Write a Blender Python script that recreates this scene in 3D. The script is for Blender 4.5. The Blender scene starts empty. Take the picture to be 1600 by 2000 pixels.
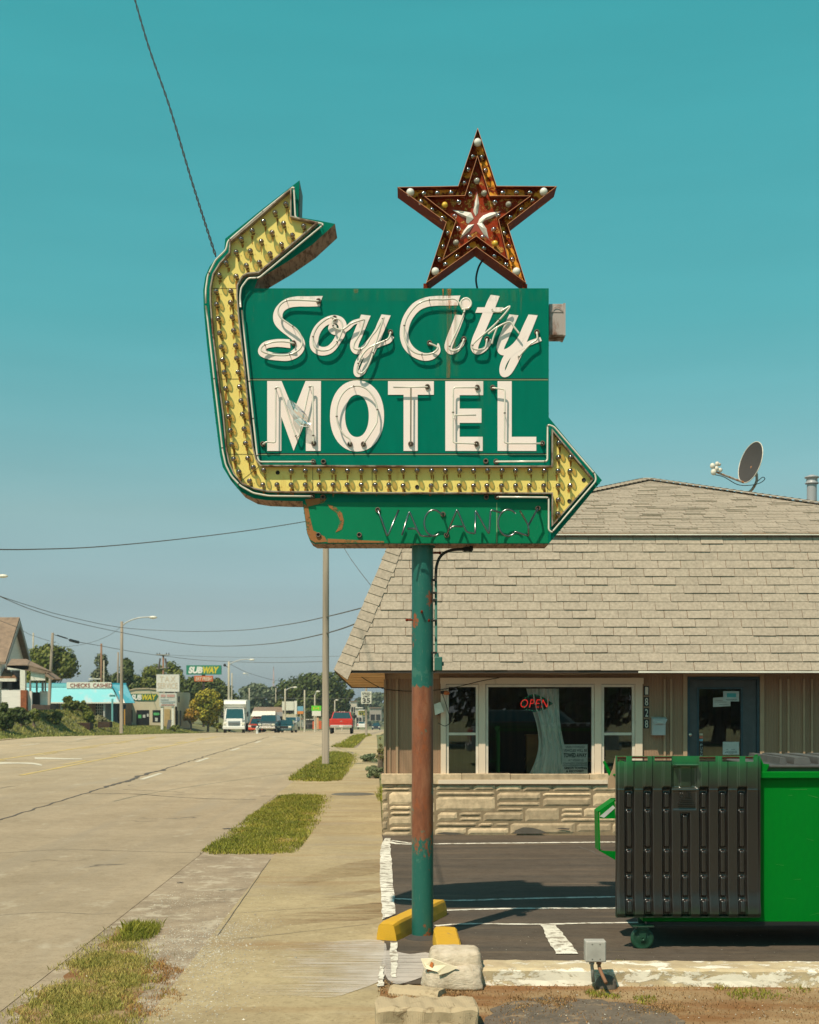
import bpy, math, random
from math import radians as R, sin, cos, pi, sqrt
from mathutils import Vector, Matrix, noise
random.seed(7)
SC = bpy.context.scene
COL = SC.collection
# ------------------------------------------------------------------ camera, sky, sun, exposure
F = 2600.0; CX = 800.0; HZ = 1370.0; CH = 2.0
cam = bpy.data.cameras.new('camera'); cam_o = bpy.data.objects.new('camera', cam); COL.objects.link(cam_o)
cam.sensor_fit = 'HORIZONTAL'; cam.sensor_width = 36.0; cam.lens = 36.0*F/1600
cam.shift_x = 0.0; cam.shift_y = (HZ-1000)/1600.0
cam.clip_start = 0.1; cam.clip_end = 6000
cam_o.location = (0, 0, CH); cam_o.rotation_euler = (R(90), 0, 0)
cam.dof.use_dof = True; cam.dof.focus_distance = 11.2; cam.dof.aperture_fstop = 7.5
SC.camera = cam_o
SUN_EL = 57.0
w = bpy.data.worlds.new('World'); SC.world = w; w.use_nodes = True
nt = w.node_tree; bg = nt.nodes['Background']
sky = nt.nodes.new('ShaderNodeTexSky'); sky.sky_type = 'NISHITA'; sky.sun_disc = False
sky.sun_elevation = R(SUN_EL); sky.sun_rotation = R(212.3)
sky.air_density = 1.0; sky.dust_density = 1.3; sky.ozone_density = 1.0; sky.altitude = 100
tint = nt.nodes.new('ShaderNodeMix'); tint.data_type = 'RGBA'; tint.blend_type = 'MULTIPLY'
tint.inputs['Factor'].default_value = 1.0
sg_ = nt.nodes.new('ShaderNodeTexCoord'); sz_ = nt.nodes.new('ShaderNodeSeparateXYZ'); nt.links.new(sg_.outputs['Generated'], sz_.inputs[0])
rp_ = nt.nodes.new('ShaderNodeValToRGB'); nt.links.new(sz_.outputs['Z'], rp_.inputs['Fac'])
for i_, (p_, c_) in enumerate(((0.0, (.96, 1.20, 1.55)), (.07, (.90, .99, 1.02)), (.138, (1.03, 1.22, .99)), (.275, (.62, 1.64, 1.145)), (.46, (.53, 2.18, 1.40)), (.80, (.50, .66, .70)))):
    e_ = rp_.color_ramp.elements[i_] if i_ < 1 else (rp_.color_ramp.elements[-1] if i_ == 5 else rp_.color_ramp.elements.new(p_))
    e_.position = p_; e_.color = (c_[0]*.65, c_[1]*.65, c_[2]*.65, 1)
wn_ = nt.nodes.new('ShaderNodeTexNoise'); wn_.inputs['Scale'].default_value = 5.0; wn_.inputs['Detail'].default_value = 5; wm_ = nt.nodes.new('ShaderNodeMapping'); wm_.inputs['Scale'].default_value = (1, 1, 7); nt.links.new(sg_.outputs['Generated'], wm_.inputs['Vector']); nt.links.new(wm_.outputs['Vector'], wn_.inputs['Vector'])
wr_ = nt.nodes.new('ShaderNodeMapRange'); wr_.inputs['From Min'].default_value = .35; wr_.inputs['From Max'].default_value = .7; wr_.inputs['To Min'].default_value = .985; wr_.inputs['To Max'].default_value = 1.035; nt.links.new(wn_.outputs['Fac'], wr_.inputs['Value'])
wx_ = nt.nodes.new('ShaderNodeVectorMath'); wx_.operation = 'SCALE'; nt.links.new(rp_.outputs['Color'], wx_.inputs[0]); nt.links.new(wr_.outputs['Result'], wx_.inputs['Scale']); nt.links.new(wx_.outputs[0], tint.inputs['B'])
nt.links.new(sky.outputs['Color'], tint.inputs['A']); nt.links.new(tint.outputs['Result'], bg.inputs['Color'])
bg.inputs['Strength'].default_value = 0.13
sun = bpy.data.lights.new('sun', 'SUN'); sun.energy = 5.0; sun.angle = R(0.55); sun.color = (1.0, 0.85, 0.66)
sun_o = bpy.data.objects.new('sun', sun); COL.objects.link(sun_o)
sd = Vector((0.535*cos(R(SUN_EL)), 0.845*cos(R(SUN_EL)), -sin(R(SUN_EL))))
sun_o.rotation_euler = sd.to_track_quat('-Z', 'Y').to_euler(); sun_o.location = (-10, -15, 30)
SC.view_settings.view_transform = 'Standard'; SC.view_settings.look = 'None'
SC.view_settings.exposure = 0.10; SC.view_settings.gamma = 1.0
SC.cycles.use_denoising = True
SC.cycles.max_bounces = 8; SC.cycles.transparent_max_bounces = 16; SC.cycles.sample_clamp_indirect = 6

# ------------------------------------------------------------------ helpers
def P(px, py, Y):
    return Vector(((px-CX)/F*Y, Y, CH+(HZ-py)/F*Y))
def gz(Y):
    if Y <= 75: return 0.0
    if Y > 420: return -6.9
    return -0.02*(Y-75)
def G(px, py, z=0.0):
    k = (py-HZ)/F
    Y = (CH)/k
    if Y > 75: Y = 0.5/(k-0.02)
    return Vector(((px-CX)/F*Y, Y, gz(Y)+z))
def srgb(r, g, b):
    f = lambda c: (c/12.92 if c <= .04045 else ((c+.055)/1.055)**2.4)
    return (f(r/255.), f(g/255.), f(b/255.), 1)
def crspline(pts, n=8, closed=False):
    pts = [Vector(p) for p in pts]; out = []
    N = len(pts)
    rng = range(N) if closed else range(N-1)
    for i in rng:
        g = lambda j: pts[j % N] if closed else pts[max(0, min(N-1, j))]
        a, b, c, d = g(i-1), g(i), g(i+1), g(i+2)
        for k in range(n):
            t = k/n
            out.append(0.5*((2*b)+(c-a)*t+(2*a-5*b+4*c-d)*t*t+(3*b-a-3*c+d)*t*t*t))
    if not closed: out.append(pts[-1])
    return out
def offset_poly(pts, d):
    n = len(pts); out = []
    A = sum(pts[i][0]*pts[(i+1) % n][1]-pts[(i+1) % n][0]*pts[i][1] for i in range(n))
    s = 1 if A > 0 else -1
    for i in range(n):
        p0 = Vector(pts[i-1][:2]); p1 = Vector(pts[i][:2]); p2 = Vector(pts[(i+1) % n][:2])
        e1 = (p1-p0).normalized(); e2 = (p2-p1).normalized()
        n1 = Vector((e1.y, -e1.x))*s; n2 = Vector((e2.y, -e2.x))*s
        m = (n1+n2)
        if m.length < 1e-4: m = n1.copy()
        m.normalize(); c = max(0.35, m.dot(n1))
        out.append(p1+m*(d/c))
    return out
class MB:
    def __init__(s): s.v = []; s.f = []; s.m = []; s.sm = []
    def add(s, vs, fs, mi=0, smooth=False):
        o = len(s.v); s.v.extend([Vector(v) for v in vs])
        for f in fs: s.f.append([o+i for i in f]); s.m.append(mi); s.sm.append(smooth)
        return s
    def quad(s, a, b, c, d, mi=0): return s.add([a, b, c, d], [(0, 1, 2, 3)], mi)
    def box(s, a, b, mi=0, M=None):
        x0, y0, z0 = a; x1, y1, z1 = b
        vs = [Vector(p) for p in ((x0, y0, z0), (x1, y0, z0), (x1, y1, z0), (x0, y1, z0), (x0, y0, z1), (x1, y0, z1), (x1, y1, z1), (x0, y1, z1))]
        if M: vs = [M @ v for v in vs]
        return s.add(vs, [(0, 3, 2, 1), (4, 5, 6, 7), (0, 1, 5, 4), (1, 2, 6, 5), (2, 3, 7, 6), (3, 0, 4, 7)], mi)
    def bbox(s, a, b, r=0.01, mi=0, M=None):
        # box with chamfered vertical+horizontal edges (simple chamfer on all)
        x0, y0, z0 = a; x1, y1, z1 = b; r = min(r, (x1-x0)*.45, (y1-y0)*.45, (z1-z0)*.45)
        def ring(z, i):
            return [(x0+i+r, y0+i, z), (x1-i-r, y0+i, z), (x1-i, y0+i+r, z), (x1-i, y1-i-r, z), (x1-i-r, y1-i, z), (x0+i+r, y1-i, z), (x0+i, y1-i-r, z), (x0+i, y0+i+r, z)]
        vs = ring(z0, r*.7)+ring(z0+r, 0)+ring(z1-r, 0)+ring(z1, r*.7)
        if M: vs = [M @ Vector(v) for v in vs]
        fs = [tuple(reversed(range(8)))]+[tuple(range(24, 32))]
        for k in range(3):
            for i in range(8):
                j = (i+1) % 8; fs.append((k*8+i, k*8+j, k*8+8+j, k*8+8+i))
        return s.add(vs, fs, mi)
    def prism(s, front, off, mi=0, side=None, back=True):
        n = len(front); off = Vector(off); fr = [Vector(p) for p in front]
        s.add(fr, [tuple(range(n))], mi)
        if back: s.add([p+off for p in fr], [tuple(reversed(range(n)))], mi if side is None else side)
        for i in range(n):
            j = (i+1) % n
            s.add([fr[i], fr[j], fr[j]+off, fr[i]+off], [(0, 1, 2, 3)], mi if side is None else side)
        return s
    def tube(s, path, r, seg=8, mi=0, caps=True, r1=None):
        path = [Vector(p) for p in path]; n = len(path)
        if n < 2: return s
        t = (path[1]-path[0]).normalized()
        up = Vector((0, 0, 1)) if abs(t.z) < .9 else Vector((1, 0, 0))
        u = t.cross(up).normalized(); vs = []; fs = []
        for i, p in enumerate(path):
            if i == 0: tt = path[1]-path[0]
            elif i == n-1: tt = path[-1]-path[-2]
            else: tt = (path[i+1]-path[i]).normalized()+(path[i]-path[i-1]).normalized()
            if tt.length < 1e-9: tt = t
            tt.normalize(); u = (u-tt*u.dot(tt))
            if u.length < 1e-6: u = tt.orthogonal()
            u.normalize(); v = tt.cross(u)
            rr = r if r1 is None else r+(r1-r)*i/(n-1)
            for k in range(seg):
                a = 2*pi*k/seg; vs.append(p+(u*cos(a)+v*sin(a))*rr)
        for i in range(n-1):
            for k in range(seg):
                j = (k+1) % seg; fs.append((i*seg+k, i*seg+j, (i+1)*seg+j, (i+1)*seg+k))
        if caps: fs.append(tuple(range(seg))); fs.append(tuple((n-1)*seg+k for k in range(seg)))
        return s.add(vs, fs, mi, True)
    def lathe(s, prof, c, axis=(0, 0, 1), seg=16, mi=0, smooth=True):
        ax = Vector(axis).normalized(); u = ax.orthogonal().normalized(); v = ax.cross(u); c = Vector(c); vs = []; fs = []
        for (r, h) in prof:
            for k in range(seg):
                a = 2*pi*k/seg; vs.append(c+ax*h+(u*cos(a)+v*sin(a))*max(r, 1e-5))
        for i in range(len(prof)-1):
            for k in range(seg):
                j = (k+1) % seg; fs.append((i*seg+k, i*seg+j, (i+1)*seg+j, (i+1)*seg+k))
        return s.add(vs, fs, mi, smooth)
    def sphere(s, c, r, seg=12, mi=0, sc=(1, 1, 1)):
        c = Vector(c); vs = []; fs = []; h = seg//2
        for i in range(h+1):
            th = pi*i/h
            for k in range(seg):
                a = 2*pi*k/seg; vs.append(c+Vector((sin(th)*cos(a)*r*sc[0], sin(th)*sin(a)*r*sc[1], cos(th)*r*sc[2])))
        for i in range(h):
            for k in range(seg):
                j = (k+1) % seg; fs.append((i*seg+k, i*seg+j, (i+1)*seg+j, (i+1)*seg+k))
        return s.add(vs, fs, mi, True)
    def build(s, name, mats, parent=None, loc=None, local=False):
        """world-space verts unless local; parent chain offset is removed"""
        me = bpy.data.meshes.new(name)
        off = Vector((0, 0, 0))
        if not local:
            if parent is not None: off = Vector(parent.get('_w', (0, 0, 0)))
            elif loc is not None: off = Vector(loc)
        me.from_pydata([tuple(v-off) for v in s.v], [], s.f)
        if not isinstance(mats, (list, tuple)): mats = [mats]
        for m in mats: me.materials.append(m)
        me.polygons.foreach_set('material_index', s.m); me.polygons.foreach_set('use_smooth', s.sm)
        me.validate(); me.update()
        o = bpy.data.objects.new(name, me); COL.objects.link(o)
        if parent is not None:
            o.parent = parent
            if '_w' in parent: o['_w'] = tuple(parent['_w'])
        elif loc is not None: o.location = loc
        return o
def fixn(o):
    import bmesh
    bm = bmesh.new(); bm.from_mesh(o.data); bmesh.ops.remove_doubles(bm, verts=bm.verts, dist=1e-5)
    bmesh.ops.recalc_face_normals(bm, faces=bm.faces); bm.to_mesh(o.data); bm.free(); return o
def merge(dst, *srcs):
    import bmesh
    bm = bmesh.new(); bm.from_mesh(dst.data)
    for s_ in srcs:
        off = len(dst.data.materials); n0 = len(bm.faces)
        for m_ in s_.data.materials: dst.data.materials.append(m_)
        bm.from_mesh(s_.data); bm.faces.ensure_lookup_table()
        for f in bm.faces[n0:]: f.material_index += off
        bpy.data.objects.remove(s_)
    bm.to_mesh(dst.data); bm.free(); return dst
def tag(o, label=None, cat=None, group=None, kind=None):
    if label: o['label'] = label
    if cat: o['category'] = cat
    if group: o['group'] = group
    if kind: o['kind'] = kind
    return o
def thing(name, label, cat, loc=(0, 0, 0), rz=0, group=None):
    o = bpy.data.objects.new(name, None); COL.objects.link(o); o.empty_display_size = .2
    o.location = loc; o.rotation_euler = (0, 0, rz); o['_w'] = tuple(loc) if rz == 0 else (0, 0, 0)
    return tag(o, label, cat, group)
def struct(o): o['kind'] = 'structure'; return o
def kids(o): return [c for c in bpy.data.objects if c.parent == o]
def dup(root, loc, rz=None, label=None, scale=None):
    r = root.copy(); COL.objects.link(r); r.location = loc
    if rz is not None: r.rotation_euler = (0, 0, rz)
    if label: r['label'] = label
    if scale: r.scale = scale
    for ch in kids(root):
        c = ch.copy(); COL.objects.link(c); c.parent = r
        for g in kids(ch):
            d = g.copy(); COL.objects.link(d); d.parent = c
    return r
def text(name, s, rect, Y, mat, parent=None, bold=0.0, ext=0.002, shear=0.0, axis='front', spacing=1.0, sizefit=True):
    """mesh lettering fitted into rect=(x0,z0,x1,z1) in world metres on the plane y=Y facing -Y"""
    cu = bpy.data.curves.new(name, 'FONT'); cu.body = s; cu.size = 1; cu.offset = bold; cu.extrude = 0.0; cu.shear = shear
    cu.space_character = spacing; cu.resolution_u = 4; cu.align_x = 'LEFT'
    to = bpy.data.objects.new('t', cu); COL.objects.link(to); bpy.context.view_layer.update()
    me0 = bpy.data.meshes.new_from_object(to.evaluated_get(bpy.context.evaluated_depsgraph_get()))
    bpy.data.objects.remove(to)
    xs = [v.co.x for v in me0.vertices]; ys = [v.co.y for v in me0.vertices]
    x0, x1, y0, y1 = min(xs), max(xs), min(ys), max(ys); rx0, rz0, rx1, rz1 = rect
    mb = MB()
    vs = [Vector((rx0+(v.co.x-x0)/(x1-x0)*(rx1-rx0), Y, rz0+(v.co.y-y0)/(y1-y0)*(rz1-rz0))) for v in me0.vertices]
    fs = [tuple(p.vertices) for p in me0.polygons]
    mb.add(vs, fs)
    return mb.build(name, mat, parent)

# ------------------------------------------------------------------ materials
def newmat(name):
    m = bpy.data.materials.new(name); m.use_nodes = True
    n = m.node_tree.nodes; l = m.node_tree.links
    return m, n, l, n['Principled BSDF']
def ramp(n, stops):
    r = n.new('ShaderNodeValToRGB'); e = r.color_ramp.elements
    while len(e) < len(stops): e.new(0.5)
    for i, (p, c) in enumerate(stops): e[i].position = p; e[i].color = c if len(c) == 4 else (*c, 1)
    return r
def coords(n, l, scale=(1, 1, 1), src='Object', rot=(0, 0, 0)):
    if src == 'World':
        g = n.new('ShaderNodeNewGeometry'); o = g.outputs['Position']
    else:
        t = n.new('ShaderNodeTexCoord'); o = t.outputs[src]
    mp = n.new('ShaderNodeMapping'); mp.inputs['Scale'].default_value = scale; mp.inputs['Rotation'].default_value = rot
    l.new(o, mp.inputs['Vector']); return mp.outputs['Vector']
def noi(n, l, vec, scale, detail=6, rough=.6, dist=0):
    t = n.new('ShaderNodeTexNoise'); t.inputs['Scale'].default_value = scale; t.inputs['Detail'].default_value = detail
    t.inputs['Roughness'].default_value = rough; t.inputs['Distortion'].default_value = dist
    l.new(vec, t.inputs['Vector']); return t.outputs['Fac']
def mixc(n, l, fac, a, b, mode='MIX'):
    m = n.new('ShaderNodeMix'); m.data_type = 'RGBA'; m.blend_type = mode
    for k, v in (('Factor', fac), ('A', a), ('B', b)):
        if isinstance(v, (float, int)): m.inputs[k].default_value = v
        elif isinstance(v, (tuple, list)): m.inputs[k].default_value = v if len(v) == 4 else (*v, 1)
        else: l.new(v, m.inputs[k])
    return m.outputs['Result']
def mth(n, l, op, a, b=None, clamp=False):
    m = n.new('ShaderNodeMath'); m.operation = op; m.use_clamp = clamp
    for i, v in enumerate((a, b)):
        if v is None: continue
        if isinstance(v, (float, int)): m.inputs[i].default_value = v
        else: l.new(v, m.inputs[i])
    return m.outputs[0]
def bump(n, l, bs, h, strength=.3, dist=.02):
    b = n.new('ShaderNodeBump'); b.inputs['Strength'].default_value = strength; b.inputs['Distance'].default_value = dist
    l.new(h, b.inputs['Height']); l.new(b.outputs['Normal'], bs.inputs['Normal'])
def island(n):
    g = n.new('ShaderNodeNewGeometry'); return g.outputs['Random Per Island']
def simple(name, c, rough=.6, metal=0, var=.12, scale=8, bmp=.15, spec=.5, src='Object', stretch=(1, 1, 1), isl=0, coat=0):
    m, n, l, b = newmat(name)
    v = coords(n, l, stretch, src); f = noi(n, l, v, scale)
    lo = tuple(x*(1-var*1.6) for x in c[:3])+(1,); hi = tuple(min(1, x*(1+var)) for x in c[:3])+(1,)
    r = ramp(n, [(.3, lo), (.7, hi)]); l.new(f, r.inputs['Fac']); col = r.outputs['Color']
    if isl:
        rr = ramp(n, [(0, (1-isl,)*3+(1,)), (1, (1+isl*.3,)*3+(1,))]); l.new(island(n), rr.inputs['Fac'])
        col = mixc(n, l, 1.0, col, rr.outputs['Color'], 'MULTIPLY')
    l.new(col, b.inputs['Base Color'])
    b.inputs['Roughness'].default_value = rough; b.inputs['Metallic'].default_value = metal
    b.inputs['Specular IOR Level'].default_value = spec; b.inputs['Coat Weight'].default_value = coat
    if bmp: bump(n, l, b, noi(n, l, v, scale*6, 4), bmp, .004)
    return m
def emit(name, c, s):
    m, n, l, b = newmat(name); b.inputs['Emission Color'].default_value = c; b.inputs['Emission Strength'].default_value = s
    b.inputs['Base Color'].default_value = (0.02, .02, .02, 1); return m
def rusty(name, base, rust, lo=.52, hi=.6, scale=3, rough=.45, base2=None, streak=(1, 1, .35), rust2=None, bmp=.35, spec=.4):
    m, n, l, b = newmat(name)
    v = coords(n, l, streak); f = noi(n, l, v, scale, 10, .68, .3)
    r = ramp(n, [(lo, (0, 0, 0, 1)), (hi, (1, 1, 1, 1))]); l.new(f, r.inputs['Fac'])
    f2 = noi(n, l, v, scale*4, 8); bb = mixc(n, l, f2, base, base2 or tuple(x*.8 for x in base[:3])+(1,))
    f3 = noi(n, l, coords(n, l), scale*9, 6, .7)
    rr = ramp(n, [(.35, rust), (.65, rust2 or tuple(x*.35 for x in rust[:3])+(1,))]); l.new(f3, rr.inputs['Fac'])
    l.new(mixc(n, l, r.outputs['Color'], bb, rr.outputs['Color']), b.inputs['Base Color'])
    rg = ramp(n, [(0, (rough,)*3+(1,)), (1, (.85,)*3+(1,))]); l.new(r.outputs['Color'], rg.inputs['Fac']); l.new(rg.outputs['Color'], b.inputs['Roughness'])
    b.inputs['Specular IOR Level'].default_value = spec
    bump(n, l, b, mth(n, l, 'ADD', r.outputs['Color'], f3), bmp, .003)
    return m
def glassy(name, tint=(.9, .9, .9), refl=1.0, rough=.03, ior=1.5, base_t=0.0):
    m, n, l, b = newmat(name); n.remove(b)
    out = n['Material Output']; tr = n.new('ShaderNodeBsdfTransparent'); tr.inputs['Color'].default_value = (*tint, 1)
    gl = n.new('ShaderNodeBsdfGlossy'); gl.inputs['Roughness'].default_value = rough
    fr = n.new('ShaderNodeFresnel'); fr.inputs['IOR'].default_value = ior
    mx = n.new('ShaderNodeMixShader'); f = mth(n, l, 'ADD', mth(n, l, 'MULTIPLY', fr.outputs[0], refl), base_t, True)
    l.new(f, mx.inputs[0]); l.new(tr.outputs[0], mx.inputs[1]); l.new(gl.outputs[0], mx.inputs[2]); l.new(mx.outputs[0], out.inputs['Surface'])
    return m
def concrete(name, c, dark, scale=.6, streak=(1, 1, 1), rough=.85, stain=None, specks=True, stain_rng=(.58, .75), cracks=0):
    m, n, l, b = newmat(name)
    v = coords(n, l, streak, 'World'); f = noi(n, l, v, scale, 8, .62)
    r = ramp(n, [(.3, dark), (.68, c)]); l.new(f, r.inputs['Fac']); col = r.outputs['Color']
    v1 = coords(n, l, (1, 1, 1), 'World')
    if specks:
        f2 = noi(n, l, v1, 30, 6, .85); r2 = ramp(n, [(.36, (.50, .47, .42, 1)), (.46, (1, 1, 1, 1)), (.60, (1.0, 1.0, 1.0, 1)), (.70, (1.3, 1.28, 1.24, 1))]); l.new(f2, r2.inputs['Fac'])
        col = mixc(n, l, .8, col, r2.outputs['Color'], 'MULTIPLY')
        f3 = noi(n, l, v1, 6, 8, .8); r3 = ramp(n, [(.3, (.74, .72, .69, 1)), (.52, (1, 1, 1, 1)), (.75, (1.1, 1.1, 1.1, 1))]); l.new(f3, r3.inputs['Fac'])
        col = mixc(n, l, .9, col, r3.outputs['Color'], 'MULTIPLY'); f4 = noi(n, l, v1, .55, 5, .7); r4 = ramp(n, [(.35, (.86, .85, .83, 1)), (.6, (1.04, 1.04, 1.04, 1))]); l.new(f4, r4.inputs['Fac']); col = mixc(n, l, 1.0, col, r4.outputs['Color'], 'MULTIPLY')
    if stain:
        sc, colr, st = stain; vs = coords(n, l, st, 'World'); fs = noi(n, l, vs, sc, 6, .6)
        rs = ramp(n, [(stain_rng[0], (0, 0, 0, 1)), (stain_rng[1], (1, 1, 1, 1))]); l.new(fs, rs.inputs['Fac']); col = mixc(n, l, rs.outputs['Color'], col, colr)
    if cracks:
        vo = n.new('ShaderNodeTexVoronoi'); vo.feature = 'DISTANCE_TO_EDGE'; vo.inputs['Scale'].default_value = cracks
        wv = n.new('ShaderNodeVectorMath'); wv.operation = 'ADD'
        nn = n.new('ShaderNodeTexNoise'); nn.inputs['Scale'].default_value = 1.3; nn.inputs['Detail'].default_value = 6; l.new(v1, nn.inputs['Vector'])
        l.new(v1, wv.inputs[0]); l.new(nn.outputs['Color'], wv.inputs[1]); l.new(wv.outputs[0], vo.inputs['Vector'])
        rc = ramp(n, [(0.0, (1, 1, 1, 1)), (.006, (0, 0, 0, 1))]); l.new(vo.outputs['Distance'], rc.inputs['Fac'])
        fm = noi(n, l, v1, .35, 2); rm = ramp(n, [(.55, (0, 0, 0, 1)), (.62, (.8, .8, .8, 1))]); l.new(fm, rm.inputs['Fac'])
        k = mth(n, l, 'MULTIPLY', rc.outputs['Color'], rm.outputs['Color']); col = mixc(n, l, k, col, (.07, .06, .05, 1))
    l.new(col, b.inputs['Base Color']); b.inputs['Roughness'].default_value = rough; b.inputs['Specular IOR Level'].default_value = .25
    bump(n, l, b, noi(n, l, v1, 60, 5, .7), .35, .006)
    return m
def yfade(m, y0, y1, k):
    # pavement colour grows paler with distance between y0 and y1
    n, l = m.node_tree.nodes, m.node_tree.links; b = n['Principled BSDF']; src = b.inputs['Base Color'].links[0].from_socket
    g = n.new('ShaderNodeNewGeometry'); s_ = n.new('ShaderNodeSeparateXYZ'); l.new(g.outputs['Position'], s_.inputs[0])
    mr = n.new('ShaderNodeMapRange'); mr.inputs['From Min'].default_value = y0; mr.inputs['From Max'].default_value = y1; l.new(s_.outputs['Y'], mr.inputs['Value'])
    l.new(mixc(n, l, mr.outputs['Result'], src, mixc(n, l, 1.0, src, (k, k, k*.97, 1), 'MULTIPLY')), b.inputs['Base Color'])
def leafmat(name, c1, c2, c3=None, scale=.5):
    m, n, l, b = newmat(name)
    v = coords(n, l); f = noi(n, l, v, scale, 4, .7)
    stops = [(.3, c1), (.6, c2)]+([(.72, c3)] if c3 else [])
    r = ramp(n, stops); l.new(f, r.inputs['Fac'])
    rr = ramp(n, [(0, (.55, .55, .55, 1)), (1, (1.35, 1.3, 1.2, 1))]); l.new(island(n), rr.inputs['Fac'])
    l.new(mixc(n, l, 1.0, r.outputs['Color'], rr.outputs['Color'], 'MULTIPLY'), b.inputs['Base Color'])
    b.inputs['Roughness'].default_value = .6; b.inputs['Specular IOR Level'].default_value = .25
    b.inputs['Subsurface Weight'].default_value = 0
    return m
# ================================================================== ground, road, pavements
M_road = concrete('road_concrete', (.39, .31, .21, 1), (.31, .25, .17, 1), .25, (1, .35, 1), stain=(1.1, (.31, .26, .19, 1), (1, .12, 1)), cracks=.16)
M_walk = concrete('sidewalk_concrete', (.42, .34, .20, 1), (.35, .275, .16, 1), .7, (.6, 1, 1), stain=(.9, (.25, .15, .065, 1), (.35, 1.6, 1)), stain_rng=(.54, .80))
M_shoulder = concrete('gravel_shoulder', (.38, .305, .215, 1), (.26, .205, .145, 1), 1.4, (1, 1, 1), stain=(2.5, (.25, .195, .13, 1), (1, 2, 1)), cracks=.9)
M_lot = concrete('lot_asphalt', (.118, .090, .066, 1), (.066, .056, .047, 1), 1.0, (.3, 2.2, 1), stain=(1.4, (.19, .14, .09, 1), (.18, 2.6, 1)), cracks=.5)
M_dirt = concrete('dry_soil', (.37, .27, .15, 1), (.26, .165, .08, 1), 1.6, stain=(1.7, (.20, .095, .035, 1), (.5, 1.6, 1)), stain_rng=(.42, .62))
M_field = concrete('far_ground', (.20, .21, .085, 1), (.13, .12, .06, 1), .05, specks=False)
M_patch = concrete('patch_asphalt', (.185, .15, .115, 1), (.10, .085, .07, 1), 3.5, stain=(6, (.28, .20, .12, 1), (1, 1, 1)), stain_rng=(.56, .66))
M_paint = concrete('road_paint_white', (.80, .77, .68, 1), (.62, .6, .52, 1), 5, stain=(11, (.28, .24, .19, 1), (1, 1, 1)), stain_rng=(.51, .60))
M_paintroad = concrete('worn_white_marking', (.62, .58, .47, 1), (.52, .48, .38, 1), 3, specks=False)
M_yel = concrete('worn_yellow_marking', (.60, .43, .12, 1), (.52, .42, .22, 1), .8, stain=(2, (.45, .42, .32, 1), (1, .2, 1)))
M_seam = simple('crack_filler', (.10, .085, .07, 1), .9, src='World')
M_grassbase = concrete('turf_soil', (.30, .25, .10, 1), (.24, .17, .08, 1), 4.0)

def bands(m, sc, s, lo, col, st=(.45, .62), rot=(0, 0, 0)):
    n, l = m.node_tree.nodes, m.node_tree.links; b = n['Principled BSDF']; src = b.inputs['Base Color'].links[0].from_socket
    f = noi(n, l, coords(n, l, sc, 'World', rot), s, 7, .7); r = ramp(n, [(st[0], (0, 0, 0, 1)), (st[1], (.75, .75, .75, 1))]); l.new(f, r.inputs['Fac'])
    l.new(mixc(n, l, r.outputs['Color'], src, col), b.inputs['Base Color'])
bands(M_road, (1.4, .035, 1), .9, 0, (.27, .225, .165, 1), (.50, .72))
bands(M_road, (1, .6, 1), 2.2, 0, (.46, .40, .30, 1), (.58, .72))
bands(M_walk, (.5, 1.3, 1), .55, 0, (.30, .25, .18, 1), (.52, .70), (0, 0, .1))
bands(M_walk, (1, 1, 1), 4.5, 0, (.52, .44, .28, 1), (.60, .72))
bands(M_shoulder, (1, 1, 1), 3.0, 0, (.46, .40, .30, 1), (.52, .62))
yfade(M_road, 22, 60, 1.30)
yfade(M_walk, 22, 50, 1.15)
def sheet(name, pts, mat, z=0.0):
    mb = MB(); vs = [Vector((p[0], p[1], (p[2] if len(p) > 2 else 0)+z)) for p in pts]
    mb.add(vs, [tuple(range(len(vs)))]); o = mb.build(name, mat)
    n = o.data.polygons[0].normal
    if n.z < 0: o.data.flip_normals()
    return struct(o)
def strip(name, fl, fr, Ys, mat, z=0, zf=gz):
    mb = MB(); vs = []; fs = []
    for Y in Ys: vs += [(fl(Y), Y, zf(Y)+z), (fr(Y), Y, zf(Y)+z)]
    for i in range(len(Ys)-1): fs.append((2*i, 2*i+1, 2*i+3, 2*i+2))
    mb.add(vs, fs); return struct(mb.build(name, mat))
xR = lambda Y: -2.55-.0105*Y
xL = lambda Y: -20.9
xSL = lambda Y: -1.55-.012*Y
xSR = lambda Y: -.20 if Y < 12 else (-.20-.026*(Y-12) if Y < 75 else -1.84-.012*(Y-75))
YS = [-12, 0, 4, 8, 12, 16, 20, 26, 34, 44, 56, 66, 75, 90, 110, 140, 180, 240, 320, 420]
# terrain: one sheet to the horizon
def terr(x, Y):
    z = gz(Y)-.035
    if x < -21:
        k = min(1, (-x-21)/4.0); z = z*(1-.6*k)
        m = max(0, min(1, (-x-22.3)/3.8)); m = m*m*(3-2*m)
        f = max(0, min(1, (Y-68)/10))*max(0, min(1, (118-Y)/14)); z += 1.45*m*f
        z += .02*noise.noise(Vector((x*.8, Y*.8, 0)))*m
    return z
xs = [-1100, -600, -200, -90, -60, -50, -45, -40, -36, -33, -31, -29, -27.5, -26.5, -25.5, -24.8, -24.1, -23.4, -22.8, -22.2, -21.5, -20.95, -12, -3.2, 0, 10, 30, 60, 200, 600, 1100]
ys = [-200, -60, -12, 0, 10, 20, 40, 60, 66, 68, 70, 73, 75, 78, 82, 86, 90, 95, 100, 104, 107, 110, 113, 116, 119, 125, 140, 180, 260, 420, 700, 1100, 1500]
mb = MB(); mb.add([(x, y, terr(x, y)) for y in ys for x in xs], [(j*len(xs)+i, j*len(xs)+i+1, (j+1)*len(xs)+i+1, (j+1)*len(xs)+i) for j in range(len(ys)-1) for i in range(len(xs)-1)], 0, True)
struct(mb.build('ground', M_field))
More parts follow.
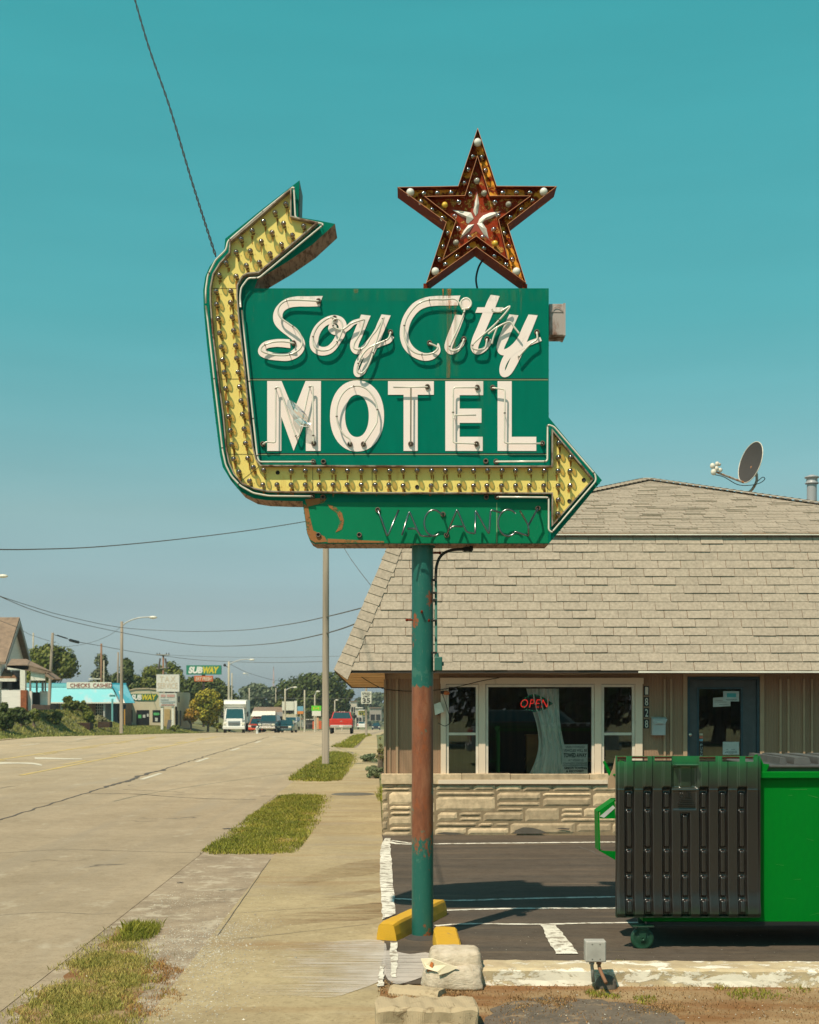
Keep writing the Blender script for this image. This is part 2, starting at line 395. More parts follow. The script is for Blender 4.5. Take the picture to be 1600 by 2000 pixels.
strip('road', xL, xR, YS, M_road, 0)
# gravelly shoulder / parkway between kerb line and sidewalk
strip('shoulder', xR, xSL, YS, M_shoulder, -.004)
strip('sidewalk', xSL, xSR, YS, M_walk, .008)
# driveways crossing the parkway
for k, (a, b) in enumerate(((28.4, 33.6), (52.5, 57))):
    strip('driveway', xR, xSL, [a, (a+b)/2, b], M_walk, .003)
sheet('side_driveway', [(-20.9, 64, 0), (-20.9, 71.5, 0), (-26, 71.5, .0), (-26, 64, .0)], M_walk, .03)
# parking lot
ROWX = 14
lotp = [G(748, 1640), G(744, 1700), G(747, 1760), G(752, 1810), G(750, 1860), G(738, 1925), (0.9, 9.35, 0), (ROWX, 9.35, 0), (ROWX, 19.9, 0), (-.42, 19.9, 0)]
sheet('parking_lot', lotp, M_lot, .013)
sheet('dirt_verge', [(-.24, 9.36, 0), (-.24, 4, 0), (ROWX, 4, 0), (ROWX, 9.45, 0), (.9, 9.45, 0)], M_dirt, .004)
sheet('side_yard', [(-.42, 19.95, 0), (-2.0, 80, 0), (30, 80, 0), (30, 19.95, 0)], M_field, -.02)
pp = [(955, 1985), (985, 1962), (1040, 1953), (1110, 1952), (1190, 1958), (1270, 1968), (1318, 1985), (1345, 2010), (1390, 2060), (930, 2060)]
sheet('asphalt_patch', [p+Vector((noise.noise(p*9), noise.noise(p*9+Vector((4, 4, 0))), 0))*.045 for p in crspline([G(x, y) for x, y in pp], 9, True)], M_patch, .010)
# ---- white lot lines
def line(name, pts, wid, mat, z, jit=.006):
    sp = crspline(pts, 10); mb = MB(); vs = []; fs = []
    for i, p in enumerate(sp):
        t = (sp[min(i+1, len(sp)-1)]-sp[max(0, i-1)]).normalized(); nrm = Vector((-t.y, t.x, 0))
        ww = wid*.5*(1+random.uniform(-.12, .12))+random.uniform(-jit, jit)
        vs += [p+nrm*ww+Vector((0, 0, z)), p-nrm*ww+Vector((0, 0, z))]
    for i in range(len(sp)-1): fs.append((2*i, 2*i+1, 2*i+3, 2*i+2))
    mb.add(vs, fs); return struct(mb.build(name, mat))
def gl(px, py): return G(px, py)
line('lot_marking', [gl(758, 1646), gl(790, 1651), gl(900, 1650), gl(1100, 1648), gl(1300, 1646), gl(1700, 1644)], .11, M_paint, .0175)
line('lot_marking', [gl(765, 1644), gl(800, 1649), gl(830, 1651)], .07, M_paint, .0185)
line('lot_marking', [gl(752, 1757), gl(800, 1760), gl(900, 1762), gl(1000, 1759), gl(1205, 1755), gl(1700, 1750)], .075, M_paint, .0175)
line('lot_marking', [gl(860, 1782), gl(1000, 1778), gl(1205, 1777), gl(1700, 1774)], .075, M_paint, .0175)
line('lot_marking', [gl(850, 1812), gl(920, 1808), gl(1060, 1809), gl(1205, 1806), gl(1700, 1802)], .065, M_paint, .0175)
def fat(name, L, Rr, mat, z):
    a = crspline([gl(*p) for p in L], 8); b = crspline([gl(*p) for p in Rr], 8); mb = MB(); vs = []; fs = []
    for p, q in zip(a, b):
        j = Vector((random.uniform(-.008, .008), 0, z)); vs += [p+j, q+Vector((random.uniform(-.008, .008), 0, z))]
    for i in range(len(a)-1): fs.append((2*i, 2*i+1, 2*i+3, 2*i+2))
    mb.add(vs, fs); return struct(mb.build(name, mat))
fat('lot_marking', [(752, 1640), (744, 1660), (743, 1690), (744, 1750), (747, 1800)], [(762, 1640), (763, 1665), (766, 1700), (770, 1750), (772, 1790)], M_paint, .0215)
fat('lot_marking', [(762, 1845), (763, 1880), (764, 1915)], [(775, 1845), (777, 1880), (774, 1915)], M_paint, .0215)
fat('lot_marking', [(742, 1890), (739, 1915), (736, 1932)], [(751, 1890), (750, 1912), (749, 1932)], M_paint, .0215)
fat('lot_marking', [(1056, 1809), (1068, 1835), (1086, 1868)], [(1082, 1808), (1105, 1835), (1130, 1868)], M_paint, .0215)
# ---- spilled white paint dragged over the sidewalk (procedural, world-placed)
m, n, l, b = newmat('dragged_white_paint')
b.inputs['Base Color'].default_value = (.62, .56, .50, 1); b.inputs['Roughness'].default_value = .8
f1 = noi(n, l, coords(n, l, (.55, 26, 1), 'World', rot=(0, 0, .05)), 2.2, 8, .75); f2 = noi(n, l, coords(n, l, (1, 1, 1), 'World'), 3.0, 4)
sx = n.new('ShaderNodeSeparateXYZ'); g = n.new('ShaderNodeNewGeometry'); l.new(g.outputs['Position'], sx.inputs[0])
gx = mth(n, l, 'MULTIPLY', mth(n, l, 'ADD', sx.outputs['X'], 1.35), .32)
ssum = mth(n, l, 'ADD', mth(n, l, 'ADD', mth(n, l, 'MULTIPLY', f1, .8), mth(n, l, 'MULTIPLY', f2, .22)), mth(n, l, 'MULTIPLY', gx, .55))
r = ramp(n, [(.60, (0, 0, 0, 1)), (.70, (.50, .50, .50, 1)), (.80, (.78, .78, .78, 1))]); l.new(ssum, r.inputs['Fac']); l.new(r.outputs['Color'], b.inputs['Alpha'])
M_spill = m
sp = [(430, 1872), (520, 1852), (640, 1843), (745, 1840), (752, 1880), (748, 1915), (690, 1940), (640, 1952), (540, 1948), (440, 1955), (405, 1940), (420, 1900)]
sheet('spilled_paint', crspline([G(x, y) for x, y in sp], 4, True), M_spill, .014)
sp = [(752, 1862), (800, 1868), (838, 1866), (845, 1900), (800, 1922), (768, 1925), (752, 1905)]
M_spill2 = M_spill.copy(); M_spill2.name = 'dirty_white_paint'
sheet('spilled_paint', crspline([G(x, y) for x, y in sp], 4, True), M_spill2, .018)
# rusty run-off streaks on the sidewalk
M_run = M_spill.copy(); M_run.name = 'rust_runoff'
m, n, l, b = newmat('brown_runoff'); b.inputs['Base Color'].default_value = (.21, .11, .04, 1); b.inputs['Roughness'].default_value = .9
f1 = noi(n, l, coords(n, l, (.5, 3, 1), 'World', rot=(0, 0, .12)), 2.4, 8, .65); r = ramp(n, [(.38, (0, 0, 0, 1)), (.75, (.75, .75, .75, 1))]); l.new(f1, r.inputs['Fac'])
gx_ = n.new('ShaderNodeSeparateXYZ'); g = n.new('ShaderNodeNewGeometry'); l.new(g.outputs['Position'], gx_.inputs[0]); fx = ramp(n, [(.0, (0, 0, 0, 1)), (1, (1, 1, 1, 1))]); l.new(mth(n, l, 'ADD', mth(n, l, 'MULTIPLY', gx_.outputs['X'], .75), 1.2), fx.inputs['Fac'])
l.new(mth(n, l, 'MULTIPLY', r.outputs['Color'], fx.outputs['Color']), b.inputs['Alpha'])
for k, pl in enumerate(([(470, 1822), (600, 1806), (742, 1795), (745, 1765), (640, 1778), (500, 1798)], [(560, 1735), (660, 1718), (744, 1705), (744, 1680), (650, 1695)], [(600, 1770), (744, 1745), (744, 1735), (620, 1758)])): sheet('stain', crspline([G(x, y) for x, y in pl], 4, True), m, .0115+.0005*k)
# ---- road markings
YL = [36, 40, 46, 52, 60, 68, 75, 90, 110, 140, 200, 300]
xY1 = lambda Y: -10.13-.0105*Y; xY2 = lambda Y: -13.55-.0105*Y
strip('yellow_line', lambda Y: xY1(Y)-.08, lambda Y: xY1(Y)+.08, YL, M_yel, .006)
strip('yellow_line', lambda Y: xY2(Y)-.08, lambda Y: xY2(Y)+.08, YL, M_yel, .006)
for a in (42, 49, 56, 63, 70): strip('yellow_line', lambda Y: xY1(Y)-.42, lambda Y: xY1(Y)-.28, [a, a+3], M_yel, .006); strip('yellow_line', lambda Y: xY2(Y)+.28, lambda Y: xY2(Y)+.42, [a, a+3], M_yel, .006)
xC = lambda Y: -6.5-.019*Y
for a in (34, 44, 54, 64, 74, 92): strip('lane_dash', lambda Y: xC(Y)+.22, lambda Y: xC(Y)+.36, [a, a+1.5, a+3], M_paintroad, .006)
for a in (50, 60, 70): strip('lane_dash', lambda Y: -17.6, lambda Y: -17.45, [a, a+3], M_paintroad, .006)
# turn arrow in the centre lane
fat('turn_arrow', [(-40, 1496), (20, 1492), (60, 1493), (82, 1496)], [(-40, 1487), (20, 1489.5), (62, 1490), (80, 1493)], M_paintroad, .008)
fat('turn_arrow', [(68, 1483), (100, 1483), (130, 1483.5), (160, 1483.5)], [(68, 1479.5), (95, 1480), (130, 1481.5), (160, 1482)], M_paintroad, .008)
def crack(name, pts, wid, z=.005, n=14, amp=.05):
    sp = crspline(pts, n); out = []
    for i, p in enumerate(sp):
        q = p+Vector((noise.noise(p*1.7)*amp, noise.noise(p*1.3+Vector((9, 2, 0)))*amp, 0)); out.append(q)
    mb = MB(); vs = []; fs = []
    for i, p in enumerate(out):
        t = (out[min(i+1, len(out)-1)]-out[max(0, i-1)]).normalized(); nr = Vector((-t.y, t.x, 0)); ww = wid*(.35+.65*abs(noise.noise(p*4)))*.7+wid*.15
        vs += [p+nr*ww+Vector((0, 0, z)), p-nr*ww+Vector((0, 0, z))]
    for i in range(len(out)-1): fs.append((2*i, 2*i+1, 2*i+3, 2*i+2))
    mb.add(vs, fs); return struct(mb.build(name, M_seam))
crack('pavement_crack', [Vector((xC(Y), Y, gz(Y))) for Y in (8, 12, 16, 20, 25, 30, 36, 43, 50, 60, 75)], .055, n=20, amp=.09)
crack('pavement_crack', [Vector((xC(Y)+.06*sin(Y), Y, gz(Y))) for Y in (31, 33, 35, 37, 39)], .11, .007, amp=.16)
crack('pavement_crack', [G(175, 1550), G(260, 1551), G(330, 1556), G(400, 1560), G(500, 1562)], .04)
crack('pavement_crack', [G(240, 1542), G(300, 1545), G(360, 1548)], .03)
crack('pavement_crack', [G(60, 1684), G(90, 1680), G(130, 1683), G(170, 1679)], .007)
crack('pavement_crack', [G(-20, 1668), G(120, 1660), G(260, 1663), G(395, 1666)], .012, .004, amp=.03)
crack('pavement_crack', [G(-20, 1790), G(90, 1782), G(180, 1786), G(228, 1784)], .008, .004, amp=.03)
crack('pavement_crack', [G(0, 1540), G(15, 1537), G(40, 1535)], .03)
for (x0, y0, x1, y1) in ((425, 1830, 528, 1680), (470, 1785, 745, 1766), (455, 1838, 740, 1805), (640, 1556, 745, 1556), (700, 1520, 745, 1520), (560, 1650, 745, 1652)):
    crack('pavement_crack', [G(x0, y0), G((x0+x1)/2, (y0+y1)/2), G(x1, y1)], .007, .012, amp=.01)
crack('pavement_crack', [G(430, 1740), G(445, 1738), G(462, 1739), G(485, 1735)], .012, .004)
crack('pavement_crack', [G(375, 1912), G(395, 1908), G(412, 1901)], .012, .004)
crack('pavement_crack', [G(1130, 1655), G(1150, 1662), G(1165, 1670), G(1190, 1676)], .03, .016)
for (px, py, a) in ((448, 1619, 17), (352, 1724, 9)):
    c = G(px, py); r0 = a/F*c.y
    sheet('pothole_patch', [c+Vector((cos(t/15*2*pi)*r0*(1+.35*sin(t*5.3)), sin(t/15*2*pi)*r0*.5*(1+.4*cos(t*3.1)), 0)) for t in range(15)], M_seam, .006)
cc = G(690, 1552)
mb = MB(); mb.lathe([(.0, .004), (.46, .004), (.47, 0)], (cc.x, cc.y, .009), seg=28); o = mb.build('manhole_cover', simple('iron_cover', (.16, .14, .11, 1), .7, .3)); tag(o, 'round iron manhole cover set in the tan sidewalk beside the office', 'manhole cover')

# ---- grass (stuff) as real blades
def pin(x, y, poly):
    c = False; n = len(poly)
    for i in range(n):
        a, b2 = poly[i], poly[i-1]
        if (a[1] > y) != (b2[1] > y) and x < (b2[0]-a[0])*(y-a[1])/(b2[1]-a[1])+a[0]: c = not c
    return c
M_grass = leafmat('grass_blades', (.13, .16, .022, 1), (.27, .26, .035, 1), (.52, .36, .12, 1), 1.3)
M_dry = leafmat('dry_grass_blades', (.46, .36, .12, 1), (.30, .29, .07, 1), (.48, .26, .10, 1), 2.6)
def grass(name, poly, n, h, mat, label, zf=lambda x, y: gz(y), wd=.006, edge_soft=.085, dens=None):
    pl = [(p[0], p[1]) for p in poly]; x0 = min(p[0] for p in pl); x1 = max(p[0] for p in pl); y0 = min(p[1] for p in pl); y1 = max(p[1] for p in pl)
    mb = MB(); V = []; Fc = []
    k = 0; tries = 0
    while k < n and tries < n*12:
        tries += 1
        x = random.uniform(x0, x1); y = random.uniform(y0, y1)
        j = .13*noise.noise(Vector((x*4, y*4, 0)))+.06*noise.noise(Vector((x*13, y*13, 5)))
        es = edge_soft*min(1, (x1-x0)/1.2)
        if not pin(x+j+random.gauss(0, es), y+j+random.gauss(0, es*1.3), pl): continue
        if noise.noise(Vector((x*3.1, y*2.3, 8.8)))+.5*noise.noise(Vector((x*9, y*9, 1.8))) < -.30 and random.random() < .8: continue
        if dens and noise.noise(Vector((x*dens, y*dens, 3.3))) < random.uniform(-.45, .15): continue
        k += 1; z = zf(x, y); hh = h*random.uniform(.35, 1.15)*(1+.5*noise.noise(Vector((x*3, y*3, 7)))); a = random.uniform(0, 2*pi)
        w_ = wd*random.uniform(.6, 1.4); lean = random.uniform(.1, .8)*hh; la = random.uniform(0, 2*pi)
        o = len(V); dx, dy = cos(a)*w_, sin(a)*w_
        V += [(x-dx, y-dy, z), (x+dx, y+dy, z), (x+cos(la)*lean*.4+dx*.6, y+sin(la)*lean*.4+dy*.6, z+hh*.6), (x+cos(la)*lean, y+sin(la)*lean, z+hh)]
        Fc += [(o, o+1, o+2), (o, o+2, o+3)]
    me = bpy.data.meshes.new(name); me.from_pydata(V, [], Fc); me.materials.append(mat); o = bpy.data.objects.new(name, me); COL.objects.link(o)
    return tag(o, label, 'grass', kind='stuff')
def turf(poly, z=.002):
    c = sum((Vector((p[0], p[1], 0)) for p in poly), Vector())/len(poly); q = crspline([Vector((p[0], p[1], p[2] if len(p) > 2 else 0)) for p in poly], 6, True)
    return sheet('turf', [p+(c-Vector((p.x, p.y, 0))).normalized()*(.20+.16*noise.noise(p*2.2)+.05*noise.noise(p*9)) for p in q], M_grassbase, z)
gp1 = [G(*p) for p in ((398, 1664), (420, 1668), (500, 1669), (560, 1668), (590, 1655), (600, 1625), (612, 1595), (622, 1570), (625, 1556), (590, 1553), (555, 1556), (525, 1575), (495, 1590), (485, 1605), (455, 1635), (430, 1645), (412, 1655))]
turf(gp1); grass('grass', gp1, 9000, .05, M_dry, 'straw-coloured dry blades mixed through the grass strip nearest the motel sign', wd=.005, edge_soft=.16); grass('grass', gp1, 42000, .055, M_grass, 'green grass strip with dry edges between road and sidewalk, nearest the motel sign', wd=.005)
gp2 = [G(*p) for p in ((568, 1524), (600, 1526), (640, 1527), (668, 1524), (672, 1505), (685, 1485), (684, 1475), (660, 1471), (640, 1472), (620, 1485), (595, 1503))]
turf(gp2); grass('grass', gp2, 5000, .09, M_dry, 'straw-coloured dry blades around the wooden utility pole', wd=.008, edge_soft=.2); grass('grass', gp2, 24000, .10, M_grass, 'green grass island around the foot of the wooden utility pole', wd=.009)
gp3 = [G(*p) for p in ((652, 1459), (690, 1461), (708, 1446), (722, 1437), (716, 1434), (700, 1437), (675, 1450))]
turf(gp3); grass('grass', gp3, 9000, .11, M_grass, 'far grass strip beside the sidewalk below the speed limit sign', wd=.02)
gp4 = [G(*p) for p in ((-200, 2140), (240, 2140), (245, 2020), (262, 1965), (280, 1920), (285, 1888), (262, 1860), (262, 1832), (235, 1812), (215, 1825), (195, 1845), (165, 1875), (130, 1900), (90, 1930), (40, 1975), (-30, 2030), (-200, 2110))]
sheet('turf', [p+Vector((noise.noise(p*5), noise.noise(p*5+Vector((4, 4, 0))), 0))*.12 for p in crspline(gp4, 5, True)], M_dirt, -.002)
grass('grass', gp4, 34000, .035, M_dry, 'patchy yellowing grass along the road edge at the near left', wd=.0025, dens=1.5)
gp5 = [G(*p) for p in ((232, 1835), (250, 1812), (300, 1808), (318, 1818), (300, 1830), (262, 1842))]
grass('grass', gp5, 1500, .075, M_grass, 'small grass tuft at the tip of the near left verge', wd=.003)
for (cx_, cy_, rx_, ry_, nn_) in ((1212, 1895, 26, 16, 500), (1180, 1945, 40, 10, 500), (1255, 1957, 30, 9, 600), (1408, 1928, 20, 9, 300), (1480, 1945, 60, 12, 900), (745, 1555, 8, 14, 700), (1560, 1935, 25, 8, 200)):
    pl = [G(cx_+rx_*cos(t/10*2*pi), cy_+ry_*sin(t/10*2*pi)) for t in range(10)]
    grass('weeds', pl, int(nn_*.4), .03 if cy_ > 1600 else .12, M_grass, 'sparse green weeds in the dry soil at the kerb' if cy_ > 1600 else 'weeds growing against the stone base of the office', wd=.0035, zf=lambda x, y: .006)
for i_, (ax, ay, bx, by) in enumerate(((960, 1960, 1330, 1975), (740, 1930, 950, 1960))):
    pl = [G(ax, ay-12), G(bx, by-14), G(bx, by+8), G(ax, ay+10)]; grass('dry_litter', pl, 1800, .012, leafmat('litter_straw', (.40, .27, .13, 1), (.26, .14, .06, 1), (.46, .38, .24, 1), 5), 'brown straw litter fringing the %s' % ('dark asphalt patch' if i_ == 0 else 'foreground concrete block'), wd=.004, zf=lambda x, y: .012, dens=2)
dirtp = [(-.2, 9.3), (-.2, 6.5), (6.5, 6.5), (6.5, 9.45), (1.0, 9.45)]
grass('dry_litter', dirtp, 14000, .014, leafmat('dry_straw', (.34, .20, .09, 1), (.22, .12, .05, 1), (.40, .31, .17, 1), 2), 'brown dry pine litter and straw scattered on the soil behind the kerb', wd=.004, zf=lambda x, y: .008, dens=1.2)
dw = [G(*p) for p in ((250, 1990), (330, 1990), (352, 1950), (350, 1915), (330, 1880), (300, 1868), (270, 1900), (230, 1950))]
grass('dry_weeds', dw, 3500, .02, leafmat('russet_weeds', (.46, .30, .11, 1), (.30, .13, .04, 1), (.50, .40, .18, 1), 6), 'flattened russet and straw-coloured weeds on the gravel shoulder', wd=.0025, dens=3.0)
# left lawn bank
M_bank = leafmat('bank_grass', (.14, .17, .04, 1), (.27, .27, .07, 1), (.36, .30, .11, 1), .33)
bank = [(-21.1, 66), (-21.1, 122), (-32, 122), (-32, 66)]
grass('lawn', bank, 42000, .17, M_bank, 'rough green lawn on the bank across the road', zf=terr, wd=.035)
bank2 = [(-21.0, 119), (-21.0, 135), (-29, 135), (-29, 119)]
grass('lawn', bank2, 9000, .12, M_bank, 'mown lawn in front of the sandwich shop', zf=terr, wd=.035)
# gravel bits on the shoulder
mb = MB()
def pebble(x, y, s_, z0=0):
    q = []
    for k in range(6):
        a_ = k/6*2*pi+random.uniform(-.3, .3); q.append(Vector((x+cos(a_)*s_*random.uniform(.6, 1.1), y+sin(a_)*s_*random.uniform(.6, 1.1), z0)))
    t_ = Vector((x+random.uniform(-.3, .3)*s_, y, z0+s_*random.uniform(.5, .9))); mb.add(q+[t_], [(k, (k+1) % 6, 6) for k in range(6)])
cl = [G(*p) for p in ((430, 1825), (400, 1850), (370, 1880), (330, 1900), (395, 1840), (420, 1870), (300, 1830), (455, 1815), (380, 1960), (340, 1760), (285, 1860))]
for i in range(6500):
    if i % 3:
        c_ = random.choice(cl); x = c_.x+random.gauss(0, .22); Y = c_.y+random.gauss(0, .38)
    else:
        Y = 7.8+abs(random.gauss(0, 1))*3.2; x = xR(Y)+.15+(xSL(Y)+.35-xR(Y))*random.random()
    if Y > 18 or x < xR(Y)+.1: continue
    pebble(x, Y, random.uniform(.002, .007)*(2.0 if random.random() < .05 else 1), .009 if x > xSL(Y) else -.003)
for i in range(400): pebble(random.uniform(.6, 5), random.uniform(7.9, 9.3), random.uniform(.002, .008), .012)
for i in range(260):
    x = random.uniform(-.2, 4.5); Y = random.uniform(9.5, 11.5); s_ = random.uniform(.002, .007); c = Vector((x, Y, .016))
    pts = [c+Vector((random.uniform(-s_, s_), random.uniform(-s_, s_), random.uniform(0, s_))) for _ in range(4)]
    mb.add(pts, [(0, 1, 2), (0, 2, 3), (0, 3, 1), (1, 3, 2)])
tag(mb.build('gravel', simple('gravel_stone', (.52, .48, .40, 1), .9, isl=.6)), 'loose pale gravel scattered beside the road and in the lot', 'gravel', kind='stuff')
# ================================================================== motel sign
YF = 11.01; YB = 11.35; SS = F/YF
def S(px, py, d=0.0): return P(px, py, YF-d)
M_green = rusty('sign_green_enamel', (.0, .172, .116, 1), (.30, .17, .055, 1), .66, .74, 1.6, .38, (.0, .118, .082, 1), streak=(1.6, 1, .28), rust2=(.06, .14, .08, 1), bmp=.12, spec=.06)
M_greenrust = rusty('vacancy_green_enamel', (.002, .19, .085, 1), (.30, .12, .04, 1), .66, .69, 2.2, .4, (.002, .15, .07, 1), rust2=(.28, .22, .12, 1), bmp=.2, spec=.15)
M_side = rusty('sign_side_metal', (.16, .20, .17, 1), (.25, .13, .07, 1), .48, .6, 3, .6, (.1, .14, .12, 1))
M_under = rusty('sign_underside_rust', (.30, .17, .11, 1), (.18, .09, .05, 1), .45, .6, 5, .7, (.36, .23, .15, 1), streak=(8, 1, 1))
M_yellow = rusty('arrow_yellow_enamel', (.80, .66, .20, 1), (.52, .28, .05, 1), .58, .74, 2.6, .4, (.72, .56, .14, 1), streak=(1.6, 1, .3), rust2=(.55, .38, .10, 1), bmp=.1)
M_rim = rusty('trough_rim_metal', (.46, .41, .34, 1), (.16, .07, .035, 1), .50, .60, 5, .5, (.14, .08, .05, 1), streak=(1, 1, 1))
M_white = rusty('sign_lettering_white', (.84, .72, .69, 1), (.55, .42, .28, 1), .70, .78, 2, .5, (.80, .69, .65, 1), bmp=.08)
M_tube = simple('neon_tube_glass', (.66, .62, .54, 1), .18, var=.15, scale=4, bmp=0)
M_tube2 = glassy('clear_neon_tube', (.16, .24, .19), 1.0, .25, 1.5, .22)
M_dark = simple('dark_seam', (.012, .012, .010, 1), .8)
M_sock = rusty('socket_brown', (.13, .075, .05, 1), (.22, .17, .13, 1), .5, .6, 20, .4, (.07, .04, .03, 1))
M_edge = simple('seam_highlight', (.35, .42, .22, 1), .5)
M_filament = simple('bulb_stem', (.34, .26, .18, 1), .3)
M_brass = simple('bulb_cap', (.20, .12, .06, 1), .4, .6)
M_bulb = glassy('bulb_glass', (.90, .66, .30), 2.6, .10, 1.45, .12)

pole_base = Vector(((825.5-CX)/F*11.18, 11.18, 0))
sign = thing('motel_sign', 'tall green neon motel sign with yellow bulb arrow and rusty star on peeling pole', 'sign', pole_base)

outl = [(585, 352), (584, 390), (583.5, 424), (620, 430), (654.5, 437), (611, 477), (560, 512), (511, 541), (503, 547), (497, 563), (1072, 563), (1072, 690), (1072, 815), (1120, 873), (1176, 938), (1124, 1001), (1072, 1062), (840, 1062), (615, 1062), (606, 1057), (600, 1042), (591, 979), (560, 978.5), (520, 977), (495, 973), (470, 960), (450, 937), (435, 912), (430, 890), (421, 820), (412, 742), (404, 670), (398, 603), (397, 566), (401, 540), (409, 521), (422, 504), (438, 488), (440, 466), (510, 410)]
mb = MB(); fr = [S(x, y) for x, y in outl]; bk = [Vector((p.x, YB, p.z)) for p in fr]; n_ = len(fr)
mb.add(fr, [tuple(range(n_))], 0); mb.add(bk, [tuple(reversed(range(n_)))], 0)
A_ = sum(fr[i].x*fr[(i+1) % n_].z-fr[(i+1) % n_].x*fr[i].z for i in range(n_)); sg = 1 if A_ > 0 else -1
for i in range(n_):
    j = (i+1) % n_; e = fr[j]-fr[i]; nz = -e.x*sg
    mb.add([fr[i], fr[j], bk[j], bk[i]], [(0, 1, 2, 3)], 2 if nz/e.length < -.35 else 1)
cab = fixn(mb.build('cabinet', [M_green, M_side, M_under], sign))
# rusty vacancy corner patch: panel 2 mm proud with its own enamel
vp = [(594, 981), (1071, 981), (1071, 1060.5), (842, 1060.5), (616, 1060.5), (608, 1056), (602, 1042)]
mb = MB(); mb.prism([S(x, y, .003) for x, y in vp], (0, .002, 0)); mb.build('vacancy_panel', M_greenrust, sign)
# seams, rivets, edge flange
mb = MB()
for (x0, x1, y) in ((478, 1071, 740), (494, 1070, 886)):
    mb.prism([S(x0, y-.9, .0025), S(x1, y-.9, .0025), S(x1, y+.9, .0025), S(x0, y+.9, .0025)], (0, .002, 0), 0)
    mb.prism([S(x0, y+1.2, .003), S(x1, y+1.2, .003), S(x1, y+2.3, .003), S(x0, y+2.3, .003)], (0, .002, 0), 1)
mb.prism([S(970, 982, .0035), S(971, 982, .0035), S(971, 1060, .0035), S(970, 1060, .0035)], (0, .001, 0), 1)
for i in range(n_):
    a, b2 = Vector(outl[i]), Vector(outl[(i+1) % n_]); L = (b2-a).length
    for k in range(int(L/22)):
        p = a+(b2-a)*((k+.5+random.uniform(-.3, .3))/max(1, int(L/22))); q = S(p.x, p.y)
        mb.sphere((q.x, YF+random.choice((.02, .31)), q.z), .0055, 6, 0)
seam_ = mb.build('seam', [M_dark, M_edge], sign)

# yellow trough
tr = [(568, 376), (568, 428), (592, 434), (617.5, 440), (560, 489), (506, 535), (484, 537), (476, 541), (470.5, 548), (464, 561), (463.5, 582), (466, 615), (469, 645), (473.7, 684), (478.5, 724), (482.5, 770), (489, 832), (494, 875), (500, 900), (510, 912.5), (700, 913.5), (900, 914), (1079, 914), (1079, 846), (1117, 892), (1155, 938), (1117, 981), (1079, 1024), (1079, 964), (900, 963.5), (700, 963), (605, 961), (560, 961.5), (525, 960), (500, 955), (475, 945), (460, 927), (450, 905), (445, 880), (439, 812), (430, 747), (419, 658), (414, 592), (414, 566), (419, 540), (432, 519), (451, 498), (452, 477), (510, 427)]
mb = MB(); mb.prism([S(x, y, .004) for x, y in tr], (0, .002, 0)); panel = mb.build('arrow_panel', M_yellow, sign)
panel['_w'] = tuple(pole_base)
for yy, x0, x1 in ((563.5, 414, 464), (740, 430, 480), (886, 446, 496)):
    pass
mb = MB()
for (x0, y0, x1, y1) in ((415, 563, 463, 563), (431, 740, 480, 740), (447, 887, 496, 887), (611, 913, 611, 961), (727, 914, 727, 963), (1070, 915, 1070, 963), (505, 912, 470, 940)):
    a, b2 = S(x0, y0, .0065), S(x1, y1, .0065); t = (b2-a).normalized(); nn = Vector((-t.z, 0, t.x))*.0018
    mb.quad(a+nn, b2+nn, b2-nn, a-nn)
joint_ = mb.build('panel_joint', M_dark, panel)
inn = tr; out_ = offset_poly(tr, 2.3); H = .062
mb = MB(); n2 = len(tr)
for i in range(n2):
    j = (i+1) % n2; a0, a1 = inn[i], inn[j]; b0, b1 = out_[i], out_[j]
    ia, ib = S(a0[0], a0[1], 0), S(a1[0], a1[1], 0); oa, ob = S(b0[0], b0[1], 0), S(b1[0], b1[1], 0); h = Vector((0, -H, 0))
    mb.add([ia, ib, ib+h, ia+h], [(0, 1, 2, 3)]); mb.add([oa, ob, ob+h, oa+h], [(3, 2, 1, 0)]); mb.add([ia+h, ib+h, ob+h, oa+h], [(0, 1, 2, 3)])
mb.build('arrow_rim', M_rim, sign)
# --- bulbs
mb = MB()
mb.lathe([(.016, 0), (.017, .006), (.0105, .008), (.0105, .02)], (0, 0, 0), (0, -1, 0), 10, 1)
mb.lathe([(.0045, .02), (.004, .044), (.0, .046)], (0, 0, 0), (0, -1, 0), 6, 2)
mb.lathe([(.0095, .018), (.011, .028), (.0185, .040), (.0228, .055), (.0205, .069), (.012, .078), (0, .081)], (0, 0, 0), (0, -1, 0), 14, 0)
bproto = mb.build('light_bulb', [M_bulb, M_brass, M_filament], panel, local=True)
def z1(x, y): return (380+x/3.81, 330+y/3.81)
def z5(x, y): return (400+x/4., 720+y/4.)
def z6(x, y): return (780+x/3.81, 720+y/3.81)
bl = [z1(*p) for p in ((685, 280), (605, 345), (520, 408), (437, 478), (355, 540), (243, 715), (193, 807), (668, 425), (583, 492), (503, 558), (422, 628), (318, 637), (733, 512), (652, 580), (568, 648), (488, 713), (392, 735), (317, 815), (817, 443), (168, 925), (172, 1022), (185, 1128), (195, 1235), (207, 1338), (218, 1433), (230, 1525), (277, 925), (275, 1010), (287, 1117), (298, 1217), (312, 1327), (320, 1422), (332, 1525))]
bl += [z5(*p) for p in ((172, 168), (183, 280), (195, 385), (208, 493), (218, 603), (233, 715), (275, 815), (357, 887), (280, 155), (290, 263), (301, 368), (314, 482), (325, 593), (343, 710), (385, 780), (465, 803))]
bl += [z5(x, 808) for x in (680, 790, 898, 1006, 1118, 1225, 1333, 1447)]+[z5(x, 917) for x in (460, 570, 680, 790, 898, 1006, 1115, 1225, 1333, 1440)]
bl += [z6(x, 768) for x in (27, 133, 240, 342, 447, 551, 655, 762, 862, 967, 1075)]+[z6(x, 880) for x in (29, 237, 341, 445, 550, 650, 758, 862, 964, 1070)]
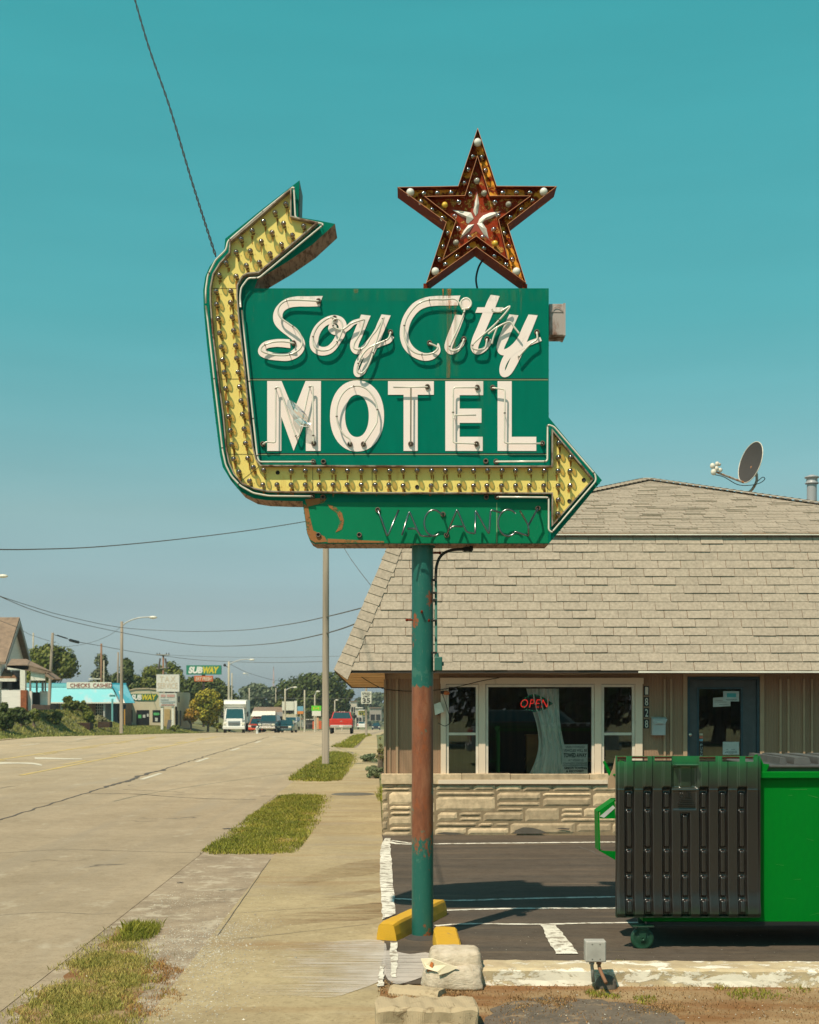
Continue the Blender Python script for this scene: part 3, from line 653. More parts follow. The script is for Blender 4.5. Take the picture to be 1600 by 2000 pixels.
bl += [z6(*p) for p in ((1183, 562), (1180, 668), (1268, 668), (1177, 770), (1265, 770), (1177, 880), (1265, 880), (1178, 985), (1175, 1087))]
for i, (x, y) in enumerate(bl):
    o = bproto if i == 0 else bproto.copy()
    if i: COL.objects.link(o); o.parent = panel
    o.location = S(x, y, .006)-pole_base; o.rotation_euler = (0, random.uniform(0, 6), 0)
for (x, y) in [z5(570, 812), z6(133, 880), z6(1265, 985), z6(1373, 828)]:
    q = S(x, y, .006); mb = MB(); mb.lathe([(.0, .0015), (.0125, .0015), (.0125, .003), (.017, .003), (.0175, 0)], q, (0, -1, 0), 12); mb.build('empty_socket', M_dark, panel)
# small screw dots and rust drips beside bulbs
mb = MB()
for (x, y) in bl:
    for s_ in (-1, 1):
        q = S(x+s_*7.5, y+1.5, .0062); mb.sphere(q, .0026, 5, 0)
screw_ = mb.build('screws', M_sock, panel)

# stains: soft-edged rust run-offs on the enamel
def stainmat(name, c, sc=(1, 1, 1), s=6, lo=.4, hi=.62, mx=.85):
    m, n, l, b = newmat(name); b.inputs['Base Color'].default_value = c; b.inputs['Roughness'].default_value = .8; b.inputs['Specular IOR Level'].default_value = .1
    f = noi(n, l, coords(n, l, sc), s, 8, .7); r = ramp(n, [(lo, (0, 0, 0, 1)), (hi, (mx, mx, mx, 1))]); l.new(f, r.inputs['Fac']); l.new(r.outputs['Color'], b.inputs['Alpha']); return m
M_drip = stainmat('rust_drip', (.36, .15, .025, 1), (1, 1, .6), 30, .30, .55)
M_drip2 = stainmat('rust_run', (.42, .15, .03, 1), (3, 1, .3), 6, .42, .72, .62)
M_drip3 = stainmat('rust_bloom', (.30, .13, .05, 1), (1, 1, 1), 14, .36, .50, .95)
M_pale = stainmat('chalky_fade', (.07, .26, .13, 1), (4, 1, .4), 5, .45, .8, .35)
mb = MB()
for (x, y) in bl:
    for k in range(2):
        dx = random.uniform(-3, 4); L0 = random.uniform(5, 15); w0_ = random.uniform(1.0, 2.6); dd = .0068+.0004*k
        mb.add([S(x+dx-w0_, y+5, dd), S(x+dx+w0_, y+5, dd), S(x+dx+w0_*.5+.6, y+6+L0, dd), S(x+dx-w0_*.5+.4, y+6+L0, dd)], [(0, 1, 2, 3)])
merge(panel, mb.build('rust_drip', M_drip, panel), joint_, screw_)
def stain(nm, mt, *pls):
    mb = MB()
    for k, pl in enumerate(pls): mb.add([S(x, y, .0058+.0003*k) for x, y in pl], [tuple(range(len(pl)))])
    return merge(cab, mb.build(nm, mt, sign))
merge(cab, seam_)
stain('rust_stain', M_drip2, [(871, 564), (884, 564), (882, 650), (879, 738), (872, 738), (873, 640)], [(862, 564), (867, 564), (866, 590), (863, 590)], [(886, 590), (892, 590), (889, 690), (886, 690)], [(1014, 564), (1020, 564), (1018, 620)], [(690, 564), (702, 564), (699, 572), (692, 572)])
stain('rust_stain', stainmat('fresh_rust_run', (.50, .17, .02, 1), (3, 1, .4), 8, .25, .5, .85), [(874, 564), (881, 564), (880, 590), (878, 606), (876, 590)], [(864, 564), (867, 564), (866, 582)])
stain('faded_paint', M_pale, [(480, 566), (1070, 566), (1070, 588), (480, 588)], [(845, 590), (905, 590), (900, 735), (850, 735)], [(700, 600), (740, 600), (735, 640), (702, 640)], [(930, 745), (960, 745), (955, 880), (935, 880)], [(960, 566), (1010, 566), (1010, 640), (965, 640)])
stain('rust_patch', M_drip3, [(593, 984), (602, 990), (606, 1012), (612, 1036), (634, 1048), (640, 1058), (616, 1060), (606, 1054), (600, 1040)], [(640, 985), (655, 990), (668, 1002), (672, 1018), (668, 1034), (655, 1040), (661, 1030), (664, 1016), (658, 1002), (644, 992)], [(640, 1052), (700, 1055), (750, 1057), (750, 1060), (640, 1060)], [(596, 975), (640, 972), (632, 982), (600, 990)])
# --- neon tubes
sock = MB()
sock.lathe([(.0, .004), (.013, .004), (.013, .014), (.017, .016), (.021, .014), (.022, .0)], (0, 0, 0), (0, -1, 0), 16, 0)
sock.lathe([(.0, .0055), (.0125, .0055)], (0, 0, 0), (0, -1, 0), 12, 1, False)
sockp = None
def socket(px, py):
    global sockp
    if sockp is None: sockp = sock.build('tube_socket', [M_sock, M_dark], sign, local=True); o = sockp
    else: o = sockp.copy(); COL.objects.link(o); o.parent = sign
    o.location = S(px, py, .004)-pole_base
SO = .05
def tube(pts, sock0=True, sock1=True, r=.0078, smooth=True, mat=None, name='neon_tube', so=SO, supports=(), n=6, post=True):
    pth = [S(x, y, so) for x, y in pts]
    if smooth: pth = crspline(pth, n)
    else:  # rounded corners
        q = [pth[0]]
        for i in range(1, len(pth)-1):
            a, b2, c = pth[i-1], pth[i], pth[i+1]; r0 = min(.022, (a-b2).length*.4, (c-b2).length*.4)
            p0 = b2+(a-b2).normalized()*r0; p2 = b2+(c-b2).normalized()*r0
            for t in (0, .25, .5, .75, 1): q.append(p0*(1-t)**2+b2*2*t*(1-t)+p2*t*t)
        q.append(pth[-1]); pth = q
    if sock0: socket(*pts[0]); s0 = S(pts[0][0], pts[0][1], .006); d = (pth[1]-pth[0]).normalized()*.008; pth = [s0, s0+(pth[0]-s0)*.6, pth[0]+d]+pth[1:] if (pth[1]-pth[0]).length > .01 else [s0, s0+(pth[0]-s0)*.6]+pth[1:]
    if sock1: socket(*pts[-1]); s0 = S(pts[-1][0], pts[-1][1], .006); pth = pth[:-1]+[pth[-1]+(pth[-2]-pth[-1]).normalized()*.008, s0+(pth[-1]-s0)*.6, s0]
    mb = MB(); mb.tube(pth, r, 8, 0)
    if post:
        L = 0; last = 0
        for i in range(1, len(pth)):
            L += (pth[i]-pth[i-1]).length
            if L-last > .30:
                last = L; p = pth[i]; mb.tube([p+Vector((0, .001, 0)), Vector((p.x, YF-.004, p.z))], .0028, 5, 1)
                mb.lathe([(.0095, -.004), (.0095, .004)], p, (pth[i]-pth[i-1]), 8, 1)
    return mb.build(name, [mat or M_tube, M_sock], sign)
# border tubes
tube([(470, 600), (469, 579), (471, 562), (485, 543), (506, 542.6), (633, 437.6), (577, 425), (574, 364), (509, 416), (445, 471), (441.7, 487.5), (421, 508), (406, 538), (402, 566), (402, 592)], False, False, smooth=False, r=.0075)
tube([(472.5, 606), (478, 660), (487.6, 750), (495, 820), (502.5, 890), (506, 902), (612, 902)], False, True, smooth=False, r=.0075)
tube([(402, 597), (406, 627), (419, 745), (435, 880), (441, 908), (452, 930), (470, 949), (495, 963), (525, 968.5), (610, 969.5)], False, True, smooth=False, r=.0075)
tube([(969, 901.6), (1069.5, 901), (1070, 829), (1082, 833), (1163, 927), (1164.5, 939), (1078, 1040), (1072, 1035), (1072, 971.5), (971, 970.6)], True, True, smooth=False, r=.0075)
for p in ((632, 902), (949, 901), (631, 971), (950, 971)): socket(*p)

# --- painted lettering
LZ = [0]
def ribbon(pts, wid, cut0=None, cut1=None, n=8):
    """painted stroke along a centre line (photo px on the sign face); widths px"""
    P2 = crspline([Vector((x, y, 0)) for x, y in pts], n); N = len(P2)
    W = wid if isinstance(wid, (list, tuple)) else [wid]*len(pts)
    Wi = [W[min(len(W)-1, int(i/n))]+(W[min(len(W)-1, int(i/n)+1)]-W[min(len(W)-1, int(i/n))])*((i % n)/n) for i in range(N)]
    mb = MB(); vs = []; fs = []; d0 = .0032+LZ[0]*.0004; LZ[0] = (LZ[0]+1) % 5
    for i, p in enumerate(P2):
        t = (P2[min(i+1, N-1)]-P2[max(0, i-1)]).normalized(); nn = Vector((-t.y, t.x, 0)); h = Wi[i]/2
        if i == 0 and cut0: c = Vector((*cut0, 0)).normalized(); c = c*(1 if c.dot(nn) > 0 else -1); nn = c; h = h/max(.3, abs(c.dot(Vector((-t.y, t.x, 0)))))
        if i == N-1 and cut1: c = Vector((*cut1, 0)).normalized(); c = c*(1 if c.dot(nn) > 0 else -1); nn = c; h = h/max(.3, abs(c.dot(Vector((-t.y, t.x, 0)))))
        dd = d0+.0018*i/N; a = p+nn*h; b2 = p-nn*h; vs += [S(a.x, a.y, dd), S(b2.x, b2.y, dd)]
    for i in range(N-1): fs.append((2*i, 2*i+1, 2*i+3, 2*i+2))
    return vs, fs
def letter(label, ribs=(), polys=()):
    mb = MB()
    for r_ in ribs: vs, fs = ribbon(*r_); mb.add(vs, fs)
    for pl in polys:
        LZ[0] = (LZ[0]+1) % 5; mb.add([S(x, y, .0034+LZ[0]*.0004) for x, y in pl], [tuple(range(len(pl)))])
    o = mb.build('painted_letter', M_white, sign); o['label'] = label; return o
def A(x, y): return (480+x/5., 550+y/5.)
def B(x, y): return (760+x/4.444, 550+y/4.444)
def Al(ps): return [A(*p) for p in ps]
def Bl(ps): return [B(*p) for p in ps]
Sc = Al([(735, 190), (620, 193), (500, 194), (410, 212), (345, 258), (315, 320), (325, 385), (375, 440), (440, 490), (500, 545), (532, 605), (522, 660), (480, 705), (410, 735), (320, 735), (230, 722), (165, 695), (160, 660), (200, 618), (290, 600), (360, 600), (432, 606)])
letter('script capital S', [(Sc, [20]*2+[20, 19, 17, 18, 20, 21, 21, 20, 19, 18, 17, 15, 14, 15, 15, 14, 14, 15, 16, 17], (-.35, 1), (.1, 1))])
oc = Al([(930, 500), (880, 600), (815, 665), (735, 678), (675, 640), (668, 560), (700, 470), (765, 400), (850, 367), (920, 385), (948, 440), (930, 520), (880, 600)])
letter('script letter o', [(oc, [15, 15, 16, 17, 17, 17, 16, 15, 16, 17, 16, 15, 13]), (Al([(862, 415), (845, 455), (870, 482), (920, 485), (990, 455), (1050, 402), (1120, 378)]), [14, 16, 15, 12, 10, 9, 8])])
letter('script letter y', [(Al([(1172, 332), (1135, 420), (1095, 520), (1062, 610), (1072, 668), (1125, 672), (1190, 615), (1250, 540), (1300, 460)]), [18, 18, 18, 17, 14, 12, 12, 12, 12], (1, 0)),
    (Al([(1370, 330), (1325, 430), (1275, 560), (1225, 670), (1180, 780), (1140, 870), (1095, 905), (1075, 870), (1095, 790), (1150, 705), (1220, 655), (1310, 612), (1395, 580), (1438, 535)]), [17, 18, 18, 17, 14, 13, 11, 9, 10, 11, 9, 9, 9, 6], (1, 0))])
Cc = Bl([(605, 163), (520, 165), (400, 167), (310, 182), (230, 225), (165, 310), (135, 400), (135, 490), (165, 565), (225, 622), (300, 652), (370, 645), (425, 600), (425, 535)])
letter('script capital C', [(Cc, [19, 19, 19, 19, 19, 18, 17, 17, 17, 16, 15, 14, 10, 2], (-.35, 1))])
dotc = B(668, 190)
letter('script letter i', [(Bl([(615, 292), (580, 390), (535, 500), (515, 570), (540, 608), (590, 590), (640, 535), (665, 490)]), [18, 18, 17, 15, 11, 9, 7, 3], (1, 0))],
    [[(dotc[0]+11.5*cos(t/20*2*pi), dotc[1]+12.5*sin(t/20*2*pi)) for t in range(20)]])
letter('script letter t', [(Bl([(920, 125), (890, 190), (850, 290), (805, 400), (760, 500), (742, 570), (765, 608), (820, 590), (865, 545), (885, 500)]), [17, 19, 19, 18, 17, 15, 11, 9, 7, 3], (1, 0)),
    (Bl([(758, 246), (860, 246), (985, 246)]), [10.5, 10.5, 10.5], (-.4, 1), (-.4, 1))])
letter('script letter y', [(Bl([(1082, 292), (1040, 385), (995, 490), (968, 570), (985, 612), (1040, 600), (1110, 540), (1170, 450)]), [17, 18, 18, 15, 12, 12, 12, 12], (1, 0)),
    (Bl([(1250, 292), (1205, 395), (1160, 500), (1120, 610), (1070, 720), (1030, 790), (990, 800), (985, 740), (1020, 660), (1080, 605), (1150, 570), (1230, 530), (1320, 497)]), [17, 19, 19, 18, 16, 13, 11, 11, 13, 11, 9, 9, 8], (1, 0))])
# MOTEL
letter('block letter M', [], [[(522, 744), (550, 744), (573.7, 802), (597, 744), (627, 744), (626.5, 880.7), (597.5, 880.7), (597.5, 820), (573.7, 880.7), (549.5, 814), (549.5, 880.7), (522, 880.7)]])
mb = MB(); oo = []; ii = []
for k in range(48):
    t = k/48*2*pi; c, s_ = cos(t), sin(t); f_ = lambda v, e: math.copysign(abs(v)**e, v)
    oo.append(S(697.5+52.8*f_(c, .94), 812.3+69.5*f_(s_, .94), .0034)); ii.append(S(697.3+23.2*f_(c, .94), 812.2+41.3*f_(s_, .94), .0034))
mb.add(oo+ii, [(k, (k+1) % 48, 48+(k+1) % 48, 48+k) for k in range(48)]); o = mb.build('painted_letter', M_white, sign); o['label'] = 'block letter O'
letter('block letter T', [], [[(758, 744.3), (847.5, 744.3), (847.5, 771), (816, 771), (816, 880.7), (788.4, 880.7), (788.4, 771), (758, 771)]])
letter('block letter E', [], [[(870, 744.3), (944, 744.3), (944, 771.7), (898, 771.7), (898, 798), (940.6, 798), (940.6, 825.8), (898, 825.8), (898, 853), (943, 853), (943, 880.7), (870, 880.7)]])
letter('block letter L', [], [[(972, 744.3), (999.7, 744.3), (999.7, 853), (1047.7, 853), (1047.7, 880.7), (972, 880.7)]])

# --- letter tubes
tube(Al([(712, 190), (640, 185), (500, 178), (400, 185), (335, 230), (315, 290), (345, 355), (420, 410), (500, 470), (545, 545), (550, 615), (515, 670), (430, 712), (320, 720), (210, 700), (155, 672), (165, 630), (250, 595), (360, 585), (468, 600)]))
tube(Al([(868, 358), (830, 350), (770, 380), (700, 445), (658, 540), (665, 620), (710, 665), (780, 672), (850, 640), (910, 560), (945, 460), (930, 385), (885, 362), (850, 385), (855, 430), (900, 465), (960, 460), (1030, 410), (1100, 385), (1150, 370)]), True, False)
tube(Al([(1160, 372), (1120, 500), (1062, 600), (1060, 650), (1110, 663), (1170, 630), (1225, 540), (1280, 470), (1345, 350)]), False, False)
tube(Al([(1350, 350), (1320, 440), (1270, 600), (1230, 740), (1180, 850), (1130, 895), (1095, 885), (1090, 830), (1130, 730), (1200, 650), (1290, 605), (1390, 560), (1415, 495)]), False, True)
tube(Bl([(640, 240), (580, 155), (480, 155), (350, 158), (250, 195), (165, 295), (130, 400), (140, 500), (190, 590), (270, 630), (370, 625), (425, 575), (352, 535)]), False, True)
cir = [(668+45*cos(a), 190+45*sin(a)) for a in [pi*.7+2*pi*k/12 for k in range(12)]]
tube(Bl(cir+[(640, 240), (655, 255), (600, 400), (535, 540), (525, 585), (560, 600), (620, 575), (650, 500)]), False, True)
tube(Bl([(895, 238), (905, 258), (960, 262), (1000, 240), (1050, 215), (1000, 285), (900, 390), (760, 510), (722, 560), (740, 585), (790, 590), (835, 575), (850, 500)]), False, True)
tube(Bl([(860, 455), (940, 395), (1045, 350), (1090, 400), (1130, 450)]), False, False, post=False)
tube(Bl([(1283, 440), (1285, 500), (1230, 540), (1180, 590), (1120, 660)]), True, False)
tube(Bl([(940, 395), (905, 490), (893, 540)]), False, False, post=False)
def T5(ps): return [z5(*p) for p in ps]
def T6(ps): return [z6(*p) for p in ps]
rt = .0066
tube(T5([(455, 590), (480, 572), (552, 578), (553, 540), (555, 145), (585, 145), (640, 320), (715, 535), (735, 525), (822, 135), (845, 135), (848, 540), (852, 585)]), smooth=False, r=rt)
arc = [(1190+160*cos(t), 350+215*sin(t)) for t in [pi*.62+(2*pi-.48*pi)*k/22 for k in range(23)]]
tube(T5([(1135, 590)]+arc+[(1240, 590)]), r=rt, n=3)
tube([(768.5, 756.3), (800, 756.3), (835, 755.5)], False, True, smooth=False, r=rt)
tube([(802.8, 757.5), (802.3, 867)], False, True, smooth=False, r=rt)
tube(T6([(580, 140), (402, 140), (400, 345), (400, 552), (575, 560)]), smooth=False, r=rt)
tube(T6([(405, 368), (408, 347), (572, 345)]), False, False, smooth=False, r=rt)
tube(T6([(695, 142), (740, 148), (787, 155), (785, 350), (783, 550), (810, 557), (1065, 557)]), smooth=False, r=rt)
# VACANCY clear tubes
rv = .0082; ZV = .10
vt = dict(r=rv, mat=M_tube2, so=ZV, smooth=False, post=False)
tube([(738, 996), (747, 1018), (757, 1048), (779, 996)], True, False, **vt)
tube(T6([(20, 1240), (75, 1060), (135, 1200), (160, 1245)]), False, False, **vt)
tube(T6([(60, 1190), (125, 1190), (160, 1245), (240, 1248)]), False, False, **vt)
arcp = [(258+72*cos(t), 1148+96*sin(t)) for t in [-pi*.28-(2*pi*.70)*k/14 for k in range(15)]]
vc = dict(vt); vc['smooth'] = True; vc['n'] = 3
tube(T6([(325, 1085)]+arcp), True, False, **vc)
tube(T6([(352, 1240), (430, 1045), (500, 1215), (560, 1228)]), True, False, **vt)
tube(T6([(370, 1200), (400, 1172), (472, 1174)]), False, False, **vt)
tube(T6([(565, 1228), (568, 1052), (668, 1232), (680, 1050), (770, 1075)]), False, False, **vt)
arcp = [(812+76*cos(t), 1147+98*sin(t)) for t in [-pi*.25-(2*pi*.72)*k/14 for k in range(15)]]
tube(T6(arcp+[(870, 1215), (960, 1245)]), False, False, **vc)
tube(T6([(898, 1058), (962, 1165), (962, 1245)]), False, False, **vt)
tube(T6([(962, 1165), (1032, 1040)]), False, True, **vt)
for p in ((622, 1045), (702, 1045)): socket(*p)
# torn plastic film caught on the M tube
M_film = glassy('torn_plastic_film', (.86, .86, .82), 1.6, .25, 1.4, .28)
mb = MB(); fp = [[(562, 780), (572, 783)], [(560, 792), (582, 792)], [(566, 806), (592, 802)], [(574, 820), (600, 812)], [(585, 832), (607, 822)], [(604, 836), (608, 826)]]
gv = []
for r0, (a, b2) in enumerate(fp):
    for k in range(7):
        t = k/6; gv.append(S(a[0]+(b2[0]-a[0])*t, a[1]+(b2[1]-a[1])*t, .06+.02*random.random()))
mb.add(gv, [(r*7+k, r*7+k+1, (r+1)*7+k+1, (r+1)*7+k) for r in range(5) for k in range(6)], 0, False)
mb.build('plastic_film', M_film, sign)

# --- star
M_rustpan = rusty('star_rust_yellow', (.95, .46, .05, 1), (.34, .045, .007, 1), .46, .52, 8, .55, (.70, .30, .04, 1), streak=(1, 1, 1), rust2=(.05, .008, .003, 1), bmp=.6, spec=.1)
M_rustred = rusty('star_rust_red', (.42, .045, .008, 1), (.80, .42, .10, 1), .52, .57, 11, .6, (.09, .010, .003, 1), streak=(1, 1, 1), rust2=(.05, .008, .003, 1), bmp=.6, spec=.1)
M_rustwall = rusty('star_wall_rust', (.20, .022, .004, 1), (.45, .15, .03, 1), .56, .64, 9, .6, (.085, .010, .003, 1), streak=(1, 1, 1), rust2=(.22, .045, .010, 1), bmp=.5, spec=.08)
M_rimedge = simple('star_rim_edge', (.62, .25, .11, 1), .5)
def ST(x, y): return (760+x/4.444, 230+y/4.444)
so_ = [ST(*p) for p in ((770, 85), (935, 590), (1458, 593), (1030, 925), (1190, 1432), (757, 1120), (322, 1432), (495, 905), (73, 600), (600, 590))]
si_ = [ST(*p) for p in ((768, 335), (875, 678), (1225, 678), (948, 880), (1030, 1225), (757, 1022), (470, 1225), (583, 890), (315, 683), (660, 675))]
star_w = Vector(S(931, 563)); 
star = MB()
DB = .24
so_in = offset_poly(so_, -.8)
for i in range(10):
    j = (i+1) % 10; a, b2 = S(*so_[i]), S(*so_[j]); c, d = S(so_in[i][0], so_in[i][1]), S(so_in[j][0], so_in[j][1]); h = Vector((0, DB, 0)); h2 = Vector((0, .075, 0))
    star.add([a, b2, b2+h, a+h], [(0, 1, 2, 3)], 0); star.add([c, d, d+h2, c+h2], [(0, 1, 2, 3)], 0); star.add([a, b2, d, c], [(0, 1, 2, 3)], 1)
star.add([S(x, y)+Vector((0, .07, 0)) for x, y in so_in], [tuple(range(10))], 2)
star.add([S(x, y)+Vector((0, DB, 0)) for x, y in so_], [tuple(range(10))], 0)
star_o = star.build('star', [M_rustwall, M_rimedge, M_rustpan], sign); star_o['label'] = 'rusty five-pointed star with marquee globes'
mb = MB(); si_o = offset_poly(si_, .8)
for i in range(10):
    j = (i+1) % 10; h = Vector((0, .068, 0)); a, b2 = S(*si_[i]), S(*si_[j]); c, d = S(si_o[i][0], si_o[i][1]), S(si_o[j][0], si_o[j][1])
    mb.add([a, b2, b2+h, a+h], [(0, 1, 2, 3)], 0); mb.add([c, d, d+h, c+h], [(0, 1, 2, 3)], 0); mb.add([a, b2, d, c], [(0, 1, 2, 3)], 1)
mb.add([S(x, y)+Vector((0, .066, 0)) for x, y in si_], [tuple(range(10))], 2)
mb.build('inner_star', [M_rustwall, M_rimedge, M_rustred], star_o)
em = [[(770, 630), (785, 720), (775, 800), (755, 830), (735, 790), (745, 720)], [(555, 778), (640, 786), (715, 800), (738, 850), (720, 868), (690, 895), (672, 885), (700, 855), (635, 832)],
      [(742, 900), (700, 962), (620, 1025), (648, 962), (690, 908)], [(768, 895), (800, 868), (850, 940), (868, 1025), (822, 985)], [(972, 790), (890, 850), (835, 868), (800, 905), (770, 905), (785, 860), (820, 825), (880, 800)]]
M_enamel = simple('emblem_white', (.72, .68, .62, 1), .45)
mb = MB()
for pl in em:
    q = [S(*ST(*p))+Vector((0, .060, 0)) for p in pl]; c = sum(q, Vector())/len(q)+Vector((0, -.022, 0))
    for i in range(len(q)): mb.add([q[i], q[(i+1) % len(q)], c], [(0, 1, 2)])
    for i in range(len(q)): a, b2 = q[i], q[(i+1) % len(q)]; mb.add([a, b2, b2+Vector((0, .006, 0)), a+Vector((0, .006, 0))], [(0, 1, 2, 3)])
mb.build('emblem', M_enamel, star_o)
mb = MB(); q = [S(*ST(*p))+Vector((0, .063, 0)) for p in ((768, 600), (800, 800), (990, 780), (820, 900), (885, 1050), (757, 960), (610, 1045), (690, 890), (540, 765), (715, 800))]; mb.add(q, [tuple(range(10))]); mb.build('emblem_back', simple('emblem_red', (.32, .04, .012, 1), .5), star_o)
gl_big = [(770, 205), (185, 640), (1345, 635), (402, 1328), (1108, 1328)]; gl_med = [(765, 538), (828, 645), (583, 1075), (1040, 742)]; gl_yel = [(485, 747), (922, 1082)]
gl_clr = [(727, 328), (808, 332), (690, 442), (838, 450), (655, 557), (303, 648), (420, 643), (540, 643), (990, 642), (1108, 640), (1225, 640), (277, 722), (375, 788), (465, 862), (1245, 710), (1150, 787), (1053, 855), (703, 650), (607, 720), (922, 722), (570, 845), (950, 840), (600, 952), (912, 960), (697, 1028), (815, 1028), (512, 993), (470, 1110), (437, 1222), (1003, 995), (1043, 1107), (1073, 1220), (688, 1122), (825, 1125), (590, 1195), (917, 1195), (490, 1265), (1017, 1265)]
def globe(r, m, lab=None, core=True):
    mb = MB(); mb.lathe([(r*.5, 0), (r*.5, .018)], (0, 0, 0), (0, -1, 0), 10, 1); mb.sphere((0, -.018-r*.8, 0), r, 14, 0)
    if core: mb.lathe([(.004, .015), (.003, .03), (0, .032)], (0, 0, 0), (0, -1, 0), 6, 2)
    o = mb.build('globe_bulb', [m, M_brass, M_filament], star_o, local=True)
    if lab: o['label'] = lab
    return o
def place(pr, lst):
    for i, p in enumerate(lst):
        o = pr if i == 0 else pr.copy()
        if i: COL.objects.link(o); o.parent = star_o
        o.location = S(*ST(*p))+Vector((0, .064, 0))-pole_base
M_opal = simple('opal_glass', (.70, .68, .62, 1), .12, var=.05, bmp=0); M_opy = simple('yellow_opal_glass', (.66, .42, .05, 1), .15, var=.05, bmp=0); M_frost = simple('grey_glass_globe', (.34, .31, .25, 1), .1, var=.3, scale=30, bmp=0)
place(globe(.034, M_opal, 'large white globe bulb', False), gl_big); place(globe(.026, M_frost), gl_med); place(globe(.026, M_opy, 'yellow globe bulb', False), gl_yel); place(globe(.0225, M_bulb), gl_clr)
# star feet brackets and cable
mb = MB()
for x, y in ((832, 556), (1026, 557)):
    q = S(x, y); mb.box((q.x-.02, YF+.03, S(0, 563).z-.002), (q.x+.02, YF+.2, q.z+.02), 0)
mb.build('star_bracket', M_rustwall, sign)
mb = MB(); mb.tube(crspline([P(x, y, 11.2) for x, y in ((945, 505), (935, 522), (930, 545), (933, 566))], 6), .008, 8); mb.build('cable', M_dark, sign)

# --- pole
m, n, l, b = newmat('peeling_painted_pole')
tc = coords(n, l); sp_ = n.new('ShaderNodeSeparateXYZ'); tcc = n.new('ShaderNodeTexCoord'); l.new(tcc.outputs['Object'], sp_.inputs[0]); z_ = sp_.outputs['Z']
nz1 = noi(n, l, coords(n, l, (3, 3, .5)), 3, 8, .7); nz2 = noi(n, l, coords(n, l), 7, 8, .7)
zz = mth(n, l, 'ADD', z_, mth(n, l, 'MULTIPLY', mth(n, l, 'SUBTRACT', nz1, .5), .22))
# factory green above 2.13 m and at the foot, bare primer and rust between, with hard flaking edges
zt_ = mth(n, l, 'ADD', z_, mth(n, l, 'MULTIPLY', mth(n, l, 'SUBTRACT', noi(n, l, coords(n, l, (14, 14, 1)), 3, 6, .7), .5), .14)); zb_ = mth(n, l, 'ADD', z_, mth(n, l, 'MULTIPLY', mth(n, l, 'SUBTRACT', noi(n, l, coords(n, l, (1, 1, .55)), 9, 10, .78), .5), 1.25))
bare = mth(n, l, 'MULTIPLY', mth(n, l, 'LESS_THAN', zt_, 2.125), mth(n, l, 'GREATER_THAN', zb_, .80))
gcol = mixc(n, l, nz1, (.006, .085, .070, 1), (.012, .125, .098, 1)); br = ramp(n, [(.32, (.105, .034, .015, 1)), (.5, (.20, .066, .030, 1)), (.68, (.28, .115, .06, 1))]); l.new(noi(n, l, coords(n, l, (2, 2, .5)), 5, 9, .75), br.inputs['Fac'])
class _O: pass
rz_ = _O(); rz_.outputs = {'Color': mixc(n, l, bare, gcol, br.outputs['Color'])}
ptch = ramp(n, [(.605, (0, 0, 0, 1)), (.62, (1, 1, 1, 1))]); l.new(nz2, ptch.inputs['Fac'])
nz3 = noi(n, l, coords(n, l, (1, 1, .6)), 5, 8, .75); p2 = ramp(n, [(.575, (0, 0, 0, 1)), (.587, (1, 1, 1, 1))]); l.new(nz3, p2.inputs['Fac'])
col = mixc(n, l, mth(n, l, 'MULTIPLY', ptch.outputs['Color'], .75), rz_.outputs['Color'], (.045, .15, .115, 1)); col = mixc(n, l, p2.outputs['Color'], col, (.23, .065, .022, 1))
fine = noi(n, l, coords(n, l, (6, 6, .8)), 22, 5, .7); fr_ = ramp(n, [(.62, (0, 0, 0, 1)), (.72, (.5, .5, .5, 1))]); l.new(fine, fr_.inputs['Fac']); col = mixc(n, l, fr_.outputs['Color'], col, (.28, .30, .20, 1))
l.new(col, b.inputs['Base Color']); b.inputs['Roughness'].default_value = .42; bump(n, l, b, mth(n, l, 'ADD', nz2, nz3), .35, .004)
M_pole = m
mb = MB(); zt = S(0, 1062).z; mb.lathe([(.0905, 0), (.0905, .3), (.0905, 1), (.0905, 2), (.0905, zt), ], (pole_base.x, pole_base.y, 0), seg=40); mb.lathe([(.105, zt-.012), (.105, zt+.001)], (pole_base.x, pole_base.y, 0), seg=30); mb.build('pole', M_pole, sign)
M_asphlip = simple('tar_collar', (.05, .045, .04, 1), .9)
mb = MB(); mb.lathe([(.0905, .045), (.11, .03), (.15, .014)], (pole_base.x, pole_base.y, 0), seg=24); mb.build('tar_collar', M_asphlip, sign)
mb = MB()  # step bolts
for (px, py, dx) in ((803, 1211, -1), (851, 1080, 1)):
    q = P(px, py, 11.15); mb.tube([q-Vector((dx*.02, 0, 0)), q+Vector((dx*.035, 0, 0))], .008, 8); mb.sphere(q+Vector((dx*.035, 0, 0)), .013, 8)
for (px, py) in ((824, 1196), (838, 1213)):
    q = P(px, py, 11.085); mb.tube([q, q+Vector((0, -.035, .006))], .010, 8)
mb.build('step_bolt', M_rustwall, sign)
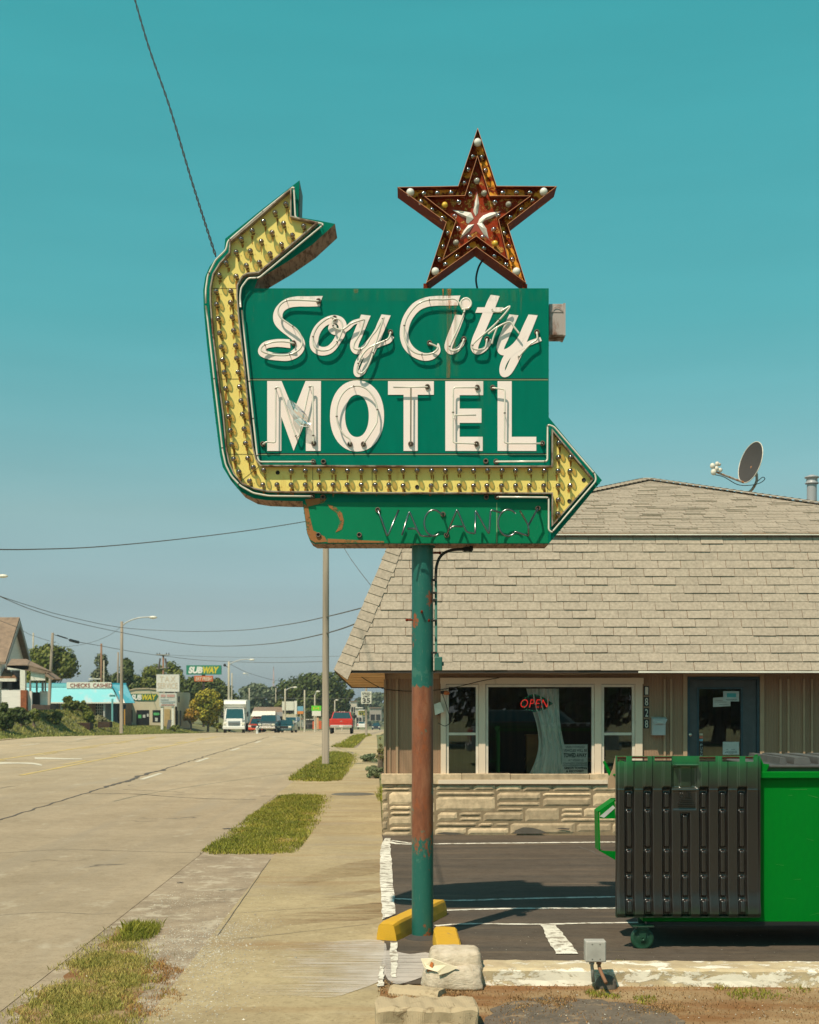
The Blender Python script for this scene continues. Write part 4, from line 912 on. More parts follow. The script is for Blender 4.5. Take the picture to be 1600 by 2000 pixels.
# conduit + switch box
M_cond = rusty('painted_conduit', (.03, .13, .10, 1), (.30, .32, .26, 1), .58, .64, 14, .5, (.02, .10, .08, 1))
mb = MB(); mb.tube([P(x, y, 11.15) for x, y in ((852, 1285), (851.5, 1132))], .0115, 10, 0)
mb.tube(crspline([P(x, y, 11.15) for x, y in ((851, 1134), (853, 1105), (862, 1085), (880, 1075), (905, 1073), (922, 1075))], 6), .0125, 10, 1)
mb.tube([P(905, 1073, 11.15), P(924, 1071, 11.15)], .02, 10, 1); mb.tube([P(919, 1077, 11.15), P(921, 1066, 11.15)], .014, 8, 1)
for y in (1133, 1158, 1172, 1212, 1275): q = P(850, y, 11.14); mb.box((q.x-.03, q.y-.02, q.z-.008), (q.x+.014, q.y+.02, q.z+.008), 1)
mb.build('conduit', [M_cond, M_dark], sign)
mb = MB(); a = P(849, 1310, 11.1); b2 = P(864, 1283, 11.1); mb.bbox((a.x, 11.07, a.z), (b2.x, 11.2, b2.z), .006); mb.lathe([(.016, 0), (.016, .012), (.0, .014)], P(864, 1297, 11.12), (1, 0, 0), 12)
mb.lathe([(.022, 0), (.016, .04)], P(853, 1284, 11.14), (0, 0, 1), 12)
mb.build('switch_box', M_cond, sign)
# transformer box on right side
M_tb = rusty('grey_transformer_box', (.42, .36, .33, 1), (.22, .10, .06, 1), .5, .62, 5, .4, (.33, .28, .27, 1))
mb = MB(); a = P(1072.5, 655, 11.08); b2 = P(1103, 594, 11.08); mb.bbox((a.x, 11.07, a.z), (b2.x, 11.27, b2.z), .004); mb.box((a.x, 11.065, b2.z-.07), (b2.x+.004, 11.275, b2.z-.066)); mb.box((b2.x-.012, 11.063, a.z-.004), (b2.x+.006, 11.277, b2.z+.004))
mb.tube(crspline([P(x, y, 11.06) for x, y in ((1077, 612), (1083, 600), (1092, 600), (1100, 608))], 5), .003, 6)
mb.build('transformer_box', M_tb, sign)
# ================================================================== motel office
YW = 19.85; KW = YW/F
def W(px, py, Y=YW): return P(px, py, Y)
M_siding, n, l, b = newmat('taupe_siding')
v = coords(n, l); f = noi(n, l, coords(n, l, (1, 1, .2)), 3, 6); r = ramp(n, [(.3, (.27, .165, .098, 1)), (.7, (.33, .205, .125, 1))]); l.new(f, r.inputs['Fac'])
wv = n.new('ShaderNodeTexWave'); wv.wave_type = 'BANDS'; wv.bands_direction = 'X'; wv.inputs['Scale'].default_value = 13; l.new(v, wv.inputs['Vector'])
r2 = ramp(n, [(0, (.72, .72, .72, 1)), (.3, (1, 1, 1, 1))]); l.new(wv.outputs['Fac'], r2.inputs['Fac'])
l.new(mixc(n, l, 1.0, r.outputs['Color'], r2.outputs['Color'], 'MULTIPLY'), b.inputs['Base Color']); b.inputs['Roughness'].default_value = .75; bump(n, l, b, wv.outputs['Fac'], .6, .004)
M_trim = simple('taupe_trim', (.37, .25, .155, 1), .6, var=.1, scale=3)
M_wf = rusty('window_frame_cream', (.70, .57, .44, 1), (.50, .38, .27, 1), .6, .72, 2.5, .5, (.66, .54, .42, 1), streak=(1, 1, .4), rust2=(.34, .28, .2, 1), bmp=.1)
M_shing = simple('asphalt_shingle', (.375, .318, .25, 1), .95, var=.15, scale=24, bmp=.6, isl=.09, spec=.2)
M_shbase = simple('shingle_underlay', (.22, .13, .07, 1), .95)
M_stone = simple('ashlar_stone', (.63, .48, .315, 1), .9, var=.20, scale=9, bmp=.6, isl=.42, spec=.2)
M_mortar = simple('mortar', (.26, .19, .115, 1), .95, scale=12, bmp=.6)
M_soffit = simple('soffit_tan', (.80, .50, .24, 1), .7, var=.15, scale=3)
M_dkwood = simple('dark_interior', (.035, .025, .018, 1), .8)
M_inwall = simple('interior_panelling', (.13, .06, .025, 1), .6, var=.3, scale=1.5, stretch=(6, 1, .5))
M_pane = glassy('window_glass', (.93, .92, .88), 1.3, .012, 1.52, .11)
M_steelw = simple('white_metal_flashing', (.72, .69, .60, 1), .5, scale=3)

off0 = Vector((-.40, YW, 0))
bld = thing('motel_office', 'low motel office with tan stone base, taupe siding and grey mansard shingle roof', 'building', off0)
# wall pieces with the window and door openings
mb = MB(); RX = 9.4
def wb(px0, py0, px1, py1, y0=YW, y1=YW+.14, mi=0):
    a = P(px0, py1, YW); c = P(px1, py0, YW); mb.box((a.x, y0, a.z), (c.x, y1, c.z), mi)
wb(750, 1308, 862, 1530); wb(862, 1308, 1253, 1327); wb(1253, 1308, 1340, 1640); wb(1340, 1308, 1486, 1326); a = P(1486, 1640, YW)
mb.box((a.x, YW, 0), (RX, YW+.14, P(0, 1308, YW).z)); wb(862, 1524, 1253, 1640)
mb.box((-.38, YW+.141, 0), (-.24, 33, 2.4)); mb.box((RX-.14, YW+.141, 0), (RX, 33, 2.4)); mb.box((-.38, 33, 0), (RX, 33.14, 2.4))
mb.build('wall', M_siding, bld)
def vb(px0, px1, py0=1326, py1=1530, pr=.028):
    mb = MB(); a = P(px0, py1, YW); c = P(px1, py0, YW); mb.box((a.x, YW-pr, a.z), (c.x, YW-.001, c.z)); mb.build('batten', M_trim, bld)
vb(750, 754, pr=.03); vb(761, 763, pr=.02); vb(773, 778); vb(1296, 1300, 1326, 1640); vb(1308.5, 1313, 1326, 1640)
for k in range(8): vb(1522+k*46, 1526+k*46, 1326, 1640); vb(1537.5+k*46, 1541.5+k*46, 1326, 1640)
vb(750, 858, 1310, 1326, .012)
# stone base
mb = MB(); a = P(745, 1632, YW); mb.box((-.395, YW-.094, 0), (3.46, YW-.002, P(0, 1531, YW).z), 0)
mb.box((-.395, YW-.002, 0), (-.381, 33, P(0, 1531, YW).z), 0)
Z4 = lambda x, y: (730+x/2.909, 1290+y/2.909)
st = [(85, 742, 218, 818), (88, 821, 215, 848), (92, 853, 215, 876), (85, 880, 215, 936), (90, 940, 218, 965), (46, 742, 82, 800), (46, 803, 85, 850), (48, 853, 88, 905), (46, 908, 82, 962), (48, 968, 215, 1006), (218, 742, 347, 800), (218, 803, 347, 870), (218, 873, 347, 930), (218, 934, 342, 1000),
    (350, 742, 688, 766), (350, 770, 690, 853), (695, 745, 947, 797), (696, 801, 947, 828), (954, 748, 1232, 770), (955, 774, 1232, 830), (1238, 748, 1378, 828), (360, 857, 476, 910), (481, 858, 613, 882), (483, 886, 613, 910), (619, 858, 850, 914), (695, 832, 850, 855), (855, 834, 1052, 915), (1062, 834, 1183, 858), (1060, 861, 1183, 886), (1187, 832, 1378, 888), (1058, 890, 1378, 915),
    (350, 915, 586, 942), (590, 918, 678, 942), (681, 918, 768, 942), (345, 945, 527, 990), (530, 946, 766, 990), (771, 918, 1142, 985), (1146, 920, 1345, 975), (1349, 920, 1380, 985)]
for k in range(10):
    for j, (h0, h1) in enumerate(((745, 800), (804, 830), (834, 886), (890, 940), (944, 988))): o_ = (j*53) % 90; st.append((1383+k*150+o_-40, h0, 1383+k*150+o_+104, h1))
for (x0, y0, x1, y1) in st+[(46+k*0, 704, 130, 718), (132, 704, 214, 717), (46, 720, 212, 738), (216, 704, 345, 720), (216, 722, 350, 738), (352, 704, 560, 736), (563, 704, 690, 738), (692, 706, 840, 742), (843, 704, 1010, 744), (1013, 706, 1235, 744), (1238, 704, 1385, 744)]:
    p0 = Z4(x0, y0); p1 = Z4(x1, y1); X0 = (p0[0]-CX)*KW; X1 = (p1[0]-CX)*KW; Zt = CH+(HZ-p0[1])*KW; Zb = CH+(HZ-p1[1])*KW
    if X0 > 3.4: continue
    nx = max(3, int((X1-X0)/.05)); nz_ = max(3, int((Zt-Zb)/.035)); d0 = random.uniform(.103, .113); vs = []; g = .008
    for j in range(nz_+1):
        for i in range(nx+1):
            u = i/nx; t = j/nz_; ed = min(u*nx, (1-u)*nx, t*nz_, (1-t)*nz_)
            x = X0+g+(X1-X0-2*g)*u; z = Zb+g+(Zt-Zb-2*g)*t; nn = noise.noise(Vector((x*9, 1.3, z*13)))
            if ed < .5: x += .004*noise.noise(Vector((x*30, 5, z*30))); z += .004*noise.noise(Vector((x*30, 9, z*30)))
            vs.append((x, YW-(.0935 if ed < .5 else d0+.0035*nn), z))
    fs = [(j*(nx+1)+i, j*(nx+1)+i+1, (j+1)*(nx+1)+i+1, (j+1)*(nx+1)+i) for j in range(nz_) for i in range(nx)]
    mb.add(vs, fs, 1, False)
mb.build('stone_base', [M_mortar, M_stone], bld)
mb = MB(); xx = -.42
while xx < 3.45:
    L = random.uniform(.7, 1.3); L = min(L, 3.46-xx); a = CH+(HZ-1531)*KW; t_ = CH+(HZ-1511)*KW
    mb.bbox((xx+.002, YW-.125, a), (xx+L-.002, YW-.012, t_+random.uniform(-.004, .004)), .008); xx += L
mb.build('stone_ledge', M_stone, bld)
# soot patches of tar at the base
mb = MB()
for pl in ([(795, 985), (805, 965), (850, 948), (900, 950), (945, 962), (985, 978), (960, 984)], [(350, 985), (400, 975), (470, 978), (525, 990), (430, 992)], [(1030, 958), (1070, 950), (1115, 955), (1110, 962)]):
    mb.add([P(*Z4(x, y), YW-.128) for x, y in pl], [tuple(range(len(pl)))])
mb.build('tar_stain', M_seam, bld)
# --- roof: steep mansard with real shingle tabs
EY, EZ, EX = 19.23, 2.444, -1.072; TY, TZ, TX = 20.1, 4.497, -.247; EXR, TXR = 10.07, 9.25
L_ = sqrt((TY-EY)**2+(TZ-EZ)**2); nrm = Vector((0, -(TZ-EZ), (TY-EY)))/L_
def Mn(x, v, h=0): t = v/L_; return Vector((x, EY+(TY-EY)*t, EZ+(TZ-EZ)*t))+nrm*h
xh = lambda v: EX+(TX-EX)*v/L_; xhr = lambda v: EXR+(TXR-EXR)*v/L_
mb = MB()
mb.quad(Mn(EX, 0), Mn(EXR, 0), Mn(TXR, L_), Mn(TX, L_), 1)
mb.quad(Vector((EX, 33.5, EZ)), Vector((EX, EY, EZ)), Vector((TX, TY, TZ)), Vector((TX, 33, TZ)), 0); mb.quad(Vector((EXR, EY, EZ)), Vector((EXR, 33.5, EZ)), Vector((TXR, 33, TZ)), Vector((TXR, TY, TZ)), 0)
mb.quad(Vector((EXR, 33.5, EZ)), Vector((EX, 33.5, EZ)), Vector((TX, 33, TZ)), Vector((TXR, 33, TZ)), 0)
NR = 16; ex = L_/NR; tw = .338
for k in range(NR):
    v0, v1 = k*ex, (k+1)*ex+.012; x = xh(v0)+.12+(.5*tw if k % 2 else 0)-tw+random.uniform(-.012, .012)
    while x < 6.9:
        a0 = max(x+.0035, xh(v0)+.02); a1 = x+tw-.0035; x += tw+random.uniform(-.002, .002)
        if a1-a0 < .05: continue
        j = random.uniform(-.003, .003); lift = random.choice((.014, .016, .019, .024))+random.uniform(-.002, .003); a0t = max(a0, xh(v1)+.02)
        if a0t > a1-.01: a0t = a1-.01
        jl = random.uniform(-.0035, .0035)
        p = [Mn(a0, v0+j, lift), Mn(a1, v0+j+jl, lift+random.uniform(-.003, .003)), Mn(a1, v1, .006), Mn(a0t, v1, .006)]
        q = [Mn(a0, v0+j+.001, .0), Mn(a1, v0+j+jl, .0), Mn(a1, v1, -.002), Mn(a0t, v1, -.002)]
        mb.add(p+q, [(0, 1, 2, 3), (4, 5, 1, 0), (5, 6, 2, 1), (7, 4, 0, 3)], 0)
mb.quad(Mn(6.9, 0, .012), Mn(EXR, 0, .012), Mn(TXR, L_, .012), Mn(6.9, L_, .012), 0)
# hip caps along the corner
hd = (Mn(TX, L_)-Mn(EX, 0)); hl = hd.length; hd.normalize(); hp = hd.cross(nrm).normalized(); hp = hp if hp.x > 0 else -hp
NC = 16
for k in range(NC):
    s0 = k*hl/NC; s1 = (k+1)*hl/NC+.02; w_ = .215+random.uniform(-.012, .012); o_ = Mn(EX, 0)
    c0 = o_+hd*(s0+random.uniform(-.006, .006)); c1 = o_+hd*s1
    if k == 0: pts = [c0-hp*.02, c0+hp*w_-hd*.08, c1+hp*w_, c1-hp*.02]
    else: pts = [c0-hp*random.uniform(.004, .022), c0+hp*w_, c1+hp*w_, c1-hp*.008]
    h0, h1 = .030, .017
    P0 = [pts[0]+nrm*h0, pts[1]+nrm*h0, pts[2]+nrm*h1, pts[3]+nrm*h1]; Q0 = [p-nrm*.028 for p in P0]
    mb.add(P0+Q0, [(0, 1, 2, 3), (4, 5, 1, 0), (5, 6, 2, 1), (7, 4, 0, 3)], 0)
    sp_ = [pts[0]+nrm*h0, pts[3]+nrm*h1, pts[3]+Vector((.10, .22, .0)), pts[0]+Vector((.10, .22, .0))]; mb.add(sp_, [(0, 1, 2, 3)], 0)
# low-pitch hip roof above
PK = Vector((4.5, 25.2, 6.2)); UY, UZ = 20.06, 4.535
U0 = Vector((TX-.02, UY, UZ)); U1 = Vector((TXR+.02, UY, UZ)); BK = Vector((4.5, 28.2, 6.2))
mb.add([U0, U1, PK], [(0, 1, 2)], 1)
mb.add([Vector((TX-.02, 33.1, UZ)), U0, PK, BK], [(0, 1, 2, 3)], 0); mb.add([U1, Vector((TXR+.02, 33.1, UZ)), BK, PK], [(0, 1, 2, 3)], 0); mb.add([Vector((TXR+.02, 33.1, UZ)), Vector((TX-.02, 33.1, UZ)), BK], [(0, 1, 2)], 0)
ul = sqrt((PK.y-UY)**2+(PK.z-UZ)**2); un = Vector((0, -(PK.z-UZ), PK.y-UY))/ul
def Un(x, v, h=0): t = v/ul; return Vector((x, UY+(PK.y-UY)*t, UZ+(PK.z-UZ)*t))+un*h
k = 0; v0 = -.03
while v0 < ul-.1:
    v1 = v0+.142+.012; t = max(0, v0)/ul; xl = U0.x+(PK.x-U0.x)*t+.02; xr_ = min(7.4, U1.x+(PK.x-U1.x)*t-.02)
    x = xl-tw*random.choice((0, .5))+random.uniform(-.04, .04)-(.18 if k % 2 else 0); k += 1
    while x < xr_:
        t1 = max(0, v1)/ul; xl1 = U0.x+(PK.x-U0.x)*t1; xr1 = U1.x+(PK.x-U1.x)*t1
        a0 = max(x+.006, xl); a1 = min(x+tw-.006, xr_); x += tw
        if a1-a0 < .04: continue
        lf = random.uniform(.009, .018)+(random.random() < .10)*.014; j = random.uniform(-.006, .006)
        b0, b1 = max(a0, xl1), min(a1, xr1)
        if b1 <= b0: continue
        p = [Un(a0, v0+j, lf), Un(a1, v0+j, lf*random.uniform(.75, 1.1)), Un(b1, v1, .006), Un(b0, v1, .006)]; q = [Un(a0, v0+j, 0), Un(a1, v0+j, 0), Un(b1, v1, -.002), Un(b0, v1, -.002)]
        mb.add(p+q, [(0, 1, 2, 3), (4, 5, 1, 0), (5, 6, 2, 1), (7, 4, 0, 3)], 0)
    v0 += .142
for (A0, A1) in ((U0, PK), (U1, PK)):
    d = A1-A0; L = d.length; d.normalize(); sx_ = 1 if A0.x < PK.x else -1; N_ = int(L/.15)
    for k in range(N_):
        c0 = A0+d*(k*.15); c1 = A0+d*((k+1)*.15+.03); h0 = .05; h1 = .034; out = Vector((-sx_*.14, .10, -.01)); inn_ = Vector((sx_*.12, -.12, -.035))
        up = Vector((0, 0, 1)); mb.add([c0+up*h0, c1+up*h1, c1+inn_+up*h1, c0+inn_+up*h0, c1+out+up*h1, c0+out+up*h0, c0, c0+inn_], [(0, 1, 2, 3), (0, 5, 4, 1), (0, 3, 7, 6)], 0)
rf = mb.build('roof', [M_shing, M_shbase], bld)
mb = MB(); mb.box((TX-.03, UY-.045, TZ+.004), (TXR, UY-.02, TZ+.022)); mb.build('drip_edge', M_steelw, rf)
mb = MB(); mb.box((TX-.03, UY-.03, TZ+.020), (TXR, UY+.04, TZ+.045)); mb.build('roof_edge', M_shbase, rf)
# plumbing vent
M_galv = rusty('galvanised_vent', (.34, .35, .36, 1), (.30, .14, .07, 1), .66, .74, 6, .4, (.28, .29, .31, 1))
q = P(1586, 985, 24.0); mb = MB(); rr = .088
mb.lathe([(rr, -.1), (rr, .38)], q, seg=20); mb.lathe([(rr*1.35, .37), (rr*1.4, .385), (rr*1.15, .40), (rr*1.1, .47), (rr*1.45, .475), (rr*1.45, .495), (.04, .53), (0, .53)], q, seg=20)
mb.lathe([(rr*1.7, -.07), (rr*1.1, .0)], q, seg=20, mi=1); mb.build('vent_pipe', [M_galv, M_rustwall], rf)
# soffits
mb = MB(); mb.box((-.36, EY+.03, EZ-.03), (EXR, YW-.002, EZ-.012)); mb.build('front_soffit', M_trim, bld)
mb = MB()
f0 = [Vector((EX+.02, EY+.02, EZ-.014)), Vector((-.36, EY+.02, EZ-.014))]; b0 = [Vector((-.885, 20.55, 2.225)), Vector((-.37, 20.55, 2.225))]
for k in range(6):
    t0 = k/6; t1 = (k+1)/6-.032; q = [f0[0].lerp(b0[0], t0), f0[1].lerp(b0[1], t0), f0[1].lerp(b0[1], t1), f0[0].lerp(b0[0], t1)]
    mb.prism([p+Vector((0, 0, -.012)) for p in q], (0, 0, .012))
q = [f0[0], f0[1], b0[1], b0[0]]; mb.prism(q, (0, 0, .012), 1)
mb.build('side_soffit', [M_soffit, M_dkwood], bld)
mb = MB(); e0 = Vector((EX-.01, EY, EZ-.02)); e1 = Vector((-.90, 20.57, 2.205)); mb.prism([e0, e1, e1+Vector((0, .0, .05)), e0+Vector((0, 0, .05))], (.025, 0, 0)); mb.box((-.90, 20.55, 2.205), (-.37, 20.58, 2.25))
q = [Vector((-.90, 20.58, 2.23)), Vector((-.38, 20.58, 2.23)), Vector((-.38, 21.2, 2.6)), Vector((-.9, 21.2, 2.6))]; mb.prism(q, (0, .01, .01)); mb.build('fascia', M_dkwood, bld)
mb = MB(); a = P(1247, 1313.5, EY-.02); mb.box((a.x, EY-.045, EZ-.032), (EXR, EY-.012, EZ-.006)); mb.build('gutter_strip', M_steelw, bld)
mb = MB(); mb.box((EX+.1, EY-.004, EZ-.035), (EXR, EY+.02, EZ-.004)); mb.build('eave_board', M_dkwood, bld)

# --- window unit
def fr(mb, px0, py0, px1, py1, t, y0, y1, mi=0):
    """rectangular ring frame, t px thick inside"""
    a = P(px0, py1, YW); c = P(px1, py0, YW); T = t*KW
    mb.box((a.x, y0, a.z), (a.x+T, y1, c.z), mi); mb.box((c.x-T, y0, a.z), (c.x, y1, c.z), mi); mb.box((a.x+T, y0, a.z), (c.x-T, y1, a.z+T), mi); mb.box((a.x+T, y0, c.z-T), (c.x-T, y1, c.z), mi)
mb = MB()
a = P(860, 1336, YW); c = P(1256, 1324, YW); mb.box((a.x, YW-.06, a.z), (c.x, YW+.06, c.z))           # head
for x0, x1 in ((861, 871), (935, 948), (1161, 1174), (1240, 1254)):
    a = P(x0, 1522, YW); c = P(x1, 1336, YW); mb.box((a.x, YW-.052, a.z), (c.x, YW+.06, c.z-.001))
a = P(856, 1534, YW); c = P(1262, 1522, YW); mb.box((a.x, YW-.14, a.z+.03), (c.x, YW+.06, c.z))
win = mb.build('window', M_wf, bld)
win['label'] = 'three-part front window with cream wooden frame'
mb = MB(); fr(mb, 871.5, 1337, 934.5, 1521.5, 5, YW-.03, YW+.03); fr(mb, 1174.5, 1337, 1239.5, 1521.5, 5, YW-.03, YW+.03); fr(mb, 948.5, 1337, 1160.5, 1521.5, 5, YW-.035, YW+.03)
a = P(876, 1436, YW); c = P(930, 1431, YW); mb.box((a.x, YW-.018, a.z), (c.x, YW+.022, c.z)); a = P(1179, 1436, YW); c = P(1235, 1431, YW); mb.box((a.x, YW-.018, a.z), (c.x, YW+.022, c.z))
mb.build('sash', simple('sash_white', (.66, .58, .48, 1), .5, scale=4), win)
for (x0, x1, y0, y1) in ((877, 929.5, 1342, 1431), (877, 929.5, 1436, 1516.5), (1179.8, 1234.4, 1342, 1431), (1179.8, 1234.4, 1436, 1516.5), (953.8, 1155.3, 1342, 1516.5)):
    a = P(x0, y1, YW); c = P(x1, y0, YW); mb = MB(); mb.quad((a.x, YW+.008, a.z), (c.x, YW+.008, a.z), (c.x, YW+.008, c.z), (a.x, YW+.008, c.z)); mb.build('pane', M_pane, win)
# interior shell behind the glass
mb = MB(); mb.box((-.2, 23.2, .02), (5.6, 23.3, 2.42), 1); mb.box((.0, YW+.3, .0), (5.6, 23.2, .03), 0); mb.box((-.22, YW+.15, .03), (-.2, 23.2, 2.42), 0); mb.box((5.6, YW+.15, .0), (5.7, 23.3, 2.42), 0); mb.box((-.22, YW+.15, 2.405), (5.7, 23.3, 2.44), 0)
mb.build('interior_wall', [M_dkwood, M_inwall], bld)
M_tan = simple('tan_wood', (.36, .17, .05, 1), .5)
ctr = thing('reception_counter', 'tan wooden reception counter seen dimly through the front window', 'counter', (2.15, 21.3, 0))
mb = MB(); mb.bbox((1.9, 21.0, .03), (4.6, 21.5, 1.05), .01); mb.build('counter_body', M_dkwood, ctr); mb = MB(); mb.bbox((1.86, 20.95, 1.05), (4.66, 21.55, 1.09), .008); mb.build('counter_top', M_tan, ctr)
mb = MB(); q = P(1042, 1500, 20.6); mb.bbox((q.x-.11, 20.55, .5), (q.x+.09, 20.75, 1.46), .01)
mb.box((q.x-.12, 20.53, 1.46), (q.x+.10, 20.77, 1.49)); tag(mb.build('wooden_stand', M_tan), 'tan wooden stand behind the curtain in the front window', 'stand')
# curtain
M_curt, n, l, b = newmat('curtain_cloth'); b.inputs['Base Color'].default_value = (.50, .54, .48, 1); b.inputs['Roughness'].default_value = .8
v = coords(n, l, (1, 1, .25)); ff = noi(n, l, v, 18, 3, .5, 1.0); r = ramp(n, [(.36, (.62, .72, .66, 1)), (.48, (.98, .96, .90, 1))]); l.new(ff, r.inputs['Fac']); l.new(r.outputs['Color'], b.inputs['Base Color'])
mb = MB(); rows = 26; cols = 44; Lp = [(1028, 1345), (1036, 1375), (1047, 1410), (1052, 1440), (1051, 1465), (1044, 1490), (1032, 1516)]; Rp = [(1092, 1345), (1092, 1375), (1094, 1410), (1099, 1440), (1105, 1465), (1108, 1490), (1118, 1516)]
la = crspline([Vector((x, y, 0)) for x, y in Lp], 5); ra = crspline([Vector((x, y, 0)) for x, y in Rp], 5); R_ = len(la); vs = []
for j in range(R_):
    for i in range(cols+1):
        u = i/cols; p = la[j].lerp(ra[j], u); yy = YW+.10+.036*sin(u*24+sin(j*.18)*.8+u*u*5)+.010*sin(u*57+j*.12); vs.append(P(p.x, p.y, yy))
mb.add(vs, [(j*(cols+1)+i, j*(cols+1)+i+1, (j+1)*(cols+1)+i+1, (j+1)*(cols+1)+i) for j in range(R_-1) for i in range(cols)], 0, True)
tag(mb.build('curtain', M_curt), 'pale green draped curtain inside the middle office window', 'curtain')
# OPEN sign
YO = YW+.07
opn = thing('open_sign', 'lit red and green OPEN sign in the middle office window', 'sign', P(1043, 1374, YO))
mb = MB(); dm = [(1016, 1374), (1024, 1362), (1043, 1355), (1062, 1362), (1080, 1374), (1064, 1386), (1045, 1391), (1026, 1387)]
mb.prism([P(x, y, YO) for x, y in dm], (0, .02, 0)); mb.build('board', simple('black_board', (.01, .01, .01, 1), .5, bmp=0), opn)
E_red = emit('led_red', (1, .03, .02, 1), .75); E_grn = emit('led_green', (.02, .7, .25, 1), .5)
a = P(1017, 1382, YO); c = P(1072, 1366, YO); text('lettering', 'OPEN', (a.x, a.z, c.x, c.z), YO-.004, E_red, opn, bold=-.012, shear=.25, spacing=1.15)
mb = MB()
for i in range(len(dm)):
    p0, p1 = Vector((*dm[i], 0)), Vector((*dm[(i+1) % len(dm)], 0)); kn = 3
    for k in range(kn): p = p0.lerp(p1, k/kn); p = Vector((1047, 1373, 0)).lerp(p, .90); mb.sphere(P(p.x, p.y, YO-.004), .0055, 6)
mb.build('green_light', E_grn, opn)
# tow notice
YT = YW+.03
tow = thing('tow_notice', 'white tow-away notice in the lower right of the middle office window', 'notice', P(1123, 1519, YT))
a = P(1098.5, 1518, YT); c = P(1148, 1454, YT); mb = MB(); mb.box((a.x, YT, a.z), (c.x, YT+.004, c.z)); mb.build('sheet', simple('notice_paper', (.90, .92, .86, 1), .6, bmp=0), tow)
M_ink = simple('black_ink', (.012, .012, .014, 1), .6, bmp=0); M_ink2 = simple('grey_ink', (.07, .08, .08, 1), .6, bmp=0)
def towt(s, x0, y0, x1, y1, bold, mt=None): a = P(x0, y1, YT); c = P(x1, y0, YT); text('lettering', s, (a.x, a.z, c.x, c.z), YT-.003, mt or M_ink, tow, bold=bold)
towt('UNAUTHORIZED', 1105, 1457, 1142, 1461, 0, M_ink2); towt('VEHICLES WILL BE', 1101, 1463, 1146.5, 1468.5, .01); towt('TOWED AWAY', 1101, 1471, 1146, 1479.5, .035); towt('AT VEHICLE', 1110, 1482.5, 1140, 1487, .0); towt("OWNER'S EXPENSE", 1101, 1489, 1146.5, 1494, .0)
towt("GREG'S TOWING", 1102, 1497.5, 1146.5, 1502.5, .04); towt('& RECOVERY', 1106, 1504, 1141, 1508.5, .04); towt('Ph.# 233-TOWU', 1103, 1510, 1144, 1514.5, .0)
mb = MB(); a = P(1099, 1496, YT); c = P(1147.5, 1495.2, YT); mb.box((a.x, YT-.003, a.z), (c.x, YT-.002, c.z)); mb.build('rule', M_ink, tow)
# --- door
mb = MB(); fr(mb, 1334, 1312, 1492, 1700, 8, YW-.03, YW+.10); dfr = mb.build('door_frame', M_trim, bld)
M_teal = simple('dark_teal_paint', (.012, .042, .06, 1), .45, var=.2); M_slate = simple('slate_door_paint', (.045, .055, .062, 1), .5, var=.15)
mb = MB(); fr(mb, 1342, 1322, 1484, 1690, 5.5, YW-.01, YW+.09, 0); fr(mb, 1348, 1328, 1478, 1690, 14, YW+.02, YW+.07, 1); fr(mb, 1362, 1342, 1452, 1690, 4, YW+.012, YW+.065, 0)
a = P(1452, 1680, YW); c = P(1478, 1342, YW); mb.box((a.x, YW+.015, a.z), (c.x, YW+.06, c.z), 1)
door = mb.build('door', [M_teal, M_slate], bld)
a = P(1366, 1660, YW); c = P(1448, 1346, YW); mb = MB(); mb.quad((a.x, YW+.045, a.z), (c.x, YW+.045, a.z), (c.x, YW+.045, c.z), (a.x, YW+.045, c.z)); mb.build('pane', M_pane, door)
mb = MB(); mb.lathe([(.0, -.03), (.025, -.028), (.027, 0)], P(1348, 1435, YW+.018), (0, 1, 0), 14); mb.build('lock', simple('steel_lock', (.6, .58, .5, 1), .3, .9, bmp=0), door)
def paper(nm, lab, x0, y0, x1, y1, colr, Y, lines, rot=0):
    a = P(x0, y1, Y); c = P(x1, y0, Y); t = thing(nm, lab, 'notice', ((a.x+c.x)/2, Y, (a.z+c.z)/2)); mb = MB(); q = [Vector((a.x, Y, a.z)), Vector((c.x, Y, a.z+rot)), Vector((c.x, Y, c.z+rot)), Vector((a.x, Y, c.z))]; mb.prism(q, (0, .002, 0)); mb.build('sheet', colr, t)
    mb = MB()
    for (lx0, ly, lx1, h) in lines: p = P(lx0, ly+h, Y); r_ = P(lx1, ly, Y); mb.box((p.x, Y-.0015, p.z), (r_.x, Y-.0005, r_.z))
    if lines: mb.build('print', M_ink2, t)
    return t
M_pap = simple('white_paper', (.44, .47, .45, 1), .7, bmp=0); M_pap2 = simple('pale_blue_paper', (.40, .50, .50, 1), .7, bmp=0)
t = paper('paper_notice', 'white sheet with teal heading taped at the top of the office door glass', 1413, 1350, 1444, 1370, M_pap2, YW+.036, [(1418, 1365.5, 1440, .8), (1420, 1367.5, 1438, .6)])
a = P(1420, 1362, YW+.034); c = P(1438, 1354, YW+.034); mb = MB(); mb.box((a.x, YW+.0335, a.z), (c.x, YW+.0345, c.z)); mb.build('heading', simple('teal_print', (.05, .35, .38, 1), .6, bmp=0), t)
paper('paper_notice', 'slanted blank white sheet just left of the teal-headed one on the door', 1393, 1363, 1427, 1381, M_pap, YW+.041, [(1396, 1368, 1412, .5), (1396, 1371, 1418, .5), (1405, 1376, 1424, .5)], .015)
paper('paper_notice', 'white sheet with small print low on the office door glass', 1412, 1449, 1444, 1474, M_pap, YW+.036, [(1418, 1463.5, 1423, .7), (1428, 1463.5, 1436, .7), (1418, 1467, 1440, .9), (1416, 1469.5, 1440, .9), (1423, 1472, 1433, .7)])
